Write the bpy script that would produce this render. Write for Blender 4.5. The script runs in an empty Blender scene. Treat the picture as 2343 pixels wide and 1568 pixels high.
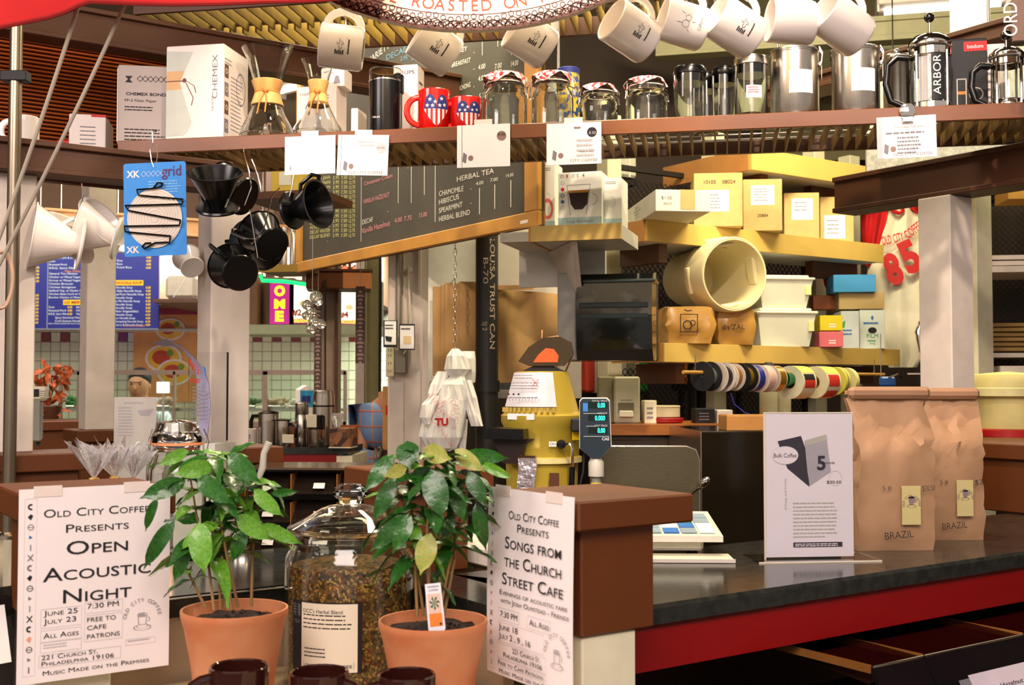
import bpy, math, random
from mathutils import Vector, Matrix
sin, cos, pi, rad = math.sin, math.cos, math.pi, math.radians
rnd = random.Random(7)
S = bpy.context.scene
COL = S.collection
# ---------------- camera, world, lights, exposure
F = 2600.0
EYE = Vector((0, 0, 1.45))
TILT = math.atan(96 / F)
cd = bpy.data.cameras.new('camera'); cam = bpy.data.objects.new('camera', cd); COL.objects.link(cam)
cam.location = EYE; cam.rotation_euler = (pi / 2 + TILT, 0, 0)
cd.sensor_width = 36; cd.lens = F * 36 / 2343; cd.clip_start = .05; cd.clip_end = 60
cd.dof.use_dof = True; cd.dof.focus_distance = 2.7; cd.dof.aperture_fstop = 9
S.camera = cam
w = bpy.data.worlds.new('world'); S.world = w; w.use_nodes = True
w.node_tree.nodes['Background'].inputs[0].default_value = (1.0, .86, .76, 1)
w.node_tree.nodes['Background'].inputs[1].default_value = .5
S.view_settings.view_transform = 'Standard'; S.view_settings.look = 'None'
S.view_settings.gamma = 1; S.view_settings.use_curve_mapping = False
S.view_settings.exposure = 0.0
def lamp(name, kind, loc, energy, col, to=None, size=.5, sy=None, spot=60, blend=.5):
    l = bpy.data.lights.new(name, kind); l.energy = energy; l.color = col
    o = bpy.data.objects.new(name, l); COL.objects.link(o); o.location = loc
    if kind == 'AREA':
        l.shape = 'RECTANGLE'; l.size = size; l.size_y = sy or size
    if kind == 'SPOT': l.spot_size = rad(spot); l.spot_blend = blend; l.shadow_soft_size = size
    if kind == 'POINT': l.shadow_soft_size = size
    if to is not None: o.rotation_euler = (Vector(to) - Vector(loc)).to_track_quat('-Z', 'Y').to_euler()
    return o
WARM = (1, .80, .62); PINK = (1, .84, .78); YEL = (1, .87, .56); COOL = (.95, 1, .86)
lamp('hall_lights_front', 'AREA', (-.3, -1.2, 3.3), 150, PINK, (0, 2.5, 1.3), 2.6, 1.4)
lamp('aisle_light_left', 'AREA', (-2.6, .6, 2.9), 42, PINK, (-.3, 2.3, 1.2), 1.2, .8)
lamp('spot_sign', 'SPOT', (.3, .9, 3.3), 230, WARM, (-.05, 2.1, 2.33), .05, spot=44)
lamp('spot_shelf_left', 'SPOT', (-.6, 1.75, 3.15), 170, WARM, (-.5, 3.0, 2.2), .04, spot=30, blend=.9)
lamp('added_mug_spot_middle', 'SPOT', (-.2, 2.42, 3.2), 85, WARM, (-.2, 2.25, 2.1), .04, spot=95, blend=.6)  # added lamp, gives top light to the mugs and shelf front
lamp('added_mug_spot_right', 'SPOT', (.62, 2.4, 3.2), 85, WARM, (.6, 2.25, 2.1), .04, spot=80, blend=.6)  # likewise added, brightens the right-hand mugs
lamp('spot_shelf_right', 'SPOT', (.55, 1.5, 3.2), 170, WARM, (.75, 2.8, 2.2), .04, spot=52, blend=.8)
lamp('storage_strip_light', 'AREA', (1.3, 3.5, 3.2), 68, YEL, (1.1, 4.5, 1.6), 1.4, .25)
lamp('stall_strip_light', 'AREA', (-.2, 3.4, 3.1), 46, YEL, (.0, 3.7, 1.2), 1.3, .3)
lamp('far_stall_lights', 'AREA', (-3.0, 8.3, 3.2), 90, COOL, (-2.8, 10.2, 1.6), 5, .8)
lamp('added_tile_light', 'AREA', (-3.0, 10.0, 2.6), 560, COOL, (-3.0, 10.9, 1.3), 5.5, .25)  # added lamp between menus and wall, there to brighten the tiles
lamp('far_aisle_light', 'AREA', (-1.8, 5.2, 3.2), 80, WARM, (-1.6, 5.2, 0), 2.4, 1.2)
lamp('far_right_light', 'AREA', (3.0, 5.6, 3.1), 30, WARM, (2.6, 4.6, 1.4), 1, 1)

# ---------------- placement helpers (a photo pixel plus a known depth or height gives a point in the room)
def ray(u, v):
    x = (u - 1171.5) / F; y = (784 - v) / F
    return Vector((x, cos(TILT) - y * sin(TILT), sin(TILT) + y * cos(TILT)))
def pd(u, v, d): r = ray(u, v); return EYE + r * (d / r.y)
def pz(u, v, z): r = ray(u, v); return EYE + r * ((z - 1.45) / r.z)
def dirv(a): return Vector((cos(a), sin(a), 0))
AA = rad(34.2); BA = AA + pi / 2          # the two directions the stall is built along
A = dirv(AA); B = dirv(BA)
def along(P, a, u):                        # distance along direction a from P to the image column u
    k = (u - 1171.5) / F; d = dirv(a)
    return (k * P.y - P.x) / (d.x - k * d.y)
def loc(P, a, x, y, z=0): return P + dirv(a) * x + dirv(a + pi / 2) * y + Vector((0, 0, z))
ZC = 1.10; ZL = 1.288; ZS = 2.11; ZF = .96
SA = rad(-10.6); SP = pd(1100, 285, 2.88); SP.z = ZS
def sh(u, o=0.1):                          # point on the long shelf's top
    P = loc(SP, SA, 0, o); return P + dirv(SA) * along(P, SA, u)

# ---------------- materials
def lin(c):
    if isinstance(c, str): c = [int(c[i:i + 2], 16) / 255 for i in (0, 2, 4)]
    return [x / 12.92 if x <= .04045 else ((x + .055) / 1.055) ** 2.4 for x in c]
MATS = {}
def mt(name, c='808080', r=.5, m=0, var=.08, sc=18, bump=.03, tr=0, em=0, ior=1.45, coat=0, kind='noise', c2=None, st=(1, 1, 1), alpha=1, ecol=None):
    if name in MATS: return MATS[name]
    mm = bpy.data.materials.new(name); mm.use_nodes = True; MATS[name] = mm
    nt = mm.node_tree; N = nt.nodes; L = nt.links; b = N['Principled BSDF']
    col = lin(c) + [1]
    b.inputs['Roughness'].default_value = r; b.inputs['Metallic'].default_value = m
    b.inputs['IOR'].default_value = ior; b.inputs['Coat Weight'].default_value = coat
    b.inputs['Transmission Weight'].default_value = tr; b.inputs['Alpha'].default_value = alpha
    b.inputs['Base Color'].default_value = col
    if em:
        b.inputs['Emission Color'].default_value = lin(ecol or c) + [1]; b.inputs['Emission Strength'].default_value = em
    tc = N.new('ShaderNodeTexCoord'); mp = N.new('ShaderNodeMapping'); mp.inputs['Scale'].default_value = st
    L.new(tc.outputs['Object'], mp.inputs[0])
    if kind == 'noise':
        t = N.new('ShaderNodeTexNoise'); t.inputs['Scale'].default_value = sc; t.inputs['Detail'].default_value = 4
    elif kind == 'speck':
        t = N.new('ShaderNodeTexVoronoi'); t.inputs['Scale'].default_value = sc
    else:
        t = N.new('ShaderNodeTexWave'); t.inputs['Scale'].default_value = sc; t.inputs['Distortion'].default_value = 4; t.inputs['Detail'].default_value = 3
    L.new(mp.outputs[0], t.inputs[0])
    out = t.outputs['Fac'] if kind != 'speck' else t.outputs['Color']
    if tr < .5 and em == 0:
        rp = N.new('ShaderNodeValToRGB'); e = rp.color_ramp.elements
        if c2: e[0].color = lin(c2) + [1]; e[1].color = col
        else:
            e[0].color = [x * (1 - var) for x in col[:3]] + [1]; e[1].color = [min(1, x * (1 + var * .6)) for x in col[:3]] + [1]
        e[0].position = .3; e[1].position = .7
        L.new(out, rp.inputs[0]); L.new(rp.outputs[0], b.inputs['Base Color'])
    if bump:
        bp = N.new('ShaderNodeBump'); bp.inputs['Strength'].default_value = bump; bp.inputs['Distance'].default_value = .01
        L.new(out, bp.inputs['Height']); L.new(bp.outputs[0], b.inputs['Normal'])
    return mm
white = mt('white_paint', 'D2C6BA', .5); cream = mt('cream_paint', 'DDD6BA', .55)
brown = mt('brown_paint', '5C2D07', .5, var=.06, sc=9); dbrown = mt('dark_brown_paint', '52301C', .5, sc=8)
beam_m = mt('brown_beam', '4A2810', .55, sc=6); red = mt('red_laminate', '8E060A', .32, var=.04)
blacktop = mt('black_laminate', '20211F', .13, var=.5, sc=40, bump=.01, c2='343632')
yelwood = mt('yellow_painted_wood', 'CBAA58', .5, sc=7); shelfunder = mt('shelf_brown', '6E3E1C', .34, sc=10, var=.1)
slatm = mt('slat_wood', '8A6A3A', .5, sc=12, var=.25); blk = mt('black_plastic', '0B0B0C', .22, bump=0)
blkm = mt('matt_black', '17171A', .6); paper = mt('white_paper', 'EFEBEA', .7, var=.02, bump=.01)
ink = mt('ink', '1E1A20', .7); greyink = mt('grey_ink', '77747C', .7, var=.02); pale = mt('pale_print', 'B9B4BA', .7)
steel = mt('brushed_steel', 'C8C0B4', .24, 1, sc=60, var=.1, st=(12, 12, .3), bump=.02)
chrome = mt('chrome', 'E6E2DC', .08, 1, bump=0); kraft = mt('kraft_paper', 'B88A58', .75, sc=25, bump=.1)
kraft2 = mt('kraft_sheet', 'A98452', .75, sc=8, bump=.15, var=.14); card = mt('cardboard', 'C2A066', .75, sc=30)
glass = mt('clear_glass', 'F4F7F4', .02, tr=1, bump=0, ior=1.45); glass_thin = mt('clear_acrylic', 'F2F2F0', .04, tr=1, bump=0, ior=1.12)
wood = mt('honey_wood', 'C08A3C', .5, sc=3, st=(3, 3, 3), var=.14, bump=.02)
ceram = mt('white_glaze', 'EFE6DE', .15, coat=.3, bump=0, var=.02); redglz = mt('red_glaze', 'D41410', .12, coat=.5, bump=0, var=.02)
terra = mt('terracotta', 'B9683C', .75, sc=14, var=.22, bump=.06, c2='C98A60'); soil = mt('soil', '2A1A12', .95, sc=90, bump=1, var=.6)
brownglz = mt('brown_glaze', '2E120D', .1, coat=.6, bump=0); greyp = mt('grey_plastic', 'A9A69C', .45); lgrey = mt('pale_grey', 'C9C6BC', .5)
board_m = mt('chalkboard', '48443A', .75, sc=4, var=.16, c2='3C3931'); chalkw = mt('white_chalk', 'D8D6CC', .9); chalky = mt('yellow_chalk', 'D2D282', .9)
chalkp = mt('pink_chalk', 'D08E94', .9); chalkb = mt('blue_chalk', '6E9AB4', .9)
redp = mt('red_print', 'C01C1C', .6); bluep = mt('blue_print', '2E6FB8', .6); yelp = mt('yellow_print', 'F0C818', .6); navy = mt('navy_print', '26337E', .6)

# ---------------- mesh builder
TXT = {}
class G:
    def __init__(s): s.v = []; s.f = []; s.m = []; s.sm = []; s.M = Matrix(); s.mi = 0
    def at(s, x=0, y=0, z=0, rz=0, rx=0, ry=0, sc=1):
        s.M = Matrix.Translation((x, y, z)) @ Matrix.Rotation(rz, 4, 'Z') @ Matrix.Rotation(ry, 4, 'Y') @ Matrix.Rotation(rx, 4, 'X') @ Matrix.Scale(sc, 4); return s
    def mat(s, i): s.mi = i; return s
    def add(s, vs, fs, sm=False):
        n = len(s.v); s.v += [s.M @ Vector(p) for p in vs]
        for f in fs: s.f.append([n + i for i in f]); s.m.append(s.mi); s.sm.append(sm)
        return s
    def box(s, x0, x1, y0, y1, z0, z1, b=0):
        if b <= 0:
            vs = [(x, y, z) for x in (x0, x1) for y in (y0, y1) for z in (z0, z1)]
            return s.add(vs, [(0, 1, 3, 2), (4, 6, 7, 5), (0, 4, 5, 1), (2, 3, 7, 6), (0, 2, 6, 4), (1, 5, 7, 3)])
        b = min(b, (x1 - x0) * .45, (y1 - y0) * .45, (z1 - z0) * .45)
        lo = (x0, y0, z0); hi = (x1, y1, z1); vs = []; ix = {}
        for c in range(8):
            sg = [(c >> k) & 1 for k in range(3)]
            for a in range(3):
                ix[c, a] = len(vs); vs.append([(hi[k] if sg[k] else lo[k]) if k == a else (hi[k] - b if sg[k] else lo[k] + b) for k in range(3)])
        fs = []
        for a in range(3):
            p, q = (a + 1) % 3, (a + 2) % 3
            for sd in (0, 1):
                cs = [(sd << a) | (i << p) | (j << q) for i, j in ((0, 0), (1, 0), (1, 1), (0, 1))]
                f = [ix[c, a] for c in cs]; fs.append(f if sd else f[::-1])
            for i in (0, 1):
                for j in (0, 1):
                    c0 = (i << p) | (j << q); c1 = c0 | (1 << a)
                    f = [ix[c0, p], ix[c1, p], ix[c1, q], ix[c0, q]]; fs.append(f if i ^ j else f[::-1])
        for c in range(8):
            f = [ix[c, 0], ix[c, 1], ix[c, 2]]; fs.append(f if bin(c).count('1') % 2 else f[::-1])
        return s.add(vs, fs)
    def lathe(s, pr, n=24, sm=True, cap=True, a0=0, a1=2 * pi):
        full = abs(a1 - a0 - 2 * pi) < 1e-6; k = n if full else n + 1; vs = []
        for r, z in pr:
            for i in range(k):
                a = a0 + (a1 - a0) * i / n; vs.append((r * cos(a), r * sin(a), z))
        fs = []
        for j in range(len(pr) - 1):
            for i in range(n):
                i2 = (i + 1) % k; fs.append((j * k + i, j * k + i2, (j + 1) * k + i2, (j + 1) * k + i))
        if cap and full:
            fs.append(tuple(range(k))[::-1]); fs.append(tuple((len(pr) - 1) * k + i for i in range(k)))
        return s.add(vs, fs, sm)
    def cyl(s, p0, p1, r0, r1=None, n=12, cap=True):
        return s.tube([p0, p1], r0, n, cap, r1)
    def tube(s, pts, r, n=6, cap=True, r1=None, flat=1):
        pts = [Vector(p) for p in pts]; vs = []; k = len(pts); up = None
        for i, p in enumerate(pts):
            d = (pts[min(i + 1, k - 1)] - pts[max(i - 1, 0)]).normalized()
            if up is None: up = Vector((0, 0, 1)) if abs(d.z) < .9 else Vector((0, 1, 0))
            x = d.cross(up).normalized(); y = x.cross(d).normalized(); up = y
            rr = (r + ((r if r1 is None else r1) - r) * i / max(1, k - 1)) if not isinstance(r, (list, tuple)) else r[i]
            for j in range(n):
                a = 2 * pi * j / n; vs.append(p + x * (rr * cos(a)) + y * (rr * sin(a) * flat))
        fs = [(i * n + j, (i + 1) * n + j, (i + 1) * n + (j + 1) % n, i * n + (j + 1) % n) for i in range(k - 1) for j in range(n)]
        if cap: fs += [tuple(range(n)), tuple((k - 1) * n + j for j in range(n))[::-1]]
        return s.add(vs, fs, True)
    def ball(s, c, r, n=12, m=8, sx=1, sy=1, sz=1):
        vs = []; fs = []
        for j in range(1, m):
            for i in range(n):
                a = 2 * pi * i / n; t = pi * j / m
                vs.append((c[0] + r * sx * sin(t) * cos(a), c[1] + r * sy * sin(t) * sin(a), c[2] + r * sz * cos(t)))
        vs += [(c[0], c[1], c[2] + r * sz), (c[0], c[1], c[2] - r * sz)]; T = len(vs) - 2
        for j in range(m - 2):
            for i in range(n): i2 = (i + 1) % n; fs.append((j * n + i, (j + 1) * n + i, (j + 1) * n + i2, j * n + i2))
        for i in range(n): i2 = (i + 1) % n; fs.append((T, i, i2)); fs.append((T + 1, (m - 2) * n + i2, (m - 2) * n + i))
        return s.add(vs, fs, True)
    def poly(s, pts, y=0):                 # flat shape facing -y
        return s.add([(p[0], y, p[1]) for p in pts], [tuple(range(len(pts)))])
    def rect(s, x0, x1, z0, z1, y=0): return s.poly([(x0, z0), (x1, z0), (x1, z1), (x0, z1)], y)
    def strip(s, x0, x1, z0, z1, y=0, n=12):
        for i in range(n): s.rect(x0 + (x1 - x0) * i / n, x0 + (x1 - x0) * (i + 1) / n, z0, z1, y)
        return s
    def disc(s, x, z, r, y=0, n=20, rz=None): return s.poly([(x + r * cos(2 * pi * i / n), z + (rz or r) * sin(2 * pi * i / n)) for i in range(n)], y)
    def ring(s, x, z, r, w, y=0, n=24, a0=0, a1=2 * pi, ez=1):
        vs = []; fs = []
        for i in range(n + 1):
            a = a0 + (a1 - a0) * i / n
            vs += [(x + r * cos(a), y, z + r * ez * sin(a)), (x + (r + w) * cos(a), y, z + (r + w) * ez * sin(a))]
        return s.add(vs, [(2 * i, 2 * i + 1, 2 * i + 3, 2 * i + 2) for i in range(n)])
    def prism(s, pts, y0, y1):             # outline in x,z extruded along y
        n = len(pts); vs = [(p[0], y0, p[1]) for p in pts] + [(p[0], y1, p[1]) for p in pts]
        return s.add(vs, [tuple(range(n)), tuple(range(n, 2 * n))[::-1]] + [(i, n + i, n + (i + 1) % n, (i + 1) % n)[::1] for i in range(n)])
    def frame(s, x0, x1, z0, z1, w, y=0):
        s.rect(x0, x1, z0, z0 + w, y); s.rect(x0, x1, z1 - w, z1, y); s.rect(x0, x0 + w, z0, z1, y); s.rect(x1 - w, x1, z0, z1, y); return s
    def text(s, t, x, z, h, al='C', y=-.0004, sx=1, sc=0, ro=0, bold=0, fit=None):
        key = (t, sc, bold)
        if key not in TXT:
            c = bpy.data.curves.new('t', 'FONT'); c.body = t; c.size = 1; c.resolution_u = 3; c.offset = bold
            c.small_caps_scale = .74
            if sc:
                for i, ch in enumerate(t):
                    if ch.islower(): c.body_format[i].use_small_caps = True
            o = bpy.data.objects.new('t', c); me = bpy.data.meshes.new_from_object(o)
            TXT[key] = ([(q.co.x, q.co.y) for q in me.vertices], [tuple(p.vertices) for p in me.polygons])
            bpy.data.objects.remove(o); bpy.data.curves.remove(c); bpy.data.meshes.remove(me)
        vs, fs = TXT[key]
        if not vs: return s
        k = h / .72; a = min(p[0] for p in vs); b = max(p[0] for p in vs)
        if fit: sx = fit / ((b - a) * k)
        o = -a if al == 'L' else -(a + b) / 2 if al == 'C' else -b
        cr, sr = cos(ro), sin(ro)
        P = [((p[0] + o) * k * sx, p[1] * k) for p in vs]
        return s.add([(x + q[0] * cr - q[1] * sr, y, z + q[0] * sr + q[1] * cr) for q in P], fs)
    def arc(s, t, x, z, r, h, a0, a1, y=-.0004, ez=1):   # letters along an arc, angles in degrees clockwise from a0 to a1
        n = len(t)
        for i, ch in enumerate(t):
            if ch == ' ': continue
            a = rad(a0 + (a1 - a0) * i / (n - 1)); ro = a - pi / 2 if a1 < a0 else a + pi / 2
            s.text(ch, x + r * cos(a), z + r * ez * sin(a), h, 'C', y, ro=ro)
        return s
    def lines(s, x, z, w, n, dz, h, y=-.0004, seed=1, fill=.8):    # rows of illegible small print
        q = random.Random(seed)
        for i in range(n):
            a = x; end = x + w * (fill + (1 - fill) * q.random())
            while a < end - w * .02:
                b = min(end, a + w * (.05 + .11 * q.random())); s.rect(a, b, z - i * dz - h, z - i * dz, y); a = b + w * .018
        return s
    def mug(s, r, h, hs=1, n=24, t=.004, ha=0):           # mug body standing on z=0
        return s.lathe([(r * .55, .001), (r * .9, 0), (r, .006), (r, h - .002), (r - t * .5, h), (r - t, h - .002), (r - t, .01), (.001, .008)], n, cap=False)

def mk(name, g, mats, par=None, L=None, rz=0, label=None, cat=None, group=None, kind=None, eu=None):
    me = bpy.data.meshes.new(name); me.from_pydata([tuple(p) for p in g.v], [], g.f)
    for m_ in (mats if isinstance(mats, (list, tuple)) else [mats]): me.materials.append(m_)
    me.polygons.foreach_set('material_index', g.m); me.polygons.foreach_set('use_smooth', [True if any(g.sm) else False] * len(g.f))
    if any(g.sm): me.set_sharp_from_angle(angle=rad(38))
    me.update()
    o = bpy.data.objects.new(name, me); COL.objects.link(o)
    if par: o.parent = par
    if L is not None: o.location = L
    if eu: o.rotation_euler = eu
    elif rz: o.rotation_euler = (0, 0, rz)
    return tag(o, label, cat, group, kind)
def tag(o, label=None, cat=None, group=None, kind=None):
    if label: o['label'] = label
    if cat: o['category'] = cat
    if group: o['group'] = group
    if kind: o['kind'] = kind
    return o
def th(name, label, cat, L, rz=0, group=None, eu=None):
    o = bpy.data.objects.new(name, None); COL.objects.link(o); o.empty_display_size = .02
    o.location = L; o.rotation_euler = eu or (0, 0, rz)
    return tag(o, label, cat, group)
def dup(r, L, rz=None, label=None, eu=None, sc=None):
    def cp(o, par):
        c = o.copy(); COL.objects.link(c); c.parent = par
        for ch in KIDS.get(o.name, [x for x in bpy.data.objects if x.parent == o]): cp(ch, c)
        return c
    KIDS = {}
    c = cp(r, None); c.location = L
    if eu: c.rotation_euler = eu
    elif rz is not None: c.rotation_euler = (0, 0, rz)
    if label: c['label'] = label
    if sc: c.scale = (sc, sc, sc)
    return c
def part(par, name, mats, fn, **k):
    g = G(); fn(g); return mk(name, g, mats, par, **k)
def struct(name, g, m): return mk(name, g, m, kind='structure')
# ================= room shell
g = G().box(-9, 9, -4, 14, -.1, 0); struct('floor', g, mt('floor_tile', '6E5A4A', .4, sc=2))
g = G().box(-9, 9, 1.4, 14, 3.6, 3.7); CE = struct('ceiling', g, mt('ceiling_paint', '3E3220', .8, sc=3))
WY = 11.0
g = G().box(-9, 9, WY, WY + .1, 0, 3.6); WB = struct('wall_back', g, mt('grout', 'A8A692', .7))
g = G().box(8.9, 9, 1.4, WY, 0, 3.6); struct('wall_right', g, mt('dark_wall', '6E5638', .8))
g = G().box(-9, -8.9, 1.4, WY, 0, 3.6); struct('wall_left', g, mt('tan_wall', '9A7A58', .8))
# far stall's tiles: each one its own piece, red ones in the top course
ts = 22 * WY / F; tx0 = pd(8, 760, WY).x; tz0 = pd(600, 782, WY).z
tile_w = mt('cream_tile', 'D9DCBC', .2, coat=.3, var=.04, sc=3); tile_r = mt('oxblood_tile', '7E1616', .2, coat=.3)
def tile_mesh(m):
    g = G().box(0, ts - .005, -.012, 0, 0, ts - .005, .003); o = mk('tile', g, m, WB); return o
tw = tile_mesh(tile_w); tr_ = tile_mesh(tile_r); cnt = 0; rest = G()
tw.location = (tx0, WY, tz0 - ts); tr_.location = (tx0, WY, tz0)
for j in range(0, 13):
    for i in range(0, 43):
        x = tx0 + i * ts; z = tz0 - j * ts
        u = 1171 + x / WY * F
        isred = (j == 0 and i % 2 == 0)
        if (i, j) in ((0, 0), (0, 1)): continue
        hid = (195 < u < 250) or (452 < u < 525) or u > 870
        if cnt < 296 and not hid:
            c = (tr_ if isred else tw).copy(); COL.objects.link(c); c.location = (x, WY, z); cnt += 1
        else: rest.mat(1 if isred else 0).at(x, WY, z).box(0, ts - .005, -.012, 0, 0, ts - .005, .003)
mk('tile_field', rest, [tile_w, tile_r], WB, kind='stuff')
g = G().at(0, 0, 0); g.box(-9, pd(870, 0, WY).x, WY - .06, WY, tz0 + ts, tz0 + ts + .03)
struct('trim_1', g, cream)
# upper wall behind the far menus: a brown soffit
g = G().box(-9, -1.15, WY - .9, WY - .02, tz0 + ts * 3.2, 3.6); struct('wall_soffit', g, mt('soffit_brown', '5C3A24', .7))
# ================= main frame posts and beams of the coffee stall
def post(P, w, z0, z1, label, m=white, name='post', a=AA):
    t = th(name, label, 'post', (P.x, P.y, z0), a)
    part(t, 'shaft', m, lambda g: g.box(0, w, 0, w, 0, z1 - z0, .003))
    return t
ZB = 1.955
P_ = pz(177, 985, ZL); lidA = []
def pillar(u, v, label, L=.216, bodyh=.18, body=.15, m=brown, below=cream, ins=.02):
    "half-height white pillar with a brown boxed head and a square cap; u,v is the cap's near top corner"
    P = pz(u, v, ZL); t = th('capped_pillar', label, 'pillar', (P.x, P.y, 0), AA)
    part(t, 'cap', m, lambda g: g.box(0, L, 0, L, ZL - .042, ZL, .003))
    part(t, 'boxed_head', m, lambda g: g.box(ins, ins + body, ins, ins + body, ZC - .005 if below else ZC + .001, ZL - .042, .003))
    if below: part(t, 'shaft', below, lambda g: g.box(ins + .006, ins + body - .03, ins + .006, ins + body - .03, 0, ZC - .005, .003))
    return t, P
T1, PR = pillar(1324, 1149, 'brown capped pillar in front, with a concert poster on its left side, at the start of the red-edged counter', L=.216, body=.135)
T2, PLf = pillar(47, 1133, 'brown capped pillar at the front left carrying the open acoustic night poster', L=.23)
T3, PM = pillar(905, 1083, 'brown capped pillar behind the big herb jar', L=.216)
T4, P4 = pillar(462, 1028, 'brown capped pillar under the thick white post left of the chalkboard', L=.22)
T5, P5 = pillar(177, 986, 'brown capped pillar under the slim white post in front of the menu boards', L=.22)
T6, P6 = pillar(66, 965, 'farthest brown capped pillar, holding the dried red flowers', L=.24)
T7, P7 = pillar(10, 1042, 'brown capped pillar at the left picture edge below the steel pole', L=.2)
T8, P8 = pillar(2420, 1022, 'brown capped pillar behind the kraft bags at the right edge', L=.5, body=.42, below=None)
post(loc(P4, AA, .03, .03), .105, ZL, ZB, 'thick white square post on a brown cap left of the chalkboard')
post(loc(P5, AA, .035, .035), .1, ZL, ZB + .6, 'slim white square post crossing the blue menu boards')
post(loc(P7, AA, -.02, .09), .1, ZL, ZB, 'white square post cut by the left picture edge')
PRP = pd(2178, 800, 3.0)
post(PRP, .1, 0, ZB, 'white square post at the right under the end of a brown beam')
post(pd(2236, 700, 4.2), .1, 0, 3.4, 'thin cream post seen just right of the big right-hand white post', cream)
# building column behind the chalkboard, beams
PC = pd(905, 700, 4.35)
t = th('building_column', 'wide pinkish white column below the chalkboard with outlets and conduit', 'column', (PC.x, PC.y, 0), rad(-6))
part(t, 'shaft', white, lambda g: g.box(-.03, .14, 0, .16, 0, 3.6, .006))
part(t, 'groove_trim', white, lambda g: (g.box(.03, .034, -.006, 0, 0, 3.5), g.box(.09, .1, -.008, 0, 0, 3.5)))
part(t, 'bolt', white, lambda g: g.at(.055, -.004, 1.45 + (880 - 618) / F * 4.35, 0, pi / 2).lathe([(.012, 0), (.011, .006), (.001, .009)], 12))
def beam(P, a, L, h, dep, label, m=beam_m, lip=.012):
    t = th('beam', label, 'beam', P, a)
    part(t, 'web', m, lambda g: g.box(0, L, 0, dep, .012, h - .012))
    part(t, 'lower_flange', m, lambda g: g.box(0, L, -lip, dep + lip, 0, .014, .002))
    part(t, 'upper_flange', m, lambda g: g.box(0, L, -lip, dep + lip, h - .014, h, .002))
    return t
P = pd(-60, 392, 2.62); P.z = ZB
beam(P, AA, .62, .078, .06, 'brown steel beam running from the left edge beneath the boxes of filters')
P = pd(-60, 60, 2.95); P.z = 2.392
beam(P, AA, 1.75, .1, .06, 'upper brown beam at the top left above the ribbed orange panel')
P = pd(2030, 392, 3.02 + .24); P.z = ZB
Q = loc(PRP, AA, .01, .42); Q.z = ZB
t = beam(loc(Q, AA, 0, -1.2), BA, 1.2, .105, .08, 'heavy brown beam resting on the right white post')
t.rotation_euler = (0, 0, BA); t.location = loc(PRP, AA, .1, -.8, ZB - PRP.z)
Q = loc(PRP, AA, .1, -.8, 2.34 - PRP.z); beam(Q, BA, 1.5, .05, .08, 'upper brown beam slanting up to the right corner')
# ribbed orange panel at left (rolled shutter)
P = pd(48, 300, 3.35); P.z = 0
t = th('rolled_shutter', 'ribbed orange brown shutter behind the two slanting ropes', 'shutter', P, AA)
part(t, 'backing', dbrown, lambda g: g.box(-.35, .45, .02, .03, 2.06, 2.52))
def ribs(g):
    for i in range(36): g.box(-.35, .45, 0, .02, 2.07 + i * .0122, 2.0765 + i * .0122, .002)
part(t, 'rib_field', mt('orange_brown_metal', '9C4A16', .35, m=.3), ribs, kind='stuff')
part(t, 'side_rail', dbrown, lambda g: g.box(.45, .47, -.01, .04, 2.03, 2.55))
# fluorescent fixtures
def strip(P, a, L, label, w=.09):
    t = th('strip_light', label, 'ceiling light', P, a)
    part(t, 'housing', white, lambda g: g.box(0, L, 0, w, .0, .05, .004))
    part(t, 'tube', mt('lit_tube', 'FFF6E8', em=6), lambda g: g.cyl((.03, w / 2, -.012), (L - .03, w / 2, -.012), .014, n=10))
    for x in (0, L): part(t, 'end_cap', white, lambda g: g.box(x - .005, x + .005, .01, w - .01, -.03, .05, .002))
    return t
strip(pd(2010, 10, 5.0), rad(-14), .55, 'bright strip light at the top right between mugs and post', .16)
strip(pd(590, 200, 6.0), rad(-40), .8, 'bright strip light seen through the two glass coffee makers', .2)
strip(pd(122, 508, 5.4), rad(86), 1.0, 'white lit strip light standing out left of the white drippers', .12)
strip(pd(1940, 70, 6.2), rad(-14), 1.2, 'strip light tucked far below the right ceiling', .1)
for u, v in ((18, 462), (52, 463)):
    t = th('round_ceiling_light', 'left of the two small round lit lamps beside the steel pole' if u < 30 else 'right of the two small round lit lamps beside the steel pole', 'ceiling light', pd(u, v, 7.0))
    part(t, 'lens', mt('lit_lens', 'FFFFFF', em=7), lambda g: g.ball((0, 0, 0), .035, sz=.6))
    part(t, 'trim_ring', white, lambda g: g.lathe([(.036, .005), (.046, .01), (.046, .022), (.03, .03)], 18))
    part(t, 'stem', white, lambda g: g.cyl((0, 0, .02), (0, 0, 3.6 - pd(u, v, 7).z), .006))
# ceiling joists seen at the right and left
for i, (u, v, d, a, L) in enumerate(((1500, 130, 5.2, -14, 2.0), (1560, 230, 6.0, -14, 2.2), (1900, 130, 5.4, -14, 1.6), (1925, 95, 5.0, -14, 1.4), (100, 520, 5.8, 30, 1.6))):
    P = pd(u, v, d)
    beam(P, rad(a), L, .1, .07, ['pale ceiling joist behind the hanging mugs', 'pale green ceiling joist behind the black-lidded jars', 'lower of two tan joists near the right strip light', 'upper of two tan joists near the right strip light', 'light tan joist rising behind the white drippers'][i],
         mt('olive_paint', '8E8A68', .6) if i < 4 else mt('tan_paint', 'C89A6C', .6))
# green-grey partition behind storage, above the shelf
g = G(); P = pd(1240, 300, 6.2)
g.at(P.x, P.y, 0, rad(-4)).box(0, 2.6, 0, .04, 2.66, 3.6); struct('wall_partition', g, mt('olive_wall', '5E5636', .7))
g = G(); P = pd(1980, 150, 4.0)
g.at(P.x, P.y, 0, rad(-12)).box(0, 1.2, 0, .04, 2.14, 2.62); struct('wall_panel', g, mt('grey_speckle', '8E8C84', .7, sc=60, var=.3))
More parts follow.
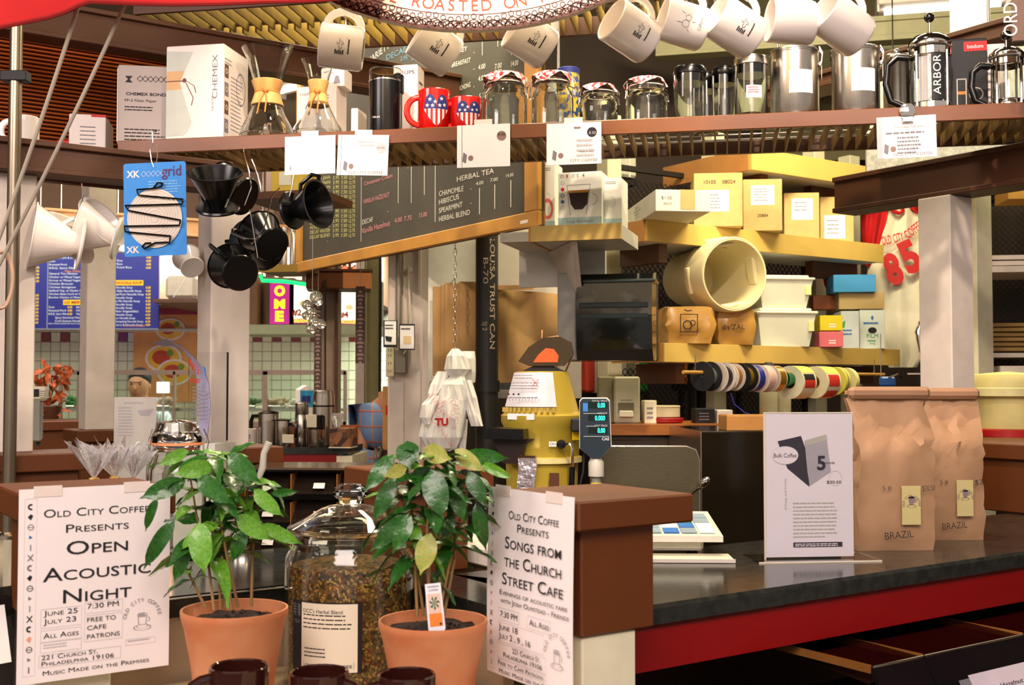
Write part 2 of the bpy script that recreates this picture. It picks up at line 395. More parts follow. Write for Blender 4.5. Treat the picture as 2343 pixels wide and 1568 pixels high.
# ================= counters
def polyslab(g, pts, z0, z1):
    n = len(pts); vs = [(p.x, p.y, z0) for p in pts] + [(p.x, p.y, z1) for p in pts]
    g.add(vs, [tuple(range(n))[::-1], tuple(range(n, 2 * n))] + [(i, (i + 1) % n, n + (i + 1) % n, n + i) for i in range(n)])
E1 = pz(1508, 1384, ZC)
t = th('counter', 'black topped counter with a bright red front band below the kraft coffee bags', 'counter', (E1.x, E1.y, 0), AA)
part(t, 'top', blacktop, lambda g: g.box(-.12, 2.3, 0, .44, ZC - .037, ZC, .006))
part(t, 'red_band', red, lambda g: g.box(-.12, 2.3, .012, .03, ZC - .106, ZC - .037))
part(t, 'back_panel', dbrown, lambda g: g.box(-.12, 2.3, .4, .42, .3, ZC - .037))
part(t, 'end_panel', cream, lambda g: g.box(-.12, -.1, .012, .4, 0, ZC - .037))
P1 = pz(381, 1366, ZC); P2 = pz(1123, 1388, ZC)
s1 = ((P2 - P1).dot(A)); s2 = (P2 - P1).dot(B)   # P1 + s1 A is the inner corner
IC = P1 + A * s1
g = G(); polyslab(g, [P1 - A * .12, IC, P2 - B * .02, P2 - B * .02 + A * .24, E1 - A * .122 + B * .0, E1 - A * .122 + B * .44, IC + A * .4 + B * .42, P1 + B * .42 - A * .12], ZC - .036, ZC)
t = th('corner_counter', 'dark corner counter behind the jar and the coffee plants', 'counter', (0, 0, 0))
mk('top', g, blacktop, t)
g = G(); polyslab(g, [P1 - A * .12 + B * .01, IC + B * .01 + A * .01, P2 - B * .02 + A * .01, P2 - B * .02 + A * .03, IC + A * .03 + B * .03, P1 + B * .03 - A * .12], 0, ZC - .036)
mk('front_panel', g, mt('beige_laminate', 'C0A88C', .5), t)
g = G().tube([P1 - A * .12 + Vector((0, 0, -.004)) - B * .002, IC + Vector((0, 0, -.004)) - A * .002 - B * .002], .0016, 6)
mk('edge_trim', g, chrome, t)
# front ledge carrying pots, jar and mugs
g = G(); C0 = IC - A * .004 - B * .004
polyslab(g, [P1 - B * .6 - A * .1, C0 - A * .9 - B * .006 + A * .5, C0, P2 - A * .006 - B * .06, P2 - A * .0 - B * .6, P2 - B * .75 - A * .5], ZF - .03, ZF)
t = th('front_ledge', 'tan ledge in the foreground under the terracotta pots, jar and brown mugs', 'ledge', (0, 0, 0))
mk('top', g, mt('tan_laminate', 'A8906E', .4), t)
Q = IC - A * .3 - B * .45
part(t, 'pedestal', cream, lambda g: g.at(Q.x, Q.y, 0, AA).box(-.2, .25, -.1, .3, 0, ZF - .03))
# ================= the long shelf, its goods, price cards
xL = along(SP, SA, 262); xR = along(SP, SA, 2343) + .12
SH = th('hanging_shelf', 'long brown shelf with a slatted base carrying jars, mugs and coffee makers', 'shelf', SP, SA)
part(SH, 'fascia', shelfunder, lambda g: g.box(xL, xR, 0, .014, -.036, .002, .002))
part(SH, 'back_rail', dbrown, lambda g: g.box(xL, xR, .29, .31, -.036, .0, .002))
part(SH, 'deck_wire', steel, lambda g: [g.cyl((xL, y, -.003), (xR, y, -.003), .0025, n=6) for y in (.07, .14, .21, .27)])
for i, u in enumerate((262, 700, 1240, 1800, 2343)):
    x = along(SP, SA, u); part(SH, 'hanger_rod', steel, lambda g: g.cyl((x, .3, 0), (x, .3, .42), .004, n=8))
sl0 = None
n = int((xR - xL) / .0305)
for i in range(n):
    x = xL + .012 + i * .0305
    if sl0 is None: sl0 = part(SH, 'slat', slatm, lambda g: g.box(-.002, .002, .014, .29, -.04, -.006)); sl0.location.x = x
    else: c = sl0.copy(); COL.objects.link(c); c.location.x = x
# upper louvred grille from which the mugs hang
UP = pd(1100, 20, 3.1); UP.z = 2.55
UG = th('louvre_grille', 'yellow-lit slatted grille over the shelf at the top', 'grille', UP, SA)
xl = along(UP, SA, 300); xr = along(UP, SA, 1660)
part(UG, 'front_rail', dbrown, lambda g: g.box(xl, xr, -.012, 0, -.02, .035)); part(UG, 'rear_rail', dbrown, lambda g: g.box(xl, xr, .42, .435, -.02, .035))
part(UG, 'middle_rail', dbrown, lambda g: g.box(xl, xr, .205, .213, .0, .035)); 
sl = None; ugm = mt('grille_slat', '947A3A', .5, var=.25)
for i in range(int((xr - xl) / .042)):
    x = xl + .01 + i * .042
    if sl is None: sl = part(UG, 'slat', ugm, lambda g: (g.box(-.003, .003, 0, .205, -.02, .035), g.box(.018, .024, .213, .42, -.02, .035))); sl.location.x = x
    else: c = sl.copy(); COL.objects.link(c); c.location.x = x

for x in (xl + .1, (xl + xr) / 2, xr - .1): part(UG, 'hanger_rod', steel, lambda g: g.cyl((x, .2, .05), (x, .2, 1.2), .006, n=8))
def K(u, o=.1): return sh(u, o).y / F      # metres per pixel there
def H(u, v, o=.1):                           # height above the shelf of a pixel row
    P = sh(u, o); return pd(u, v, P.y).z - ZS
# filter packs
white_b = mt('pale_card', 'E2D6D0', .6, var=.03); greyc = mt('grey_pack', 'A89C96', .6, var=.04)
P = sh(372, .02)
for i in range(6):
    hh = H(300, 162, .1) - i * .005 * (i % 3)
    t = th('filter_pack', ['nearest flat grey pack of bonded filter paper with heavy lettering', 'second grey filter pack from the front of the row', 'third grey filter pack from the front of the row', 'fourth filter pack from the front of the row', 'fifth filter pack from the front of the row', 'hindmost filter pack of the row, beside the white cartons'][i], 'filter pack', loc(P, SA, -.15 - i * .012, .012 + i * .034), rad(9) - i * rad(1), 'filter packs at the left end of the shelf')
    part(t, 'packet', [greyc, white_b], lambda g: (g.box(0, .16, 0, .024, 0, hh, .004), g.mat(1).box(-.001, .004, .003, .021, .01, hh - .01)))
    if i == 0:
        g = G(); g.text('CHEMEX BONDED', .148, hh * .62, .0085, 'R', -.001, bold=.02, fit=.125); g.text('FP-2 Filter Paper', .02, hh * .54, .0075, 'L', -.001, fit=.085)
        g.lines(.02, hh * .48, .09, 2, .008, .003, -.001); g.lines(.02, hh * .2, .11, 4, .0095, .003, -.001, 3)
        for q in range(7): g.ring(.06 + q * .014, hh * .83, .007, .0018, -.001, 4)
        g.poly([(.02, hh * .78), (.04, hh * .78), (.032, hh * .82), (.04, hh * .86), (.02, hh * .86), (.028, hh * .82)], -.001)
        mk('print', g, greyink if 0 else ink, t)
def carton(P, a, sx, sy, sz, label, m=white_b, cat='box', name='carton', group=None, flaps=True):
    t = th(name, label, cat, P, a, group)
    part(t, 'body', m, lambda g: g.box(0, sx, 0, sy, 0, sz - .0015, .0015))
    part(t, 'lid_flap', m, lambda g: (g.box(.001, sx - .001, .001, sy * .495, sz - .0015, sz, .0004), g.box(.001, sx - .001, sy * .505, sy - .001, sz - .0015, sz, .0004)))
    return t
def pr(t, name, m, fn, side=0, sx=0, sy=0, **k):
    "print on a face: side 0 = front (-y), 1 = left end (-x) , 2 = right end (+x)"
    g = G()
    if side == 1: g.M = Matrix.Translation((-.0006, sy, 0)) @ Matrix.Rotation(-pi / 2, 4, 'Z')
    elif side == 2: g.M = Matrix.Translation((sx + .0006, 0, 0)) @ Matrix.Rotation(pi / 2, 4, 'Z')
    else: g.M = Matrix.Translation((0, -.0006, 0))
    fn(g); return mk(name, g, m, t, **k)
P = sh(165, .2); t = carton(loc(sh(150, .12), SA, 0, 0), rad(12), .1, .16, .115, 'white carton standing left of the filter packs with a red top corner')
pr(t, 'print', greyink, lambda g: g.lines(.03, .08, .05, 5, .012, .003))
part(t, 'red_corner', redp, lambda g: g.box(.06, .1005, -.0008, .02, .108, .1155))
t = carton(sh(122, .16), rad(6), .05, .06, .05, 'small red and white carton at the far left of the shelf', redp)
pr(t, 'print', paper, lambda g: (g.disc(.03, .03, .006), g.disc(.03, .015, .005)))
# shelf left extension to carry them
part(SH, 'side_bearer', beam_m, lambda g: g.box(xL - .28, xL, .08, .3, -.03, -.001))
# glass coffee maker box
wX = along(SP, SA, 507) - along(SP, SA, 373); P = loc(sh(373, .03), SA, 0, 0); hB = H(440, 103, .03)
t = carton(P, SA, wX, .16, hB, 'tall white coffee maker carton with a picture of a glass carafe on the front')
def pic(g):
    cx = .035
    g.mat(0).poly([(.001, hB * .70), (.05, hB * .70), (.078, hB * .93), (.001, hB * .95)])
    g.mat(1).poly([(.001, hB * .54), (.046, hB * .54), (.04, hB * .62), (.05, hB * .70), (.05, hB * .735), (.001, hB * .735)], -.0003)
    g.mat(0).poly([(.001, hB * .06), (.05, hB * .06), (.064, hB * .1), (.075, hB * .2), (.046, hB * .54), (.001, hB * .54)], -.0002)
    g.mat(2)
    g.poly([(.001, hB * .625), (.052, hB * .625), (.052, hB * .635), (.001, hB * .635)], -.0005); g.disc(.054, hB * .635, .006, -.0006, 10)
    for a_, b_ in (((.058, .63), (.082, .575)), ((.058, .61), (.08, .45)), ((.082, .575), (.088, .5)), ((.08, .45), (.075, .37))):
        dx = .0012; g.poly([(a_[0] - dx, hB * a_[1]), (a_[0] + dx, hB * a_[1]), (b_[0] + dx, hB * b_[1]), (b_[0] - dx, hB * b_[1])], -.0005)
pr(t, 'picture', [mt('print_glass', 'B9BDB4', .5), mt('print_wood', 'C9A070', .5), mt('print_cord', '6A4038', .6)], pic)
pr(t, 'lettering', greyink, lambda g: (g.text('CHEMEX', wX - .018, hB * .66, .015, 'C', ro=pi / 2, fit=.12), g.text('THE FILTER', wX - .028, hB * .38, .006, 'C', ro=pi / 2)))
def side(g):
    for q in range(4): g.mat(q % 2).rect(.006, .03, hB * (.66 - q * .19), hB * (.80 - q * .19)); g.mat(2).ring(.018, hB * (.73 - q * .19), .004, .004, -.0003, 10)
    g.mat(1).lines(.006, hB * .86, .05, 2, .01, .002)
    for q in range(1): g.ring(.11, hB * .62, .028, .0025, 0, 18, ez=1.5)
    g.lines(.045, hB * .7, .08, 14, .011, .002, 0, 5)
pr(t, 'end_picture', [mt('print_umber', '6A4A3A', .6), greyink, mt('print_sand', 'C9B49A', .6)], side, 2, wX)
# glass coffee makers
def chemex(u, o, ur0, ur1, vtop, vneck, ub0, ub1, label):
    P = sh(u, o); k = P.y / F; rt = (ur1 - ur0) / 2 * k; rb = (ub1 - ub0) / 2 * k; h = H(u, vtop, o); zn = H(u, vneck, o); rn = rt * .42
    t = th('glass_coffee_maker', label, 'coffee maker', P, rad(-20))
    w_ = .0025
    pr_ = [(.001, .006), (rb * .8, .004), (rb, .018), (rb * .98, .03), (rn + (rb - rn) * .45, zn * .55), (rn * 1.05, zn * .93), (rn, zn), (rn * 1.1, zn * 1.1), (rt * .8, h * .9), (rt, h)]
    pi_ = [(r - w_, z + (w_ if i < 2 else 0)) for i, (r, z) in enumerate(pr_)][::-1]; pi_[-1] = (.001, .009)
    part(t, 'carafe', glass, lambda g: g.lathe(pr_ + pi_, 32, cap=False))
    part(t, 'pouring_lip', glass, lambda g: g.tube([(rt * .8, 0, h - .01), (rt * 1.05, 0, h + .001), (rt * 1.14, 0, h + .005)], [.007, .006, .003], 8))
    c = part(t, 'wooden_collar', mt('collar_wood', 'CF9C5C', .4, kind='wave', sc=8, var=.15), lambda g: (g.lathe([(rn * 1.0, zn - .002), (rn * 1.12, zn + .003), (rn * 1.45, zn + .032), (rn * 1.38, zn + .034), (rn * 1.05, zn + .004)], 28, cap=False), g.lathe([(rn * 1.42, zn - .036), (rn * 1.5, zn - .034), (rn * 1.15, zn - .001), (rn * 1.04, zn - .003), (rn * 1.3, zn - .032)], 28, cap=False)))
    part(t, 'leather_tie', mt('leather', 'B8742C', .6), lambda g: (g.lathe([(rn * 1.14, zn - .002), (rn * 1.2, zn), (rn * 1.14, zn + .003)], 24), g.at(rn * .5, -rn * 1.1, zn).ball((0, 0, 0), .009, 10, 6), g.tube([(0, 0, 0), (-.01, -.012, -.03), (-.014, -.02, -.068)], .0022, 6), g.tube([(0, 0, 0), (.01, -.012, -.03), (.012, -.022, -.066)], .0022, 6)))
    return t
chemex(607, .09, 548, 668, 113, 214, 543, 670, 'larger glass coffee maker with a wooden collar beside the carton')
chemex(724, .08, 682, 762, 138, 214, 678, 792, 'smaller glass coffee maker with a wooden collar behind a hanging mug')
t = carton(sh(675, .17), SA, .115, .09, H(730, 197, .17), 'low white carton behind the smaller glass coffee maker'); w1 = .115
pr(t, 'print', greyink, lambda g: (g.text('CHEMEX', .03, H(730, 197, .17) * .85, .008), g.lines(.07, H(730, 197, .17) * .85, .03, 2, .007, .002)))
t = carton(sh(800, .19), SA, .02, .08, .11, 'narrow pale carton edge-on right of the smaller glass coffee maker')
t = carton(loc(sh(732, .18), SA, 0, 0, H(730, 197, .17)), SA, .065, .07, .052, 'small pink-white carton stacked on the low white carton'); pr(t, 'print', greyink, lambda g: (g.poly([(.035, .008), (.055, .008), (.05, .03), (.04, .03)]), g.lines(.01, .04, .03, 1, .01, .003)))
# electric grinder
P = sh(880, .07); h = H(880, 160, .07); r = 40 * K(880, .07)
t = th('electric_coffee_grinder', 'black electric coffee grinder with a clear lid in front of its box', 'coffee grinder', P, rad(-10))
part(t, 'body', blk, lambda g: g.lathe([(r * .92, 0), (r * .95, .008), (r * .97, h * .82), (r * .93, h * .83)], 32))
part(t, 'clear_lid', glass_thin, lambda g: g.lathe([(r * .95, h * .82), (r * .97, h * .97), (r * .9, h), (.001, h), (.001, h - .003), (r * .88, h - .003), (r * .93, h * .96), (r * .92, h * .82)], 32, cap=False))
part(t, 'chrome_band', chrome, lambda g: g.lathe([(r * .975, h * .8), (r * .985, h * .81), (r * .975, h * .825)], 32))
part(t, 'switch_button', blk, lambda g: g.box(r * .5, r * 1.04, -r * .25, r * .25, h * .62, h * .93, .004))
part(t, 'lettering', paper, lambda g: g.text('KRUPS', -.012, h * .22, .005, y=-r * .985))
t = carton(sh(898, .16), SA, .068, .07, H(930, 148, .16), 'white grinder carton behind the black electric grinder'); hh = H(930, 148, .16)
pr(t, 'lettering', ink, lambda g: g.text('KRUPS', .034, hh * .88, .010, fit=.05)); pr(t, 'end_print', ink, lambda g: (g.ring(.03, hh * .55, .009, .004), g.lines(.015, hh * .8, .04, 1, .01, .005), g.poly([(.05, hh * .5), (.066, hh * .5), (.05, hh * .56)])), 2, .068)
# mugs
def mug_thing(t, r, h, m, logo=None, hd=1, handle_r=None):
    part(t, 'body', m, lambda g: g.mug(r, h))
    hr = handle_r or h * .3
    pts = [(hd * (r * .96 + hr * .95 * sin(a)), 0, h * .5 + hr * 1.1 * cos(a)) for a in [pi * i / 10 for i in range(11)]]
    part(t, 'handle', m, lambda g: g.tube(pts, .0062, 8, flat=1.3))
    return t
def wrap(g, r, start=0):
    "bend a flat print drawn in x,z onto a cylinder of radius r facing -y"
    out = []
    for p in g.v[start:]:
        a = p.x / r; out.append(Vector((r * sin(a), -(r + .0006 - p.y) * cos(a), p.z)))
    g.v[start:] = out
def star(g, x, z, r, y): g.poly([(x + (r if i % 2 == 0 else r * .42) * sin(pi * i / 5), z + (r if i % 2 == 0 else r * .42) * cos(pi * i / 5)) for i in range(10)], y)
def flagheart(g, r, h):
    R = r * .82
    def hz(x): a = abs(x) / R; return (.52 + .32 * math.sqrt(max(0, 1 - (2 * a - 1) ** 2))) * h, (.5 - .42 * (1 - a) ** .8) * h
    N = 22
    for i in range(N):
        x0 = -R + 2 * R * i / N; x1 = -R + 2 * R * (i + 1) / N
        for x, y in ((x0, x1),):
            t0, b0 = hz(x0); t1, b1 = hz(x1); mid = .5 * h
            g.mat(0).add([(x0, 0, mid), (x1, 0, mid), (x1, 0, t1), (x0, 0, t0)], [(0, 1, 2, 3)])
            g.mat(1 if (i // 2) % 2 == 0 else 2).add([(x0, 0, b0), (x1, 0, b1), (x1, 0, mid), (x0, 0, mid)], [(0, 1, 2, 3)])
    g.mat(1)
    for x, z in ((-.5, .72), (-.1, .66), (.4, .74), (-.72, .58), (-.3, .57), (.25, .58), (.65, .6)): star(g, x * R, z * h, h * .055, -.0005)
for u, v, o, lab in ((992, 209, .06, 'larger red mug with a stars and stripes heart, beside the grinder'), (1066, 227, .075, 'red stars and stripes heart mug touching the first glass jar')):
    P = sh(u, o); r = 37 * P.y / F; h = H(u, v, o); t = th('flag_mug', lab, 'mug', P, rad(12), 'red heart mugs on the shelf')
    mug_thing(t, r, h, redglz, hd=-1)
    g = G(); flagheart(g, r, h); wrap(g, r); mk('heart_print', g, [navy, paper, redp], t)
# bail jars
gingham = mt('red_gingham', 'C8242C', .8, kind='speck', sc=120, c2='F2DCD6')
def bailjar(P, r, h, label, cloth=True, group=None, seed=0, rz=0):
    t = th('clip_top_jar', label, 'jar', P, rz, group); w_ = .003
    o_ = [(.001, 0), (r * .85, 0), (r, .01), (r, h * .55), (r * .93, h * .66), (r * .78, h * .74), (r * .78, h * .8), (r * .84, h * .81)]
    i_ = [(r * .78, h * .81), (r * .72, h * .79), (r * .72, h * .73), (r * .9, h * .63), (r - w_, h * .54), (r - w_, .012), (r * .82, .005), (.001, .005)]
    part(t, 'glass_body', glass, lambda g: g.lathe(o_ + i_, 28, cap=False))
    part(t, 'glass_lid', glass, lambda g: g.lathe([(.001, h * .9), (r * .5, h * .89), (r * .7, h * .84), (r * .84, h * .83), (r * .86, h * .87), (r * .74, h * .93), (r * .7, h * .98), (.001, h)], 28, cap=False))
    part(t, 'seal_ring', mt('rubber_seal', 'D88A5A', .6) if not cloth else mt('pale_seal', 'E8D8C8', .6), lambda g: g.lathe([(r * .76, h * .812), (r * .87, h * .812), (r * .87, h * .83), (r * .76, h * .83)], 28, cap=False))
    def wires(g):
        g.lathe([(r * .8, h * .765), (r * .815, h * .77), (r * .8, h * .775)], 24)
        for s_ in (-1, 1):
            g.tube([(s_ * r * .8, 0, h * .77), (s_ * r * 1.06, -.004, h * .72), (s_ * r * 1.1, -.004, h * .55), (s_ * r * 1.02, -.004, h * .6), (s_ * r * .98, 0, h * .86), (s_ * r * .86, 0, h * .9)], .0016, 6)
            g.tube([(s_ * r * 1.04, 0, h * .7), (s_ * r * 1.12, .006, h * .84), (s_ * r * .95, .004, h * .93)], .0014, 6)
    part(t, 'wire_bail', chrome, wires)
    if cloth:
        q = random.Random(seed); N = 40
        def cl(g):
            vs = [(0, 0, h * 1.005)]; fs = []
            for i in range(N):
                a = 2 * pi * i / N; k = abs(((i + seed) % 10) - 5) / 5
                vs.append((r * .8 * cos(a), r * .8 * sin(a), h * .985)); rr = r * (.93 + .1 * q.random())
                vs.append((rr * cos(a), rr * sin(a), h * (.96 - .16 * k - .03 * q.random())))
            for i in range(N):
                j = (i + 1) % N; fs += [(0, 1 + 2 * i, 1 + 2 * j), (1 + 2 * i, 2 + 2 * i, 2 + 2 * j, 1 + 2 * j)]
            g.add(vs, fs, True)
        part(t, 'cloth_cover', gingham, cl)
    return t
for i, (u0, u1, v) in enumerate(((1104, 1208, 170), (1216, 1314, 168), (1328, 1416, 196), (1432, 1532, 181))):
    u = (u0 + u1) / 2; P = sh(u, .09); k = P.y / F
    bailjar(P, (u1 - u0) / 2 * k * .98, H(u, v, .09), ['clip-top jar with a red gingham cover next to the red mugs', 'tall clip-top jar with gingham cover in front of the patterned tin', 'lowest clip-top jar, third from the red mugs', 'clip-top jar with gingham cover next to the black-lidded jars'][i], True, 'clip-top jars on the shelf', i + 1, rad(-20 + 12 * i))
    part(bpy.data.objects[-1] if 0 else [x for x in bpy.data.objects if x.name.startswith('clip_top_jar')][-1], 'paper_scoop', paper, lambda g: g.lathe([(.001, .0065), (.03, .0065), (.036, .016), (.03, .018)], 16, cap=False)) if i != 3 else None
P = sh(1302, .22); t = th('patterned_tin', 'round blue and yellow flowered tin behind the second clip-top jar', 'tin', P)
hh = H(1302, 157, .22)
part(t, 'can', mt('floral_print', 'E0C038', .4, kind='speck', sc=90, c2='1E4E8A'), lambda g: g.lathe([(.028, 0), (.03, .004), (.03, hh - .014)], 24))
part(t, 'lid', navy, lambda g: g.lathe([(.031, hh - .016), (.031, hh - .003), (.027, hh)], 24))
# storage jars with black lids
def stjar(u0, u1, v, o, label, lid=blk, lab=None):
    u = (u0 + u1) / 2; P = sh(u, o); r = (u1 - u0) / 2 * P.y / F; h = H(u, v, o)
    t = th('storage_jar', label, 'jar', P, 0, 'straight glass storage jars on the shelf')
    part(t, 'glass_body', glass, lambda g: g.lathe([(.001, 0), (r * .9, 0), (r * .96, .008), (r * .96, h * .88), (r * .92, h * .88), (r * .92, .012), (.001, .007)], 28, cap=False))
    part(t, 'lid', lid, lambda g: g.lathe([(r * .97, h * .86), (r, h * .87), (r, h * .97), (r * .94, h), (.001, h * 1.0)], 28, cap=False))
    part(t, 'lid_plug', blk, lambda g: g.lathe([(r * .9, h * .72), (r * .9, h * .86)], 24))
    if lab: g = G(); g.strip(-.02, .02, h * .3, h * .5, .0003); g.mat(1).lines(-.016, h * .47, .032, 3, .006, .002); wrap(g, r * .97); mk('label', g, [paper, redp], t)
    return t
stjar(1542, 1620, 156, .08, 'glass storage jar with black lid, left of the three'); stjar(1632, 1690, 157, .12, 'glass storage jar with black lid, set back in the middle')
stjar(1684, 1762, 133, .06, 'taller glass storage jar with a chrome rimmed lid and a small label', steel, 1)
stjar(1588, 1650, 172, .2, 'short glass jar with dark lid standing in the rear row')
# steel canisters
def canister(u0, u1, v, o, label, lab=True):
    u = (u0 + u1) / 2; P = sh(u, o); r = (u1 - u0) / 2 * P.y / F * .94; h = H(u, v, o)
    t = th('steel_canister', label, 'canister', P, rad(-15), 'steel clamp-lid canisters on the shelf')
    part(t, 'can', steel, lambda g: g.lathe([(r * .96, 0), (r, .004), (r, h * .9), (r * 1.02, h * .905), (r * 1.02, h * .92)], 40))
    part(t, 'lid', steel, lambda g: g.lathe([(r * 1.03, h * .925), (r * 1.04, h * .95), (r * .98, h * .965), (r * .6, h * .985), (.001, h)], 40, cap=False))
    part(t, 'seal_ring', lgrey, lambda g: g.lathe([(r * .95, h * .915), (r * 1.0, h * .922), (r * .95, h * .93)], 32))
    def clamp(g):
        for s_ in (1,):
            g.box(r * .98, r * 1.12, -.012, .012, h * .72, h * .78, .002); g.tube([(r * 1.1, -.011, h * .76), (r * 1.15, -.011, h * .9), (r * 1.02, -.011, h * .985)], .0018, 6); g.tube([(r * 1.1, .011, h * .76), (r * 1.15, .011, h * .9), (r * 1.02, .011, h * .985)], .0018, 6); g.box(r * 1.09, r * 1.13, -.008, .008, h * .55, h * .74, .002)
        g.ball((0, 0, h + .004), .008, 10, 6)
    part(t, 'wire_clamp', chrome, clamp)
    if lab: g = G(); g.strip(-.012, .05, h * .32, h * .63); wrap(g, r * 1.003); mk('label', g, paper, t)
    return t
canister(1765, 1882, 111, .1, 'steel clamp-lid canister with white label next to the glass jars'); canister(1908, 2022, 108, .1, 'steel clamp-lid canister with white label next to the big coffee press')
canister(2028, 2092, 122, .2, 'steel canister without label set back behind the big press handle', False)
# coffee presses
def press(u, v, rpx, o, label, txt=None):
    P = sh(u, o); r = rpx * P.y / F; H_ = H(u, v, o); h = H_ * .8
    t = th('coffee_press', label, 'coffee press', P, rad(-14), 'chrome and glass coffee presses')
    part(t, 'glass_beaker', glass, lambda g: g.lathe([(.001, .012), (r * .88, .012), (r * .9, .02), (r * .9, h * .82), (r * .87, h * .82), (r * .87, .018), (.001, .016)], 32, cap=False))
    def fr(g):
        g.lathe([(r * .6, .004), (r * .95, .004), (r * .96, .02), (r * .93, .022)], 32)
        g.lathe([(r * .92, h * .7), (r * .98, h * .71), (r * .98, h * .8), (r * .92, h * .81)], 32, cap=False)
        for a in (45, 135, 225, 315): g.tube([(r * .97 * cos(rad(a)), r * .97 * sin(rad(a)), 0), (r * .97 * cos(rad(a)), r * .97 * sin(rad(a)), h * .75)], .003, 6); g.ball((r * cos(rad(a)), r * sin(rad(a)), .006), .006, 8, 6)
    part(t, 'metal_frame', chrome, fr)
    part(t, 'dome_lid', chrome, lambda g: g.lathe([(r * .98, h * .82), (r * 1.02, h * .84), (r * 1.0, h * .9), (r * .75, h * .97), (r * .3, h * 1.0), (.004, h * 1.01)], 32, cap=False))
    part(t, 'plunger_rod', chrome, lambda g: g.cyl((0, 0, h * .1), (0, 0, H_ - .01), .0025))
    part(t, 'plunger_disc', chrome, lambda g: g.lathe([(r * .85, h * .1), (r * .85, h * .13), (.003, h * .14)], 24))
    part(t, 'knob', blk, lambda g: g.ball((0, 0, H_ - .006), .0125, 14, 10))
    part(t, 'handle', blk, lambda g: g.tube([(-r * .95, 0, h * .72), (-r * 1.5, 0, h * .74), (-r * 1.95, 0, h * .64), (-r * 2.02, 0, h * .4), (-r * 1.8, 0, h * .18), (-r * 1.2, 0, h * .1)], .0085, 10))
    if txt:
        g = G(); g.strip(-.002, .032, h * .12, h * .74, .0003); g.mat(1).text(txt, .02, h * .43, .019, 'C', -.0008, ro=pi / 2, fit=h * .5); wrap(g, r * .93); mk('label_sleeve', g, [blkm, paper], t)
        g = G(); g.strip(-.032, -.006, h * .12, h * .68); wrap(g, r * .86); mk('inner_leaflet', g, paper, t)
    return t
press(2137, 35, 48, .07, 'large coffee press with black handle and lettered sleeve', 'ARBOR'); press(2314, 75, 38, .07, 'smaller coffee press cut by the right picture edge', None)
P = sh(2186, .14); hb = H(2230, 88, .14); t = carton(P, SA, .085, .1, hb, 'black coffee press carton with a red name panel between the presses', blkm)
pr(t, 'red_panel', redp, lambda g: g.rect(.03, .085, hb * .84, hb * .96)); pr(t, 'lettering', paper, lambda g: g.text('bodum', .057, hb * .875, .010, y=-.0008))
pr(t, 'picture', [greyp, mt('print_orange', 'C87A3A', .6)], lambda g: (g.frame(.012, .036, hb * .1, hb * .5, .003), g.mat(1).rect(.015, .033, hb * .3, hb * .34), g.mat(0).ring(.058, hb * .3, .014, .003)))
P = sh(2262, .17); t = carton(P, SA, .05, .08, hb * .96, 'pale carton behind the smaller coffee press', white_b); pr(t, 'print', greyink, lambda g: g.lines(.004, hb * .8, .02, 6, .02, .006))
P = pd(2318, 95, 2.5); t = th('board_sign', 'brown sign with large cream letters at the top right edge', 'sign', P, SA)
part(t, 'board', mt('umber_board', '6A5044', .6), lambda g: g.box(0, .3, 0, .012, 0, .1, .002)); part(t, 'lettering', paper, lambda g: g.text('ORD', .009, .05, .03, 'C', -.001, ro=pi / 2, fit=.075))
part(t, 'wire', steel, lambda g: g.cyl((.1, .006, .1), (.1, .006, .9), .0015))
# price cards on the fascia
def pcard(u0, u1, v0, v1, label, ro, fn, clip=False, tape=True, dz=0):
    x0 = along(SP, SA, u0); x1 = along(SP, SA, u1); P = loc(SP, SA, x0, -.004); k = P.y / F; zt = pd(u0, v0, P.y).z; hh = (v1 - v0) * k; wd = x1 - x0
    P.z = zt; t = th('price_card', label, 'price card', P, SA, 'white price cards on the shelf front', eu=(0, ro, SA))
    part(t, 'card', [paper, pale], lambda g: (g.box(0, wd, -.0016, 0, -hh, 0), ))
    if tape: part(t, 'tape', mt('frosted_tape', 'E8D8D0', .4), lambda g: g.box(wd * .32, wd * .66, -.0004 + .0012, .0016, -.008, .014))
    pr(t, 'print', [ink, greyink, pale, redp, mt('print_taupe', '8A7068', .6)], lambda g: (setattr(g, 'M', Matrix.Translation((0, -.0022, -hh))), fn(g, wd, hh)))
    if clip:
        c = part(t, 'bulldog_clip', chrome, lambda g: (g.at(wd * .52, -.004, .006).lathe([(.001, -.001)], 3) if 0 else None, g.at(wd * .52, -.006, .012, 0, pi / 2).lathe([(.018, 0), (.018, .003), (.01, .006), (.001, .006)], 20), g.at().box(wd * .52 - .013, wd * .52 + .013, -.01, .012, -.016, -.002, .002)))
    return t
def f1(g, w, h): g.mat(2).lines(w * .1, h * .2, w * .05, 2, h * .05, h * .03); g.mat(1).rect(w * .1, w * .13, h * .14, h * .22)
def logo(g, w, h, x=.12):
    g.mat(1).poly([(w * x, h * .15), (w * (x + .07), h * .1), (w * (x + .09), h * .3), (w * (x + .02), h * .36)]); g.mat(4).disc(w * (x + .16), h * .22, w * .05, n=12)
def f2(g, w, h):
    g.mat(2).lines(w * .4, h * .86, w * .4, 2, h * .09, h * .04); g.disc(w * .85, h * .68, w * .1); g.mat(1).text('$19.95', w * .85, h * .66, h * .05, y=-.0008); logo(g, w, h); g.mat(1).text('OLD CITY COFFEE', w * .56, h * .03, h * .075, fit=w * .7); g.rect(w * .07, w * .08, 0, h)
def f3(g, w, h): g.mat(4).disc(w * .84, h * .72, w * .09); g.mat(0).text('8.50', w * .84, h * .72, h * .07, y=-.0008); g.mat(1).rect(w * .09, w * .1, 0, h); logo(g, w, h, .1)
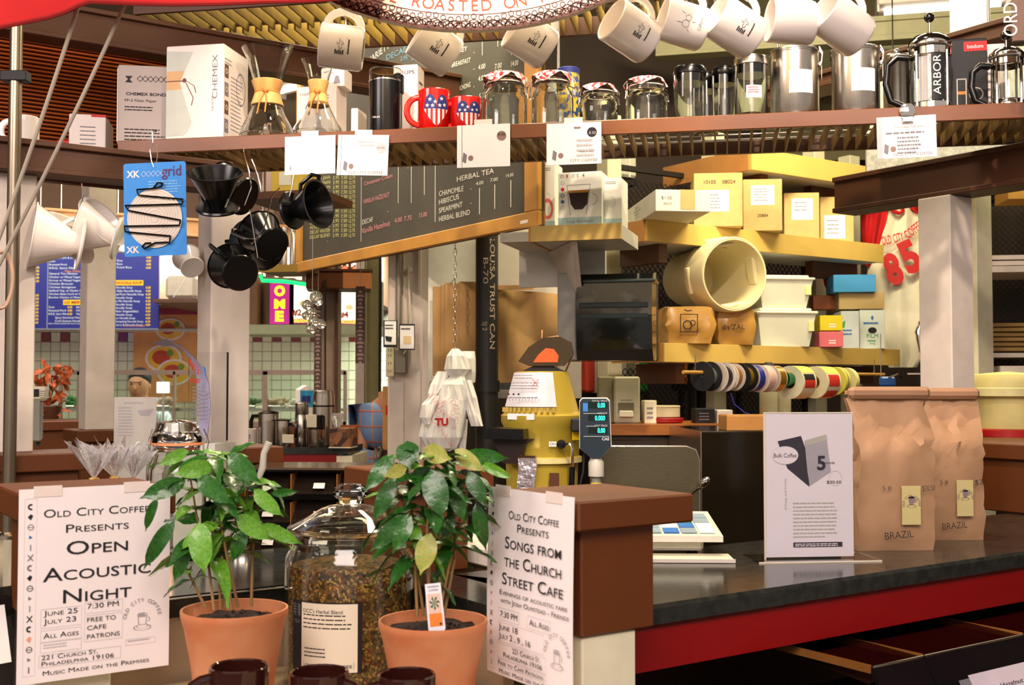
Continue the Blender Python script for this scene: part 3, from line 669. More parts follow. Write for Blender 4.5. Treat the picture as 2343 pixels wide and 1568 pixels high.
def f4(g, w, h):
    g.mat(0).disc(w * .83, h * .76, w * .09); g.mat(2).text('8.50', w * .84, h * .71, h * .07, y=-.0008); g.lines(w * .55, h * .6, w * .34, 4, h * .12, h * .05, seed=4); g.mat(1).text('Made in Italy', w * .73, h * .28, h * .05); g.lines(w * .5, h * .9, w * .15, 1, .1, h * .04); g.mat(4).text('CITY COFFEE', w * .68, h * .06, h * .07, fit=w * .5); logo(g, w, h, .1)
def f5(g, w, h):
    g.mat(1).text('Stainless Canister', w * .56, h * .72, h * .055, fit=w * .5); g.lines(w * .15, h * .62, w * .78, 1, .1, h * .035); g.lines(w * .34, h * .5, w * .4, 5, h * .09, h * .035, seed=9); g.mat(1).text('OLD CITY COFFEE', w * .6, h * .05, h * .07, fit=w * .66); logo(g, w, h, .11); g.mat(2).rect(0, w * .09, 0, h)
pcard(650, 766, 314, 402, 'plain white price card, first from the left on the shelf edge', 0, f1)
pcard(773, 890, 309, 402, 'tilted price card with a grey price spot, second on the shelf edge', rad(2.5), f2)
pcard(1046, 1168, 288, 386, 'price card with a round brown price mark, left of the chalkboard corner', 0, f3)
pcard(1252, 1378, 284, 380, 'price card with a black price spot above the espresso cup box', 0, f4)
pcard(2011, 2148, 270, 366, 'price card hanging from a round bulldog clip at the right', rad(-1), f5, True, False)
# ================= hanging things above
# oval shop sign
P = pd(1070, -330, 2.0); R1 = 578 * 2.0 / F; R2 = 410 * 2.0 / F
t = th('oval_sign', 'large round cream shop sign with red lettering and dark bean border at the top', 'sign', P, 0)
def disc(g):
    g.prism([(R1 * cos(2 * pi * i / 64), R2 * sin(2 * pi * i / 64)) for i in range(64)], 0, .018)
part(t, 'board', mt('sign_cream', 'F4EAD2', .5), disc)
def bord(g):
    for i in range(260):
        a = pi * 1.05 + pi * .9 * i / 259; rr = .972 + .010 * sin(i * 1.7); x, z = R1 * rr * cos(a), R2 * rr * sin(a)
        g.ring(x, z, .006 + .003 * ((i * 7) % 5) / 5, .002, -.001, 8, ez=.75)
        if i % 3 == 0: g.ring(R1 * (rr - .04) * cos(a), R2 * (rr - .04) * sin(a), .004, .0016, -.001, 7)
    g.ring(0, 0, R1 * .985, R1 * .014, -.0008, 64, pi, 2 * pi, R2 / R1); g.ring(0, 0, R1 * .91, R1 * .004, -.0008, 64, pi * 1.25, 2 * pi * .94, R2 / R1)
part(t, 'bean_border', mt('sign_brown', '5A2E22', .6), bord)
part(t, 'lettering', mt('sign_red', 'C04A2A', .6), lambda g: g.arc('COFFEE ROASTED ON PREMISES', 0, 0, R1 * .892, .021, 235, 312, -.001, R2 / R1))
for x in (-.2, .2): part(t, 'chain', steel, lambda g: g.cyl((x, .009, R2 * .8), (x, .009, 3.6 - P.z), .002))
# mugs on a rail
RZ = 2.235; RD = 2.2
t = th('mug_rail', 'thin steel rail above the picture that the mug hooks hang on', 'rail', pd(700, 0, RD).xy.to_3d() + Vector((0, 0, RZ)), 0)
part(t, 'rod', steel, lambda g: g.cyl((0, 0, 0), (1.25, 0, 0), .004)); part(t, 'hanger', steel, lambda g: [g.cyl((x, 0, 0), (x, 0, 3.6 - RZ), .002) for x in (.02, 1.2)])
mug0 = None
def logo1(g, r, h):
    for q in range(5): g.rect(-.02, -.011 - .002 * (q % 2), h * .42 + q * .0036, h * .42 + q * .0036 + .0024)
    g.ring(-.006, h * .5, .0026, .0009, 0, 10, .5, 5.5); g.ring(.001, h * .46, .002, .0008, 0, 10, 2, 7); g.ring(.001, h * .55, .002, .0008, 0, 10, 1, 6); g.ring(.007, h * .5, .002, .0007, 0, 10, 0, 4.5)
    g.rect(-.018, .014, h * .355, h * .361); g.lines(-.018, h * .33, .03, 1, .004, .0026, 0, 6)
def logo2(g, r, h):
    g.ring(-.008, h * .55, .007, .0009, 0, 6); g.ring(.004, h * .52, .006, .0009, 0, 5)
    for a, b in (((-.008, .63), (-.008, .75)), ((-.016, .5), (-.022, .42)), ((-.002, .42), (.0, .33)), ((.01, .6), (.014, .7))):
        g.poly([(a[0] - .0005, h * a[1]), (a[0] + .0005, h * a[1]), (b[0] + .0005, h * b[1]), (b[0] - .0005, h * b[1])])
    g.text('Caffeine', .0, h * .2, .006); g.rect(-.012, .014, h * .165, h * .17)
# u,v of mug centre, in-picture roll (degrees, 0 = upright with handle to the right), turn about own axis
MU = [(782, 108, 84, 'first hanging white mug, above the smaller glass coffee maker', 1, .085, 6), (995, 108, 60, 'hanging white mug half hidden by the sign, above the red mugs', 1, .085, 20), (1214, 90, 62, 'hanging white mug tucked under the sign rim above the gingham jars', 1, .085, 20),
      (1442, 72, 66, 'large hanging mug with shop emblem right of the oval sign', 1, .095, 26), (1562, 55, 76, 'hanging mug with a molecule drawing', 2, .088, 10), (1680, 62, 64, 'hanging mug with shop emblem between the molecule mug and the plain one', 1, .098, 20), (1810, 50, 86, 'plain brightly lit hanging mug above the steel canisters', 0, .088, 4), (1925, 55, 62, 'last hanging mug on the right, next to the big coffee press', 0, .1, 22)]
for i, (u, v, ro, lab, lg, hh, yaw) in enumerate(MU):
    C = pd(u, v, RD); r = .043 if hh < .09 else .045
    t = th('hanging_mug', lab, 'mug', C, 0, 'white mugs hung by their handles')
    mug_thing(t, r, hh, ceram, handle_r=.03)
    if lg:
        g = G(); (logo1 if lg == 1 else logo2)(g, r, hh); wrap(g, r)
        a_ = rad(-8); g.v = [Matrix.Rotation(a_, 3, 'Z') @ p for p in g.v]; mk('emblem', g, greyink if lg == 2 else ink, t)
    # handle (+x of the mug) points up: roll about y, then swing the base towards the lens
    M = Matrix.Rotation(rad(yaw), 4, 'Z') @ Matrix.Rotation(rad(-ro), 4, 'Y')
    M = Matrix.Translation(C) @ M @ Matrix.Translation((0, 0, -hh / 2))
    t.matrix_world = M; t.location = M.to_translation(); t.rotation_euler = M.to_euler()
    top = M @ Vector((r * .96 + .026, 0, hh / 2))
    g = G(); g.tube([top + Vector((-.006, 0, -.004)), top + Vector((0, 0, -.008)), top + Vector((.006, 0, 0)), top + Vector((.002, 0, .012)), Vector((top.x, RD, max(RZ, top.z + .015) + .004))], .0013, 6)
    tag(mk('wire_hook', g, steel), 'thin wire hook holding the ' + ['first white mug above the smaller coffee maker', 'mug above the red mugs', 'mug tucked under the sign rim', 'large mug right of the sign', 'molecule mug', 'mug right of the molecule mug', 'plain bright mug', 'last mug by the big press'][i], 'hook', 'hooks of the hanging mugs')
P = pd(56, 320, 2.78); t = th('shelf_mug', 'white mug half hidden behind the steel pole on the left beam', 'mug', (P.x, P.y, 2.034), rad(200)); mug_thing(t, .034, .075, ceram)
# ropes, pole, canopy on the left
P = pd(34, 300, 2.6)
t = th('steel_pole', 'vertical steel pole at the left beside the slanting ropes', 'pole', (P.x, P.y, 1.2))
part(t, 'tube', mt('dull_steel', '8A7E6C', .3, .9), lambda g: g.cyl((0, 0, -.1), (0, 0, 1.5), .0145, n=16)); zz = pd(34, 176, 2.6).z - 1.2
part(t, 'clamp', blkm, lambda g: g.box(-.03, .03, -.016, .016, zz - .012, zz + .012, .002)); part(t, 'base_flange', steel, lambda g: g.lathe([(.03, -.1), (.03, -.092), (.015, -.085)], 20))
for i, (a, b, c) in enumerate((((182, 5), (95, 280), (-12, 572)), ((292, -5), (165, 280), (-12, 625)))):
    pts = []
    A0, A1, A2 = [pd(q[0], q[1], 1.95 + .02 * i) for q in (a, b, c)]
    for s_ in range(13):
        s = s_ / 12; p = A0 * (1 - s) + A2 * s; pts.append(p + (A1 - (A0 + A2) / 2) * 4 * s * (1 - s) * .6)
    g = G().tube(pts, .0036, 8); tag(mk('rope', g, mt('grey_rope', 'A89C8C', .8, kind='wave', sc=300, var=.3, bump=.3)), ['left one of the two slanting grey ropes', 'right one of the two slanting grey ropes'][i], 'rope', 'slanting ropes')
P = pd(6, 640, 1.99); g = G()
for k in range(4): g.tube([P + Vector(((.018 + .002 * k) * cos(a) - .004 * k, .004 * k, .05 * sin(a))) for a in [2 * pi * i / 24 for i in range(25)]], .003, 6)
tag(mk('rope_coil', g, mt('tan_rope', 'C0A084', .8)), 'coil of tan rope at the left picture edge', 'rope')
g = G(); vs = []; N = 26
prof = [(-60, 75), (0, 62), (60, 50), (110, 40), (150, 27), (180, 12), (205, 4), (300, 8), (400, 10), (500, 8), (600, 4), (700, 2), (770, -3), (900, -20)]
for (u, v) in prof:
    a = pd(u, v, 1.9); vs += [a, a + Vector((0, .01, .012)), a + Vector((0, .05, .10)), a + Vector((0, .0, .12))]
g.add(vs, [(4 * i + j, 4 * i + 4 + j, 4 * i + 5 + j, 4 * i + 1 + j) for i in range(len(prof) - 1) for j in range(3)], True)
t = th('red_canopy', 'red fabric canopy edge along the top left', 'canopy', (0, 0, 0)); mk('fabric', g, mt('red_fabric', 'B01010', .6), t)
g = G().tube([pd(u, v, 1.903) for u, v in prof], .004, 6); mk('hem', g, mt('red_hem', '8A0C0A', .6), t)
part(t, 'hanger', steel, lambda g: [g.cyl(pd(u, -60, 1.95), pd(u, -60, 1.95) + Vector((0, 0, 1.2)), .002) for u in (0, 760)])
P = pd(240, 5, 2.8); t = carton(P + Vector((-.03, 0, 0)), AA, .07, .05, .05, 'small lettered carton resting on the upper beam at the top left'); pr(t, 'lettering', ink, lambda g: g.text('XK', .035, .01, .012)); t.location.z = 2.431
# blue grid card
P = pd(353, 372, 2.72); k = 2.72 / F; wd = 149 * k; hh = 216 * k
t = th('grid_card', 'bright blue hanging card with a wire grid over a white ribbed disc', 'blister card', P, 0, eu=(0, rad(-1.5), rad(-6)))
def rr(w, h, r, n=5):
    pts = []
    for cx, cz, a0 in ((w - r, -r, 0), (r, -r, 90), (r, -h + r, 180), (w - r, -h + r, 270)):
        for i in range(n + 1): a = rad(a0 + 90 * i / n); pts.append((cx + r * cos(a), cz + r * sin(a)))
    return pts
part(t, 'card', mt('sky_blue_card', '2E8EE4', .5, var=.03), lambda g: g.at(-wd / 2, 0, 0).prism(rr(wd, hh, .006), 0, .0015))
def rings(g):
    cz = -hh * .6
    g.disc(0, cz, wd * .44, -.003, 40, wd * .46)
part(t, 'ribbed_disc', mt('bone_plastic', 'EADCCE', .5), lambda g: (rings(g), [g.tube([(wd * .42 * q * cos(a), -.003, -hh * .6 + wd * .44 * q * sin(a)) for a in [2 * pi * i / 30 for i in range(31)]], .0009, 4) for q in (.15, .27, .39, .5, .6, .7, .8, .9, 1.0)]))
W = wd / 2
zz = [(-.02, .265), (.03, .215), (.1, .22) ]
pts = [(.0, -.285), (.08, -.225), (.16, -.235), (.14, -.27), (.0, -.285), (-.28, -.29), (-.25, -.35), (.5, -.415), (.48, -.465), (-.48, -.455), (-.42, -.51), (.45, -.635), (.43, -.69), (-.5, -.675), (-.48, -.735), (.28, -.8), (.26, -.865), (.02, -.865), (-.16, -.925), (-.2, -.9), (-.14, -.865), (.0, -.865)]
sm = []
for i in range(len(pts) - 1):
    for s in range(3): f = s / 3; sm.append((wd * (pts[i][0] * (1 - f) + pts[i + 1][0] * f) * .95, -.008, hh * (pts[i][1] * (1 - f) + pts[i + 1][1] * f)))
part(t, 'wire_grid', blk, lambda g: g.tube(sm, .0022, 6))
part(t, 'print', [paper, mt('plum_print', '5A2A66', .6), mt('faint_blue_print', '7CBCF0', .6)], lambda g: (g.text('XK', -W * .68, -hh * .15, .016, y=-.001, bold=.03), [g.ring(-W * .34 + q * .012, -hh * .12, .006, .001, -.001, 4) for q in range(5)], g.mat(1).text('grid', W * .55, -hh * .15, .026, y=-.001, fit=wd * .31, bold=.01), g.mat(2).lines(-W * .2, -hh * .2, W * 1.1, 5, .0065, .003, -.001, 3), g.mat(0).text('XK', -W * .72, -hh * .96, .016, y=-.001, bold=.03)))
part(t, 'wire_hook', chrome, lambda g: (g.tube([(.0, -.002, -.012), (-.006, -.002, .004), (-.01, 0, .03), (-.004, .004, .05), (.006, .004, .04), (.008, 0, .015), (.004, .001, -.008)], .0012, 6), g.tube([(-.002, .0, .048), (-.004, 0, .075), (.002, .01, .078)], .0015, 6)))
# drippers
def dripper(P, s, m, label, M3, grp, tagc=None, ribs=False, handle=True, base=True):
    t = th('coffee_dripper', label, 'coffee dripper', P, 0, grp)
    r = .062 * s; h = .085 * s
    part(t, 'cone', m, lambda g: g.lathe([(r * .3, 0), (r * .34, h * .12), (r * .98, h), (r * 1.04, h * 1.0), (r * 1.04, h * 1.03), (r * .95, h * 1.03), (r * .3, h * .14), (r * .26, h * .02)], 32, cap=False))
    if base: part(t, 'base_plate', m, lambda g: g.lathe([(r * .2, -.003), (r * .78, -.003), (r * .82, .001), (r * .78, .005), (r * .3, .006)], 32))
    part(t, 'rib', m, lambda g: [g.tube([(r * .36 * cos(a), r * .36 * sin(a), h * .2), (r * .93 * cos(a), r * .93 * sin(a), h * .97)], .0014, 4) for a in [2 * pi * i / 24 for i in range(24)]]) if ribs else None
    if handle: part(t, 'handle', m, lambda g: g.tube([(r * .9, 0, h * .88), (r * 1.35, 0, h * .9), (r * 1.55, 0, h * .6), (r * 1.2, 0, h * .2), (r * .5, 0, h * .25)], .0055 * s, 8))
    if tagc: part(t, 'sticker', [paper, greyink], lambda g: (g.at(0, -r * .72, h * .5, 0, rad(-32) if 0 else rad(32)).rect(-.014, .014, -.016, .016, -.001), g.mat(1).rect(.0, .012, -.013, .013, -.0015)))
    M = M3.to_4x4(); M.translation = P; t.location = P; t.rotation_euler = M.to_euler(); return t
def look(axis, roll=0):       # rotation taking +z to the given axis
    q = Vector(axis).normalized().to_track_quat('Z', 'Y').to_matrix() @ Matrix.Rotation(roll, 3, 'Z'); return q
WD = 2.75
dripper(pd(185, 560, WD), 1.28, ceram, 'wide white coffee dripper lowest in the white cluster', look((-.75, -.35, .12), rad(200)), 'white coffee drippers hung at the left', handle=False)
dripper(pd(172, 560, WD + .1), 1.15, ceram, 'white coffee dripper with a sticker in the white cluster', look((.72, -.25, .5), rad(180)), 'white coffee drippers hung at the left', tagc=True)
dripper(pd(270, 545, WD + .06), 1.1, ceram, 'white coffee dripper half hidden by the blue card', look((-.9, -.2, .25), 0), 'white coffee drippers hung at the left', handle=False)
dripper(pd(440, 612, WD + .15), .6, ceram, 'small white dripper below and right of the blue card', look((-.4, .6, .5), 0), 'white coffee drippers hung at the left', handle=False)
GB = 'black coffee drippers hung together'
BD = 2.62
dripper(pd(498, 478, BD), 1.0, blk, 'uppermost black dripper, open rim facing up toward the lens', look((.05, -.45, .85), rad(120)), GB, ribs=True)
dripper(pd(560, 450, BD + .1), .95, blk, 'black dripper with a white barcode tag in the middle of the cluster', look((-.75, .3, .35), 0), GB, tagc=True)
dripper(pd(668, 482, BD + .02), .9, blk, 'black dripper at the right with its ribbed mouth facing right', look((.8, -.42, .12), rad(70)), GB, ribs=True, tagc=True)
dripper(pd(622, 560, BD + .03), .85, blk, 'tilted black dripper showing its oval base plate', look((-.45, .5, .4), 0), GB)
dripper(pd(560, 545, BD + .12), .95, blk, 'black dripper hidden behind the others of the cluster', look((.3, .6, -.1), 0), GB)
dripper(pd(550, 625, BD - .02), .85, blk, 'lowest black dripper showing its round flat base', look((-.5, .78, .3), rad(40)), GB)
for i, pts in enumerate((((560, 360), (570, 395), (575, 430), (560, 470)), ((575, 365), (590, 400), (598, 440)), ((640, 430), (622, 450), (605, 520), (575, 560)), ((572, 480), (578, 515), (585, 560), (590, 590)), ((672, 400), (668, 430), (662, 450)), ((187, 420), (190, 450), (180, 490)))):
    g = G().tube([pd(u, v, BD if i < 5 else WD) for u, v in pts] if i else [pd(556, 338, BD)] + [pd(u, v, BD) for u, v in pts], .0016, 6)
    tag(mk('wire_hook', g, chrome), ['long wire hook at the top of the black drippers', 'short wire hook right of the long one', 'black-cluster hook slanting to the left', 'wire hook holding the lowest black dripper', 'wire hook of the rightmost black dripper', 'wire hook of the white drippers'][i], 'hook')
# chalkboards
def chalkboard(P, L, z0, z1, label, fr=.045):
    t = th('chalkboard', label, 'chalkboard', (P.x, P.y, z0), BA + pi)   # local x runs from far-left to near-right
    h = z1 - z0
    part(t, 'slate', board_m, lambda g: g.box(-L, 0, .004, .016, 0, h))
    for a in ((-L, 0, 0, fr), (-L, 0, h - fr, h)): part(t, 'frame_rail', wood, lambda g: g.box(a[0], a[1], -.012, .02, a[2], a[3], .003))
    for a in ((-L, -L + fr), (-fr * 1.6, 0)): part(t, 'frame_stile', wood, lambda g: g.box(a[0], a[1], -.0115, .0195, fr, h - fr, .003))
    return t
# ================= chalkboards (writing copied)
Pc = pd(1237, 515, 3.4)
zb = Pc.z
t = chalkboard(Pc, 1.80, zb, zb + 1.08, 'large wood framed chalkboard hanging below the shelf with the herbal tea list')
def cb(g):
    # pixel -> board coords
    def C(u, v):
        a = -along(Pc, BA, u); Q = Pc + B * (-a); return a, pd(u, v, Q.y).z - zb
    def tx(s, u0, v0, u1, v1, m, h=None, bold=-.004):
        a0, z0 = C(u0, v0); a1, z1 = C(u1, v1); q0, y0 = C(u0, v0 - (h or 12)); hh = y0 - z0
        g.mat(m).text(s, a0, z0, hh, 'L', -.0004, fit=abs(a1 - a0), ro=math.atan2(z1 - z0, abs(a1 - a0)))
    def vl(u, v0, v1, m=0):
        a, z0 = C(u, v0); _, z1 = C(u, v1); g.mat(m).rect(a - .002, a + .002, z1, z0)
    for s, v, u1 in (('HERBAL TEA', 412, 1125),): tx(s, 1043, 416, 1128, 396, 0, 12)
    for i, (s, u1) in enumerate((('CHAMOMILE', 1058), ('HIBISCUS', 1048), ('SPEARMINT', 1056), ('HERBAL BLEND', 1073))): tx(s, 1002, 449 + i * 19.5, u1, 437 + i * 18, 0, 12)
    for u, v0, v1 in ((1095, 430, 490), (1130, 422, 478), (1167, 412, 474), (993, 370, 508), (938, 370, 464), (968, 372, 446), (908, 372, 465), (823, 405, 553)): vl(u, v0, v1)
    for s, u, v in (('4.00', 1087, 424), ('7.00', 1120, 416), ('14.00', 1156, 406)): tx(s, u, v, u + 17, v - 3, 0, 8)
    for s, u0, v0, u1, v1, h in (('Cinnamon Cream', 830, 425, 895, 405, 9), ('VANILLA HAZELNUT', 828, 467, 888, 450, 11), ('Vanilla Hazelnut', 825, 535, 890, 516, 13)): tx(s, u0, v0, u1, v1, 2, h)
    tx('DECAF', 826, 514, 850, 507, 0, 11)
    for s, u, v in (('4.00', 900, 510), ('7.75', 922, 506), ('15.00', 957, 498)): tx(s, u, v, u + 17, v - 3, 2, 11)
    names = ['MOCHA JAVA', 'MOCHA SANANI', 'COLOMBIAN', 'SUMATRA', 'GUATEMALA', 'COSTA RICA', 'FRENCH', 'ITALIAN', 'KENYA AA', 'ESPRESSO', 'HOUSE BLEND', 'DECAF WATER', 'DECAF BLEND']
    for i, s in enumerate(names):
        v = 415 + i * 11; tx(s, 706, v, 752, v - 6, 1, 8); 
        for u, q in ((758, '3.95'), (777, '7.50'), (795, '12.75')): tx(q, u, v - 4, u + 14, v - 6, 1, 8)
    for u, v in ((1075, 432), (1075, 465), (930, 384), (884, 484), (746, 552)): a, z = C(u, v); g.mat(0).disc(a, z, .002, n=8)
g = G(); g.M = Matrix.Translation((0, .003, 0)); cb(g); mk('chalk_writing', g, [chalkw, chalky, chalkp, chalkb], t)
part(t, 'paper_label', paper, lambda g: g.box(-.09, -.05, -.0125, -.012, .012, .022))
def cb2(g):
    zz = zb
    def C(u, v):
        a = -along(Pc, BA, u); Q = Pc + B * (-a); return a, pd(u, v, Q.y).z - zz
    def tx(s, u0, v0, u1, v1, m, h):
        a0, z0 = C(u0, v0); a1, z1 = C(u1, v1); q0, y0 = C(u0, v0 - h); g.mat(m).text(s, a0, z0, y0 - z0, 'L', fit=abs(a1 - a0), ro=math.atan2(z1 - z0, abs(a1 - a0)))
    tx('VARIETY', 838, 148, 888, 108, 0, 16); tx('1/4 lb', 904, 104, 922, 96, 0, 12); tx('DECAF', 880, 138, 925, 118, 3, 13)
    for s, u, v in (('3.95', 912, 140), ('8.95', 938, 138), ('4.95', 968, 120), ('9.50', 968, 165), ('5.00', 968, 190)): tx(s, u, v, u + 16, v - 4, 3, 11)
    tx('EARL GREY', 1016, 128, 1066, 116, 0, 11); tx('IRISH BREAKFAST', 1010, 160, 1074, 142, 0, 11); tx('KEEMUN', 1008, 204, 1042, 190, 0, 11); tx('LAPSANG SOUCHONG', 1010, 222, 1074, 198, 0, 11)
    for s, u, v in (('4.00', 1092, 160), ('7.00', 1130, 158), ('14.00', 1168, 126), ('14.00', 1168, 152), ('4.00', 1092, 186), ('7.00', 1130, 172), ('5.00', 1094, 226)): tx(s, u, v, u + 16, v - 4, 0, 12)
    for u, v0, v1 in ((848, 72, 100), (878, 72, 84), (1002, 150, 205), (1101, 76, 126), (1137, 75, 106)): a, z0 = C(u, v0); _, z1 = C(u, v1); g.mat(0).rect(a - .0015, a + .0015, z1, z0)
    for v in (120, 158, 198): a, z = C(1082, v); g.mat(0).disc(a, z, .002, n=8)
g = G(); g.M = Matrix.Translation((0, .003, 0)); cb2(g); mk('chalk_writing', g, [chalkw, chalky, chalkp, chalkb], t)
# hanging chains for the boards (out of frame)
for x in (-.2, -1.3): part(t, 'hanging_chain', steel, lambda g: g.cyl((x, .005, 1.06), (x, .005, 3.6 - zb), .003))
# ================= storage shelves and racks
def shelf(name, P, a, L, D, h, label, m=yelwood, cleat=True, um=lgrey):
    "P is the near-left top corner of the front edge"
    t = th(name, label, 'shelf', (P.x, P.y, P.z), a)
    part(t, 'board', um, lambda g: g.box(.002, L - .002, .012, D, -h + .003, 0))
    part(t, 'front_lip', m, lambda g: g.box(0, L, 0, .012, -h, .0015, .001)); part(t, 'end_lip', mt('tan_end', 'A8743A', .5), lambda g: g.box(-.008, .002, .012, D, -h, .001))
    return t
def Hh(P, v): return pd(1171, v, P.y).z
def onsh(S, a, u, o): P = loc(S, a, 0, o); return P + dirv(a) * along(P, a, u)
ST = AA
# shelf rows (front edge left end at u,v and depth)
def rowshelf(u0, u1, v0, d, D, h, label, **k):
    P = pd(u0, v0, d); L = along(P, ST, u1); return shelf('wall_shelf', P, ST, L, D, h, label, **k), P, L
s2, S2, L2 = rowshelf(1480, 2025, 503, 4.0, .3, .075, 'middle yellow-edged storage shelf holding brown and white cartons')
s3, S3, L3 = rowshelf(1520, 2060, 786, 3.95, .28, .065, 'lower yellow-edged storage shelf holding the big pail and plastic tubs')
s1_, S1, L1 = rowshelf(1720, 2022, 338, 4.35, .5, .085, 'top yellow-edged storage shelf just under the long brown shelf')
for t, P, L in ((s2, S2, L2), (s3, S3, L3), (s1_, S1, L1)):
    part(t, 'end_cleat', dbrown, lambda g: g.box(L - .3, L - .02, .12, .16, -.14, -.068))
    part(t, 'end_cleat', dbrown, lambda g: g.box(.1, .14, .05, .27, -.14, -.068))
# uprights of the cage wall + expanded metal panels
def cagepost(u, d, w_, z0, z1, m, label): return post(pd(u, 600, d), w_, z0, z1, label, m)
def onback(u): Pb = loc(S2, ST, 0, .36); return Pb + A * along(Pb, ST, u)
for u, lab in ((1392, 'cream stud left of the mesh cage, behind the espresso cup box'), (1634, 'cream stud of the mesh cage above the brown cartons'), (1868, 'cream stud of the mesh cage right of the tubs'), (1950, 'cream stud of the mesh cage beside the team shirt')):
    Q = onback(u); post(Vector((Q.x, Q.y, 0)), .07, 0, 2.5, lab, mt('khaki_paint', 'C2BC9A', .55))
dark_iron = mt('dark_mesh', '1C1712', .5, .4)
def mesh_panel(u0, u1, z0, z1, label, back, cell=.028, bm=None):
    Q0 = onback(u0); L = along(Q0, ST, u1); Q0 = loc(Q0, ST, 0, .06); t = th('mesh_panel', label, 'mesh panel', (Q0.x, Q0.y, z0), ST)
    h = z1 - z0; cw = cell; ch = cell * 2.1; b = .0016
    def ms(g):
        nc = int(L / cw); nr = int(h / ch)
        for c in range(nc):
            for sgn in (1, -1):
                x = (c + .5) * cw; vs = []; n = nr * 2 + 1
                for r in range(n):
                    xx = x + (cw / 2 if r % 2 else -cw / 2) * sgn * .96; z = r * ch / 2
                    vs += [(xx - b, -b, z), (xx + b, -b, z), (xx + b, b, z), (xx - b, b, z)]
                g.add(vs, [(4 * r + j, 4 * r + (j + 1) % 4, 4 * r + 4 + (j + 1) % 4, 4 * r + 4 + j) for r in range(n - 1) for j in range(4)])
    part(t, 'expanded_metal', dark_iron, ms, kind='stuff')
    part(t, 'frame', dark_iron, lambda g: (g.box(-.02, 0, -.01, .01, 0, h), g.box(L, L + .02, -.01, .01, 0, h), g.box(-.02, L + .02, -.01, .01, -.02, 0), g.box(-.02, L + .02, -.01, .01, h, h + .02)))
    return t
mesh_panel(1424, 1630, 1.62, 2.3, 'dark expanded metal panel behind the white carton and pail', 0)
mesh_panel(1668, 1862, 1.62, 2.3, 'dark expanded metal panel behind the tall brown cartons', 0)
mesh_panel(1440, 1600, 1.22, 1.56, 'dark expanded metal panel below the lower shelf, left of the ribbon rod', 0)
mesh_panel(1640, 1862, 1.22, 1.56, 'dark expanded metal panel below the lower shelf, behind the ribbon spools', 0)
# dark store behind the cage, with lit goods seen through the mesh
Q = loc(onback(1400), ST, -.6, .9); Q = Q + A * along(Q, ST, 1000)
g = G(); g.at(Q.x, Q.y, 0, ST).box(0, 5.5, 0, .04, 0, 3.3); struct('wall_store', g, mt('store_dark', '30241A', .8, sc=2, var=.3))
for i, (u, v, w_, h, c, lab) in enumerate(((1458, 840, .1, .22, 'C8402C', 'red cloth behind the lower mesh'), (1505, 845, .2, .24, 'E4C8B4', 'pale pink sheet behind the lower mesh'), (1550, 835, .14, .24, '2E9A40', 'green banner behind the lower mesh'), (1700, 850, .12, .12, 'E07828', 'orange pack behind the ribbon spools'), (1775, 850, .16, .14, 'E8DCC8', 'pale crate behind the ribbon spools'), (1838, 850, .07, .12, 'E0A080', 'salmon pack behind the ribbon spools'), (1545, 372, .09, .12, 'B8B4A0', 'pale pail high behind the upper mesh'), (1745, 392, .1, .09, 'D8D4C0', 'light pail high behind the second upper mesh'))):
    Q = loc(onback(u), ST, .1, .45); Q.z = Hh(Q, v) - h / 2
    t = th('stored_goods', lab, 'packet', Q, ST); m_ = mt('goods_%s' % c, c, .6)
    part(t, 'bundle', m_, lambda g: g.box(0, w_, 0, .1, 0, h, .01)); part(t, 'band', lgrey, lambda g: g.box(w_ * .45, w_ * .55, -.002, .102, -.001, h + .001))
    part(t, 'rack_bar', dark_iron, lambda g: g.box(-.02, w_ + .02, .02, .08, -.03, 0)); part(t, 'rack_leg', dark_iron, lambda g: g.box(.0, .02, .04, .06, -Q.z, -.03))
# cartons on the middle shelf
def shbox(S_, u0, u1, v0, o, dep, label, m=card, turn=0, g0=None, zb_=None):
    Q = onsh(S_, ST, u0, o)
    if turn: pass
    L = along(Q, ST + turn, u1); hh = pd(u0, v0, Q.y).z - S_.z
    t = carton(Vector((Q.x, Q.y, zb_ or S_.z + .002)), ST + turn, L, dep, hh if zb_ is None else g0, label, m, group=None); return t, L, hh
whitecard = mt('white_card', 'D8D6C4', .6)
TR = rad(-40)
t, L, hh = shbox(S2, 1590, 1702, 398, .05, .24, 'tall brown carton with printed numbers, left of the pair', card, TR)
pr(t, 'label', [paper, greyink], lambda g: (g.rect(L * .05, L * .72, hh * .28, hh * .68), g.mat(1).lines(L * .15, hh * .6, L * .45, 5, hh * .06, hh * .02, -.0005)))
pr(t, 'stamp', ink, lambda g: (g.text('10105', L * .33, hh * .8, hh * .07), g.text('08024', L * .72, hh * .8, hh * .07)))
t, L, hh = shbox(S2, 1703, 1793, 412, .03, .24, 'tall brown carton with a big white label and stamped number', card, TR)
pr(t, 'label', [paper, greyink], lambda g: (g.rect(L * .2, L * .8, hh * .5, hh * .88), g.mat(1).lines(L * .28, hh * .82, L * .42, 5, hh * .055, hh * .018, -.0005)))
pr(t, 'stamp', ink, lambda g: g.text('20884', L * .5, hh * .27, hh * .06))
t, L, hh = shbox(S2, 1797, 1878, 443, .12, .22, 'shorter brown carton with a label near its top', card, TR)
pr(t, 'label', [paper, greyink], lambda g: (g.rect(L * .22, L * .82, hh * .42, hh * .88), g.mat(1).lines(L * .3, hh * .8, L * .42, 3, hh * .08, hh * .025, -.0005)))
t, L, hh = shbox(S2, 1880, 1957, 452, .12, .22, 'shorter brown carton with a label low on its face, at the shelf end', card, TR)
pr(t, 'label', [paper, greyink], lambda g: (g.rect(L * .12, L * .74, hh * .1, hh * .6), g.mat(1).lines(L * .2, hh * .5, L * .42, 4, hh * .09, hh * .025, -.0005)))
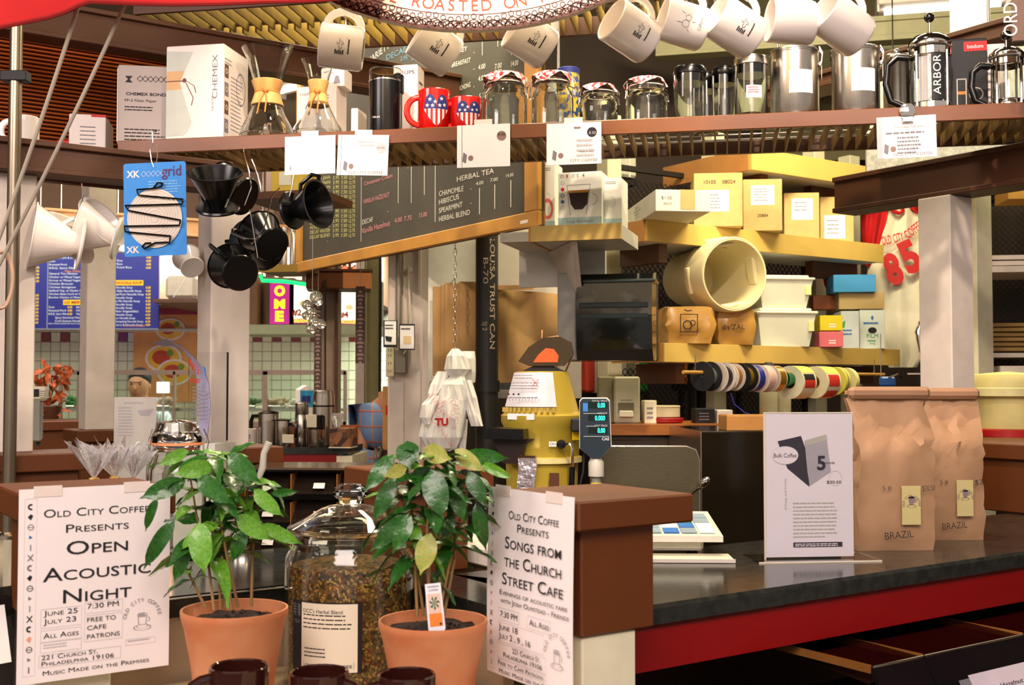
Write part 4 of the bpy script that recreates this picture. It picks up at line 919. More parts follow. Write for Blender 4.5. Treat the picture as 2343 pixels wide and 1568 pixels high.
Q = onsh(S2, ST, 1502, -.16); Q.z = S2.z + .002
t = th('shipping_carton', 'long white opened carton with hand lettering reading one dollar bags', 'box', Q, ST + rad(-28)); Lw = along(Q, ST + rad(-28), 1628); hw = pd(1502, 420, Q.y).z - Q.z - .02; Dw = along(Q, BA + rad(-28), 1428)
part(t, 'body', whitecard, lambda g: g.box(0, Lw, 0, Dw, 0, hw, .002)); part(t, 'torn_tape', card, lambda g: (g.box(Lw * .45, Lw * .72, -.001, .02, hw * .1, hw + .001), g.box(.05, .1, .1, .16, hw, hw + .012)))
pr(t, 'handwriting', ink, lambda g: (g.text('$1.00', Lw * .2, hw * .55, hw * .16, bold=-.01), g.text('BAGS', Lw * .22, hw * .3, hw * .12, bold=-.01)))
pr(t, 'end_print', ink, lambda g: [g.text(s, -Dw * .55 + 0, hw * (.72 - .17 * i), hw * .09) for i, s in enumerate(('ITEM # 8124', 'DARK CH. MOCHA MAGIC', 'ESPRESSO BEANS', 'NET WT. 5 LBS'))], 1)
# fix: end print is drawn right to left along the depth, so shift it into the face
bpy.data.objects[t.children[-1].name].location = (0, Dw + 0.0, 0) if False else (0, 0, 0)
Q2 = onsh(S2, ST, 1432, .25); 

# top shelf's tray
t, L, hh = shbox(S1, 1850, 2000, 332, .1, .3, 'flat pale carton on the top storage shelf', cream, 0) if 0 else (None, 0, 0)
# lower shelf goods
Q = onsh(S3, ST, 1722, .03); Q.z = S3.z + .002; k = Q.y / F
def tub(u0, u1, v0, z, label):
    Q = onsh(S3, ST, u0, .06); Q.z = z; TA = ST - rad(26); L = along(Q, TA, u1); h = pd(u0, v0, Q.y).z - z
    t = th('storage_tub', label, 'tub', Q, TA, 'stacked white plastic tubs')
    p = mt('milky_plastic', 'D9DAC8', .35, var=.02)
    def bd(g):
        D = .26; i = .02; vs = []
        for z_, s in ((0, i), (h * .84, 0)): vs += [(s, s, z_), (L - s, s, z_), (L - s, D - s, z_), (s, D - s, z_)]
        g.add(vs, [(3, 2, 1, 0), (4, 5, 6, 7)] + [(j, (j + 1) % 4, 4 + (j + 1) % 4, 4 + j) for j in range(4)])
    part(t, 'body', p, bd); part(t, 'lid', mt('lid_plastic', 'E4E4D2', .35), lambda g: (g.box(-.008, L + .008, -.008, .268, h * .84, h * .92, .004), g.box(.01, L - .01, .01, .25, h * .92, h, .006)))
    part(t, 'sticker', mt('pale_yellow_tape', 'E0DC98', .6), lambda g: g.box(L - .03, L - .008, -.002, .003, h * .4, h * .65))
    return h
h1 = tub(1735, 1868, 704, S3.z + .002, 'lower white plastic tub with lid, on the storage shelf'); tub(1738, 1862, 628, S3.z + .003 + h1, 'upper white plastic tub stacked beside the big pail')
# big pail lying on sacks
Pp = pd(1680, 628, 4.1); ax = Vector((.33, -.92, -.03)).normalized(); rp = 84 * 4.0 / F
t = th('brewing_pail', 'big translucent cream pail lying on its side, its mouth facing the room', 'pail', Pp, 0)
Mx = ax.to_track_quat('Z', 'Y').to_matrix().to_4x4(); t.rotation_euler = Mx.to_euler(); pm = mt('pail_plastic', 'DCD0A4', .42, var=.08, sc=5)
part(t, 'barrel', pm, lambda g: g.lathe([(.001, -.37), (rp * .76, -.37), (rp * .82, -.34), (rp * .98, -.02), (rp * 1.0, 0), (rp * .97, .004), (rp * .93, -.02), (rp * .78, -.33), (.001, -.35)], 44, cap=False))
part(t, 'rim_band', pm, lambda g: g.lathe([(rp * .97, -.13), (rp * 1.05, -.13), (rp * 1.06, -.004), (rp * 1.02, .004), (rp * .97, .002)], 44, cap=False))
def nubs(g):
    for a in (10, 100, 190, 280): g.at(0, 0, 0, rad(a)).box(rp * .98, rp * 1.09, -.05, .05, -.11, -.085, .004); g.at(0, 0, 0, rad(a)).box(rp * .8, rp * .95, -.055, .055, -.09, -.03, .008)
part(t, 'handle_grip', pm, nubs)
def sack(u0, u1, v0, label, o=.02, mark=None, D=.2, S_=S3):
    Q = onsh(S_, ST, u0, o); Q.z = S_.z + .002; TA = ST - rad(30); L = along(Q, TA, u1); h = pd(u0, v0, Q.y).z - Q.z; q = random.Random(u0)
    t = th('paper_sack', label, 'sack', Q, TA)
    def bd(g):
        nx, nz = 8, 6; vs = []; idx = {}
        for j in range(nz + 1):
            for i in range(4 * nx):
                s, f = divmod(i, nx); f /= nx; x, y = ((f, 0), (1, f), (1 - f, 1), (0, 1 - f))[s]
                pin = 1 - .12 * abs(j / nz - .5) * 2 - (.06 if abs(f - .0) < .01 else 0); jt = (q.random() - .5) * .012
                vs.append((L / 2 + (x - .5) * L * pin + jt, D / 2 + (y - .5) * D * pin + jt, h * j / nz + jt * .7 * (j > 0)))
        n = 4 * nx; fs = [(j * n + i, j * n + (i + 1) % n, (j + 1) * n + (i + 1) % n, (j + 1) * n + i) for j in range(nz) for i in range(n)] + [tuple(range(nz * n, nz * n + n)), tuple(range(n))[::-1]]
        g.add(vs, fs, True)
    part(t, 'sack_body', mt('glossy_kraft', 'B4863F', .3, sc=8, var=.12), bd)
    part(t, 'print', ink, lambda g: mark(g.at(0, -.008, 0), L, h))
    part(t, 'seam', kraft, lambda g: g.box(L * .1, L * .9, D * .45, D * .5, h - .004, h + .006))
    return t
def mk1(g, L, h): g.frame(L * .28, L * .62, h * .3, h * .8, .003, 0); g.ring(L * .42, h * .5, h * .1, .004, 0, 14); g.ring(L * .52, h * .56, h * .06, .003, 0, 12); g.tube([(L * .36, 0, h * .92), (L * .42, 0, h * .88), (L * .5, 0, h * .9)], .002, 4)
def mk2(g, L, h): g.text('dis/ZAL', L * .4, h * .4, h * .14, y=0)
sack(1522, 1642, 702, 'glossy brown sack with a drawn square emblem under the pail', .03, mk1); sack(1640, 1733, 702, 'glossy brown sack with small lettering next to the tubs', .03, mk2)
# small boxes by the shirt
def sb(u0, u1, v0, v1, o, D, c, label, pf=None, tr=TR):
    Q = onsh(S3, ST, u0, o); zt = pd(u0, v0, Q.y).z; z0 = max(pd(u0, v1, Q.y).z, S3.z + .002) if v1 else S3.z + .002; Q.z = z0
    L = along(Q, ST + tr, u1); t = carton(Q, ST + tr, L, D, zt - z0, label, mt('box_' + c, c, .5, var=.03))
    if pf: pf(t, L, zt - z0)
    return t, L, zt - z0
def film(t, L, h): pr(t, 'print', [bluep, mt('green_print', '3E9A4A', .6)], lambda g: (g.mat(0).poly([(L * .5, h * .72), (L * .56, h * .79), (L * .5, h * .86), (L * .44, h * .79)]), g.lines(L * .15, h * .68, L * .7, 1, .01, h * .05), g.mat(1).text('FILM', L * .5, h * .28, h * .11), g.lines(L * .3, h * .22, L * .4, 1, .01, h * .03), g.text('PM2', L * .5, h * .1, h * .06)))
t, L, h = sb(1968, 2026, 709, None, .05, .18, 'D4DCD4', 'white film carton with a dark hand hole, at the end of the lower shelf', film)
part(t, 'hand_hole', blkm, lambda g: g.at(L * .5, -.001, h * .47).disc(0, 0, L * .17, n=16, rz=h * .08))
t, L, h = sb(1925, 1967, 712, None, .05, .18, 'C8D0D0', 'pale blue-white carton beside the film carton', lambda t, L, h: pr(t, 'print', [mt('green_print', '3E9A4A', .6), bluep], lambda g: (g.mat(0).poly([(L * .05, h * .55), (L * .2, h * .55), (L * .25, h * .75), (L * .1, h * .7)]), g.mat(1).lines(L * .1, h * .5, L * .6, 2, h * .1, h * .04))))
sb(1875, 1930, 759, None, .0, .12, 'D86A72', 'pink tea carton under the yellow one', lambda t, L, h: pr(t, 'print', paper, lambda g: g.lines(L * .4, h * .45, L * .35, 2, h * .15, h * .08)))
sb(1877, 1929, 722, 757, .0, .12, 'D8C418', 'yellow tea carton stacked on the pink one', lambda t, L, h: pr(t, 'print', paper, lambda g: g.lines(L * .4, h * .45, L * .35, 2, h * .15, h * .08)))
sb(1921, 2025, 670, 708, .1, .16, 'AE9460', 'flat tan carton under the blue box')
sb(1909, 2006, 629, 669, .1, .16, '3B8BC0', 'bright blue box on top of the small pile')
sb(1862, 1915, 676, 708, .22, .1, '9A5426', 'rust brown box in the gap beside the upper tub')
# ribbon rod under the lower shelf
Rd = pd(1563, 852, 3.45); rA = AA + rad(9); Lr = along(Rd, rA, 2022); Rd = Rd
t = th('ribbon_rod', 'wooden rod hung under the lower shelf carrying ribbon spools and tape rolls', 'rod', Rd, rA)
part(t, 'dowel', mt('dowel_wood', 'B98A3E', .5), lambda g: g.cyl((0, 0, 0), (Lr, 0, 0), .006, n=10))
for x in (.06, Lr - .07): part(t, 'wire_hanger', steel, lambda g: g.tube([(x, 0, -.01), (x + .002, .008, 0), (x, 0, .012), (x, .0, S3.z - Rd.z - .05)], .0018, 6))
def spool(u, w_, r, rc, mf, mc, label, sag=0, hollow=False):
    x = along(Rd, rA, u); c = Rd + dirv(rA) * x - Vector((0, 0, sag))
    s = th('ribbon_spool', label, 'spool', c, eu=(0, pi / 2, rA)) ; s.rotation_euler = (Matrix.Rotation(rA, 3, 'Z') @ Matrix.Rotation(pi / 2, 3, 'Y')).to_euler()
    part(s, 'winding', mc, lambda g: g.lathe([(.012, .003), (rc * 1.2, .003), (rc * 1.2, w_ - .003), (.012, w_ - .003)], 28, cap=False))
    for z in (0, w_ - .003): part(s, 'flange', mf, lambda g: g.lathe([(.01, z), (r, z), (r, z + .003), (.01, z + .003)], 28, cap=False))
gold = mt('gold_ribbon', 'C89A2E', .25, .7); silver = mt('silver_ribbon', 'C8C4C0', .25, .8)
spool(1606, 0.043, .046, .024, blkm, silver, 'black ribbon spool with a silver core at the left end of the rod', .012)
spool(1638, 0.043, .047, .03, white, blk, 'white-flanged spool of black ribbon, second on the rod', .014)
spool(1664, 0.038, .044, .028, white, mt('copper_ribbon', 'A8763A', .3, .6), 'white-flanged spool of copper ribbon', .014)
spool(1690, 0.043, .046, .028, blkm, gold, 'black-flanged spool of bright gold ribbon', .014)
spool(1712, 0.038, .044, .036, white, mt('blue_ribbon', '2A2F8E', .4), 'white-flanged spool of deep blue ribbon', .016)
spool(1735, 0.043, .045, .036, mt('blush_plastic', 'E8CFC0', .5), mt('pink_ribbon', 'E0B8AC', .5), 'spool of pale pink ribbon', .018)
spool(1760, 0.041, .044, .036, white, gold, 'spool of glittery gold ribbon before the green one', .018)
x = along(Rd, rA, 1790)
Cg = Rd + dirv(rA) * x - Vector((0, 0, .02)); Mrot = (Matrix.Rotation(rA, 3, 'Z') @ Matrix.Rotation(pi / 2, 3, 'Y')).to_euler()
s = th('foil_roll', 'narrow roll of shiny green foil ribbon', 'spool', Cg, eu=Mrot)
part(s, 'winding', mt('green_foil', '0C7A4A', .22, .7), lambda g: g.lathe([(.03, 0), (.024, .02), (.024, .075), (.028, .08)], 24)); part(s, 'paper_core', kraft, lambda g: g.lathe([(.026, .08), (.03, .08), (.03, .086), (.026, .086)], 20, cap=False))
def roll(u, w_, r, ms, label, sag, stripes):
    c = Rd + dirv(rA) * along(Rd, rA, u) - Vector((0, 0, sag)); s = th('label_roll', label, 'tape roll', c, eu=Mrot)
    part(s, 'roll', ms, lambda g: g.lathe([(r * .42, 0), (r, 0), (r, w_), (r * .42, w_), (r * .42, 0)], 36, cap=False))
    part(s, 'core', kraft, lambda g: g.lathe([(r * .36, .001), (r * .42, .001), (r * .42, w_ - .001), (r * .36, w_ - .001), (r * .36, .001)], 28, cap=False))
    for a0, a1, z0, z1, m_, tx in stripes:
        g = G(); n = 8; vs = []
        for i in range(n + 1): a = rad(a0 + (a1 - a0) * i / n); vs += [((r + .0006) * cos(a), (r + .0006) * sin(a), z0), ((r + .0006) * cos(a), (r + .0006) * sin(a), z1)]
        g.add(vs, [(2 * i, 2 * i + 1, 2 * i + 3, 2 * i + 2) for i in range(n)]); mk('printed_label', g, m_, s)
lab_y = mt('label_yellow', 'D8CC58', .45); lab_r = mt('label_red', 'C8301E', .5)
roll(1806, .08, .056, mt('cream_labels', 'DCD6B4', .45), 'roll of cream and red printed labels on the rod', .03, [(240, 262, .008, .07, blkm, 0), (262, 290, .008, .07, lab_r, 0), (195, 236, .0, .08, lab_y, 0)])
roll(1862, .085, .056, mt('cream_labels', 'DCD6B4', .45), 'roll of labels with large red blocks on the rod', .03, [(242, 285, .008, .075, lab_r, 0), (300, 335, .008, .075, lab_r, 0), (195, 238, 0, .085, lab_y, 0)])
roll(1908, .03, .05, lab_y, 'yellow label roll near the right end of the rod', .025, [(195, 330, .012, .016, navy, 0)]); roll(1932, .022, .048, mt('pale_yellow_labels', 'D6D090', .45), 'pale yellow label roll last on the rod', .025, [])
g = G().tube([pd(1672, 900, 3.4), pd(1680, 925, 3.4), pd(1705, 945, 3.4), pd(1745, 958, 3.42), pd(1800, 965, 3.5)], .0014, 4); tag(mk('ribbon_end', g, mt('blue_ribbon', '2A2F8E', .4)), 'thin loose blue ribbon curling down from the spools', 'ribbon')
# team shirt
Ps = onback(2000) if 0 else pd(1990, 640, 4.9)
t = th('team_shirt', 'white shirt with red sleeves and a red number hanging behind the right post', 'shirt', Ps, rad(-12)); ks = 4.9 / F
wh = mt('white_jersey', 'E4DCC4', .8); rd = mt('red_jersey', 'B80C12', .8)
def cloth(outl, m, name, dy=0, nx=14, nz=18):
    g = G(); x0 = min(p[0] for p in outl); x1 = max(p[0] for p in outl)
    rows = []
    for j in range(nz + 1):
        f = j / nz; L_, R_ = [], []
        # outline given as list of (x_left,x_right,v) rows
        rows.append(f)
    return g
rowsW = [(2033, 2078, 468), (2018, 2092, 500), (2005, 2100, 540), (1992, 2110, 580), (1984, 2118, 610), (1990, 2122, 700), (2000, 2125, 790), (2012, 2120, 830), (2040, 2100, 842)]
rowsB = [(1945, 2140, 470), (1980, 2135, 560), (1980, 2132, 640), (1986, 2130, 740), (1998, 2126, 800), (2020, 2110, 843)]
def sheet(rows, m, name, dy, wave=.012):
    g = G(); n = 12; vs = []
    for (a, b, v) in rows:
        for i in range(n + 1):
            u = a + (b - a) * i / n; x = (u - 1990) * ks; z = (640 - v) * ks
            vs.append((x, dy - wave * sin(i * 1.3 + v * .01) - .02 * sin(pi * i / n), z))
    nr = len(rows); k = len(vs); vs += [(p[0], p[1] + .006, p[2]) for p in vs]
    fs = [(j * (n + 1) + i, (j + 1) * (n + 1) + i, (j + 1) * (n + 1) + i + 1, j * (n + 1) + i + 1) for j in range(nr - 1) for i in range(n)]
    fs += [tuple(q + k for q in f[::-1]) for f in fs]; g.add(vs, fs, True); return mk(name, g, m, t)
sheet([(2030, 2100, 470), (2018, 2108, 500), (2004, 2112, 540), (1986, 2118, 600), (1984, 2120, 640), (1990, 2122, 700), (2000, 2124, 770), (2012, 2122, 815), (2030, 2096, 842)], wh, 'body', 0)
sheet([(1975, 2032, 478), (1972, 2028, 510), (1974, 2018, 545), (1978, 2008, 580), (1980, 1990, 610)], rd, 'sleeve', -.004)
sheet([(2060, 2112, 442), (2054, 2112, 462), (2072, 2112, 480), (2094, 2112, 492)], rd, 'sleeve', -.006)
part(t, 'collar', rd, lambda g: g.tube([((u - 1990) * ks, -.035, (640 - v) * ks) for u, v in ((2030, 470), (2040, 485), (2054, 492), (2062, 488), (2060, 470))], .009, 6))
def st(g):
    def X(u): return (u - 1990) * ks
    def Z(v): return (640 - v) * ks
    g.mat(0).text('OLD CITY', X(2040), Z(560), 20 * ks, ro=rad(12), fit=48 * ks, bold=.02); g.text('COFFEE', X(2090), Z(538), 20 * ks, ro=rad(38), fit=46 * ks, bold=.02)
    g.text('8', X(2048), Z(650), 68 * ks, ro=rad(18), fit=36 * ks, bold=.05); g.text('5', X(2088), Z(622), 70 * ks, ro=rad(24), fit=38 * ks, bold=.05)
g = G(); g.M = Matrix.Translation((0, -.052, 0)); st(g); mk('lettering', g, redp, t)
sheet([(1886, 1912, 582), (1884, 1918, 610), (1890, 1918, 650), (1902, 1918, 672)], mt('bright_red_cloth', 'C80C10', .6), 'hanging_sleeve', .03)
part(t, 'clothes_hanger', steel, lambda g: g.tube([((u - 1990) * ks, -.01, (640 - v) * ks) for u, v in ((1978, 490), (2046, 462), (2110, 450), (2046, 470), (2046, 440), (2052, 430), (2046, 300), (2046, -700))], .003, 5))
# ================= middle of the stall
# espresso cup shelf on a bracket
P = pd(1215, 519, 3.3); a_ = rad(-16); Le = along(P, a_, 1422)
t = th('bracket_shelf', 'short yellow-edged shelf on a white triangular bracket holding cup cartons', 'shelf', P, a_)
part(t, 'board', lgrey, lambda g: g.box(.002, Le - .002, .01, .3, -.042, 0)); part(t, 'front_lip', yelwood, lambda g: g.box(0, Le, 0, .01, -.044, .0015))
part(t, 'side_lip', wood, lambda g: g.box(-.008, 0, 0, .3, -.044, .001))
part(t, 'bracket', mt('shade_white', 'C8BEB0', .6), lambda g: g.add([(Le * .44, .02, -.044), (-.02, .28, -.044), (.08, .28, -.24), (Le * .44 + .016, .02, -.044), (-.0, .284, -.044), (.096, .284, -.24)], [(0, 1, 2), (3, 5, 4), (0, 2, 5, 3), (0, 3, 4, 1), (1, 4, 5, 2)]))
part(t, 'wall_cleat', lgrey, lambda g: g.box(-.12, Le * .6, .3, .32, -.15, -.0)); part(t, 'wall_board', lgrey, lambda g: g.box(-.1, -.008, .02, .3, -.04, -.012))
def espb(u0, u1, v0, oy, label, full=True):
    Q = loc(P, a_, 0, oy); Q = Q + dirv(a_) * along(Q, a_, u0); L = along(Q, a_, u1); h = pd(u0, v0, Q.y).z - P.z - .001; Q.z = P.z + .001
    c = carton(Q, a_, L, .1, h, label, mt('cup_card', 'E6E6DC', .5, var=.02))
    bl = mt('print_seablue', '9DB8BC', .6, var=.02); cf = mt('print_coffee', '2A1610', .5); cm = mt('print_crema', 'B8823A', .5)
    def pc(g):
        g.mat(0).rect(0, L, 0, h * .155, 0)
        if full:
            g.mat(1).poly([(L * .24, h * .64), (L * .7, h * .64), (L * .67, h * .4), (L * .56, h * .3), (L * .38, h * .3), (L * .29, h * .4)]); g.mat(2).rect(L * .23, L * .71, h * .61, h * .66, -.0003)
            g.mat(3)
            for q in ((.2, .76, .28, .2), (.74, .76, .64, .2)): g.poly([(L * q[0] - .0007, h * q[1]), (L * q[0] + .0007, h * q[1]), (L * q[2] + .0007, h * q[3]), (L * q[2] - .0007, h * q[3])])
            g.rect(L * .2, L * .74, h * .755, h * .765); g.ring(L * .76, h * .48, L * .13, .0012, 0, 16, -1.4, 1.4)
            g.text('D', L * .09, h * .9, h * .065); g.text('O', L * .34, h * .9, h * .065); g.text('S', L * .45, h * .9, h * .065); g.text('4', L * .58, h * .9, h * .07, bold=.02); g.mat(4).rect(L * .19, L * .22, h * .9, h * .96)
            for i, m in enumerate((5, 4, 6, 6, 5)): (g.mat(m).disc(L * .1, h * (.8 - i * .115), L * .042, n=14) if i in (1, 3) else g.mat(m).ring(L * .1, h * (.8 - i * .115), L * .03, .002, 0, 14))
            g.mat(3).text('Luigi Bormioli', L * .5, h * .05, h * .06, y=-.0008, fit=L * .6)
        else: g.mat(3).lines(L * .1, h * .92, L * .7, 2, h * .03, h * .012); g.mat(5).ring(L * .35, h * .5, L * .28, .0014, 0, 16, -1.5, 1.5)
    pr(c, 'print', [bl, cf, cm, greyink, redp, pale, bluep], pc)
    if full: pr(c, 'end_print', [bl, cf, cm, greyink, redp, pale, bluep], lambda g: (g.mat(0).rect(-.1, 0, 0, h * .155), g.mat(1).rect(-.075, -.035, h * .26, h * .42), g.mat(2).rect(-.075, -.035, h * .42, h * .45), [g.mat(m).disc(x, z * h, .008, n=12) for m, x, z in ((4, -.08, .72), (6, -.04, .74), (6, -.08, .58), (5, -.04, .6))]), 1)
    return c
espb(1278, 1378, 396, .02, 'white espresso cup carton with a picture of a glass cup of coffee'); espb(1382, 1424, 408, .06, 'plain side of a second cup carton at the right end of the bracket shelf', False)
c = espb(1240, 1270, 372, .13, 'cup carton set back behind the chalkboard corner', False); part(c, 'cup_picture', mt('print_pinkred', 'D8686A', .5), lambda g: g.at(.018, -.001, .07).ring(0, 0, .012, .006, 0, 14, ez=1.8))
# paper towel dispenser
P = pd(1318, 825, 3.45); k = 3.45 / F; W = 175 * k; Hd = 205 * k
t = th('towel_dispenser', 'black paper towel dispenser with smoked ribbed cover beside the big pail', 'dispenser', P, rad(-14))
part(t, 'grey_side', mt('shade_grey', '84817A', .5), lambda g: g.box(-.062, -.002, .02, .2, .0, Hd * .99, .004))
part(t, 'back_case', blkm, lambda g: g.box(0, W * .98, .09, .2, 0, Hd * .97, .006))
part(t, 'cover', mt('smoked_plastic', '0E1212', .12, coat=.4), lambda g: g.add([(x, y, z) for x in (.002, W) for y, z in ((.1, 0), (.03, 0), (.0, Hd * .12), (-.012, Hd * .5), (.0, Hd * .86), (.03, Hd * .97), (.1, Hd))], [tuple(range(7)), tuple(range(7, 14))[::-1]] + [(i, 7 + i, 7 + (i + 1) % 7, (i + 1) % 7) for i in range(7)]))
part(t, 'top_ledge', mt('smoked_top', '3A423E', .2), lambda g: g.box(.02, W + .01, -.006, .1, Hd * .86, Hd * .9, .004))
part(t, 'cover_band', mt('smoked_band', '1E2624', .15), lambda g: [g.box(.012, W - .01, -.0125, 0, Hd * z, Hd * (z + .06), .002) for z in (.46, .58)], kind='stuff')
part(t, 'mounting_board', lgrey, lambda g: g.box(-.05, W * .96, .2, .22, .01, Hd * .9))
# black pipe with painted letters
P = pd(1114, 700, 3.98); rp_ = 26 * 3.98 / F
t = th('black_pipe', 'black vertical pipe with chalked letters right of the plastic bags', 'pipe', (P.x, P.y, 0))
part(t, 'tube', mt('black_iron', '1B1916', .45), lambda g: g.cyl((0, 0, 0), (0, 0, 3.6), rp_, n=28)); part(t, 'collar', mt('black_iron', '1B1916', .45), lambda g: (g.at(0, 0, pd(1114, 884, 3.9).z).lathe([(rp_ * 1.14, -.02), (rp_ * 1.14, .02)], 24), g.at().box(rp_, rp_ + .09, -.01, .01, pd(1114, 884, 3.9).z - .012, pd(1114, 884, 3.9).z + .012)))
g = G(); 
def pv(v): return pd(1114, v, 3.9).z
g.text('LOUISA TRUST CAN', .012, pv(670), .02, 'C', ro=-pi / 2, fit=pv(545) - pv(800), bold=.01); g.text('B-70', -.012, pv(617), .018, 'C', ro=-pi / 2, fit=pv(585) - pv(645)); g.text('LT CM', -.006, pv(1130), .03, 'C', ro=-pi / 2); g.text('SJ 2', -.014, pv(745), .016, 'C', ro=-pi / 2); wrap(g, rp_); mk('chalk_lettering', g, mt('faded_letter', 'A89484', .8), t)
# kraft paper stacks hung behind
P = pd(990, 860, 4.05); k = 4.05 / F
t = th('kraft_bag_stack', 'stack of flat brown kraft bags left of the black pipe', 'paper bags', P, rad(8))
for i, (x0, x1, hh) in enumerate(((0, 25, 205), (18, 30, 208), (26, 100, 212), (58, 104, 215))): part(t, 'bag', kraft2, lambda g: g.box(x0 * k, x1 * k, -.012 * i, -.012 * i + .01, 0, hh * k, .002))
part(t, 'hook', steel, lambda g: g.tube([(.08, 0, .33), (.08, .02, .35), (.08, .12, .35)], .002)); part(t, 'hook_board', lgrey, lambda g: g.box(-.01, .19, .1, .12, -.02, .8))
P = pd(1138, 880, 4.1)
t = th('kraft_bag_stack', 'large kraft sheet bag between the black pipe and the towel dispenser', 'paper bags', P, rad(-8)); k = 4.1 / F
def kb(g):
    vs = []; n = 8
    for j in range(n + 1):
        for i in range(n + 1):
            vs.append((138 * k * i / n, .012 * sin(i * 1.1 + j * .6) , (220 - (14 * i / n) - 0) * k * j / n))
    m = len(vs); vs += [(p[0], p[1] + .012, p[2]) for p in vs]
    fs = [(j * (n + 1) + i, j * (n + 1) + i + 1, (j + 1) * (n + 1) + i + 1, (j + 1) * (n + 1) + i) for j in range(n) for i in range(n)]
    g.add(vs, fs + [tuple(q + m for q in f[::-1]) for f in fs], True)
part(t, 'sheet', kraft2, kb); part(t, 'folded_top', kraft, lambda g: g.box(0, 85 * k, -.02, -.012, 216 * k, 226 * k)); part(t, 'hook_board', mt('shade_white', 'C8BEB0', .6), lambda g: g.box(-.02, .3, .03, .05, -.05, .58))
# chain and bag bundle
P = pd(1041, 800, 3.85); k = 3.85 / F
t = th('bag_bundle', 'bunch of knotted white plastic carrier bags with red lettering hanging on a chain', 'plastic bags', P)
ck = None; plast = mt('thin_plastic', 'F0EEEA', .35, tr=.0, var=.04, sc=30, bump=.2)
for i in range(26):
    def ln(g): g.tube([(.0055 * cos(a) if i % 2 == 0 else 0, 0 if i % 2 == 0 else .0055 * cos(a), .0125 * sin(a)) for a in [2 * pi * q / 10 for q in range(11)]], .0015, 5, cap=False)
    if i < 2: c = part(t, 'chain_link', steel, ln); c.location.z = .02 + i * .0195; ck = (ck or []) + [c]
    else: c = ck[i % 2].copy(); COL.objects.link(c); c.location.z = .02 + i * .0195
part(t, 'hanging_wire', steel, lambda g: g.cyl((0, 0, .52), (0, 0, 3.6 - P.z), .0015))
def blob(pts, th_, seed, red_=None, nm='bag'):
    "crumpled bag shape: outline of (u,v) rows left,right"
    q = random.Random(seed); g = G(); n = 8; vs = []
    for (a, b, v, th2) in pts:
        for i in range(2 * n):
            ang = 2 * pi * i / (2 * n); c = (a + b) / 2; w_ = (b - a) / 2 * k
            j = 1 + (q.random() - .5) * .16
            vs.append(((c - 1041) * k + w_ * cos(ang) * j, th_ + th2 * sin(ang) * (j * 1.2 - .2) + (q.random() - .5) * .012, (800 - v) * k))
    m = 2 * n; nr = len(pts); g.add(vs, [(j * m + i, (j + 1) * m + i, (j + 1) * m + (i + 1) % m, j * m + (i + 1) % m) for j in range(nr - 1) for i in range(m)] + [tuple(range(m)), tuple((nr - 1) * m + i for i in range(m))[::-1]])
    return mk(nm, g, plast, t)
blob([(1034, 1050, 798, .01), (1022, 1068, 815, .03), (1018, 1078, 845, .035), (1030, 1062, 862, .02), (1010, 1068, 880, .035), (1002, 1072, 915, .045), (992, 1066, 955, .045), (975, 1060, 1000, .04), (985, 1045, 1025, .03), (1000, 1030, 1032, .01)], 0, 3)
blob([(1050, 1085, 803, .01), (1052, 1088, 820, .03), (1062, 1088, 850, .03), (1058, 1086, 875, .02), (1060, 1076, 880, .005)], .05, 5)
blob([(1000, 1030, 850, .01), (985, 1020, 880, .02), (978, 1010, 900, .02), (980, 995, 920, .01)], .01, 6)
blob([(1060, 1080, 870, .01), (1062, 1092, 910, .02), (1070, 1100, 950, .02), (1078, 1106, 975, .01)], -.01, 7)
blob([(985, 1010, 905, .01), (965, 1000, 925, .015), (962, 990, 955, .015), (970, 985, 970, .01)], -.02, 8)
blob([(1040, 1070, 960, .01), (1036, 1068, 1000, .02), (1040, 1066, 1030, .01)], .03, 9)
blob([(965, 990, 965, .01), (958, 990, 1000, .015), (972, 985, 1022, .01)], .02, 10)
g = G(); X = lambda u: (u - 1041) * k; Z = lambda v: (800 - v) * k
g.text('TU', X(1013), Z(972), 16 * k, y=-.056, bold=.06, fit=30 * k)
g.mat(1)
for i, (s, u, v) in enumerate((('THANK', 1012, 945), ('YOU', 1035, 925), ('YOU', 1045, 945), ('THANK', 1000, 930), ('YOU', 1052, 965), ('THANK', 1018, 1000))): g.text(s, X(u), Z(v), 13 * k, y=-.056, ro=rad(70 if i % 2 == 0 else -55), bold=-.02)
mk('lettering', g, [redp, mt('faint_red_print', 'D8888C', .6)], t)
# bulk grinder
P = pd(1240, 1190, 2.9); k = 2.9 / F; P.z = ZC; zz = lambda v: pd(1240, v, 2.9).z - ZC
goldp = mt('grinder_gold', 'B8A038', .3, .2, var=.04, sc=4); 
t = th('bulk_grinder', 'tall mustard yellow shop coffee grinder with a smoked hopper lid and instruction label', 'coffee grinder', P, rad(-4))
part(t, 'lower_body', goldp, lambda g: g.lathe([(.13, -.2), (.13, -.19), (.1, -.16), (.088, .0), (.092, zz(1060)), (.1, zz(1054)), (.1, zz(1046)), (.094, zz(1042)), (.098, zz(975)), (.104, zz(965)), (.104, zz(950)), (.098, zz(946))], 36))
part(t, 'upper_housing', goldp, lambda g: g.lathe([(.098, zz(946)), (.094, zz(940)), (.068, zz(852)), (.062, zz(850))], 36))
part(t, 'ring_seam', mt('cream_ring', 'D8CC8C', .4), lambda g: g.lathe([(.1015, zz(1056)), (.1015, zz(1044))], 36, cap=False))
def hop(g):
    pts = [(-.052, zz(838)), (.038, zz(838)), (.062, zz(812)), (.056, zz(785)), (.028, zz(772)), (-.015, zz(774)), (-.052, zz(796)), (-.078, zz(828))]
    g.prism([(x + .02, z) for x, z in pts], -.04, .04)
part(t, 'smoked_lid', mt('smoked_acrylic', '6A5A3E', .1, tr=.7, bump=0), hop)
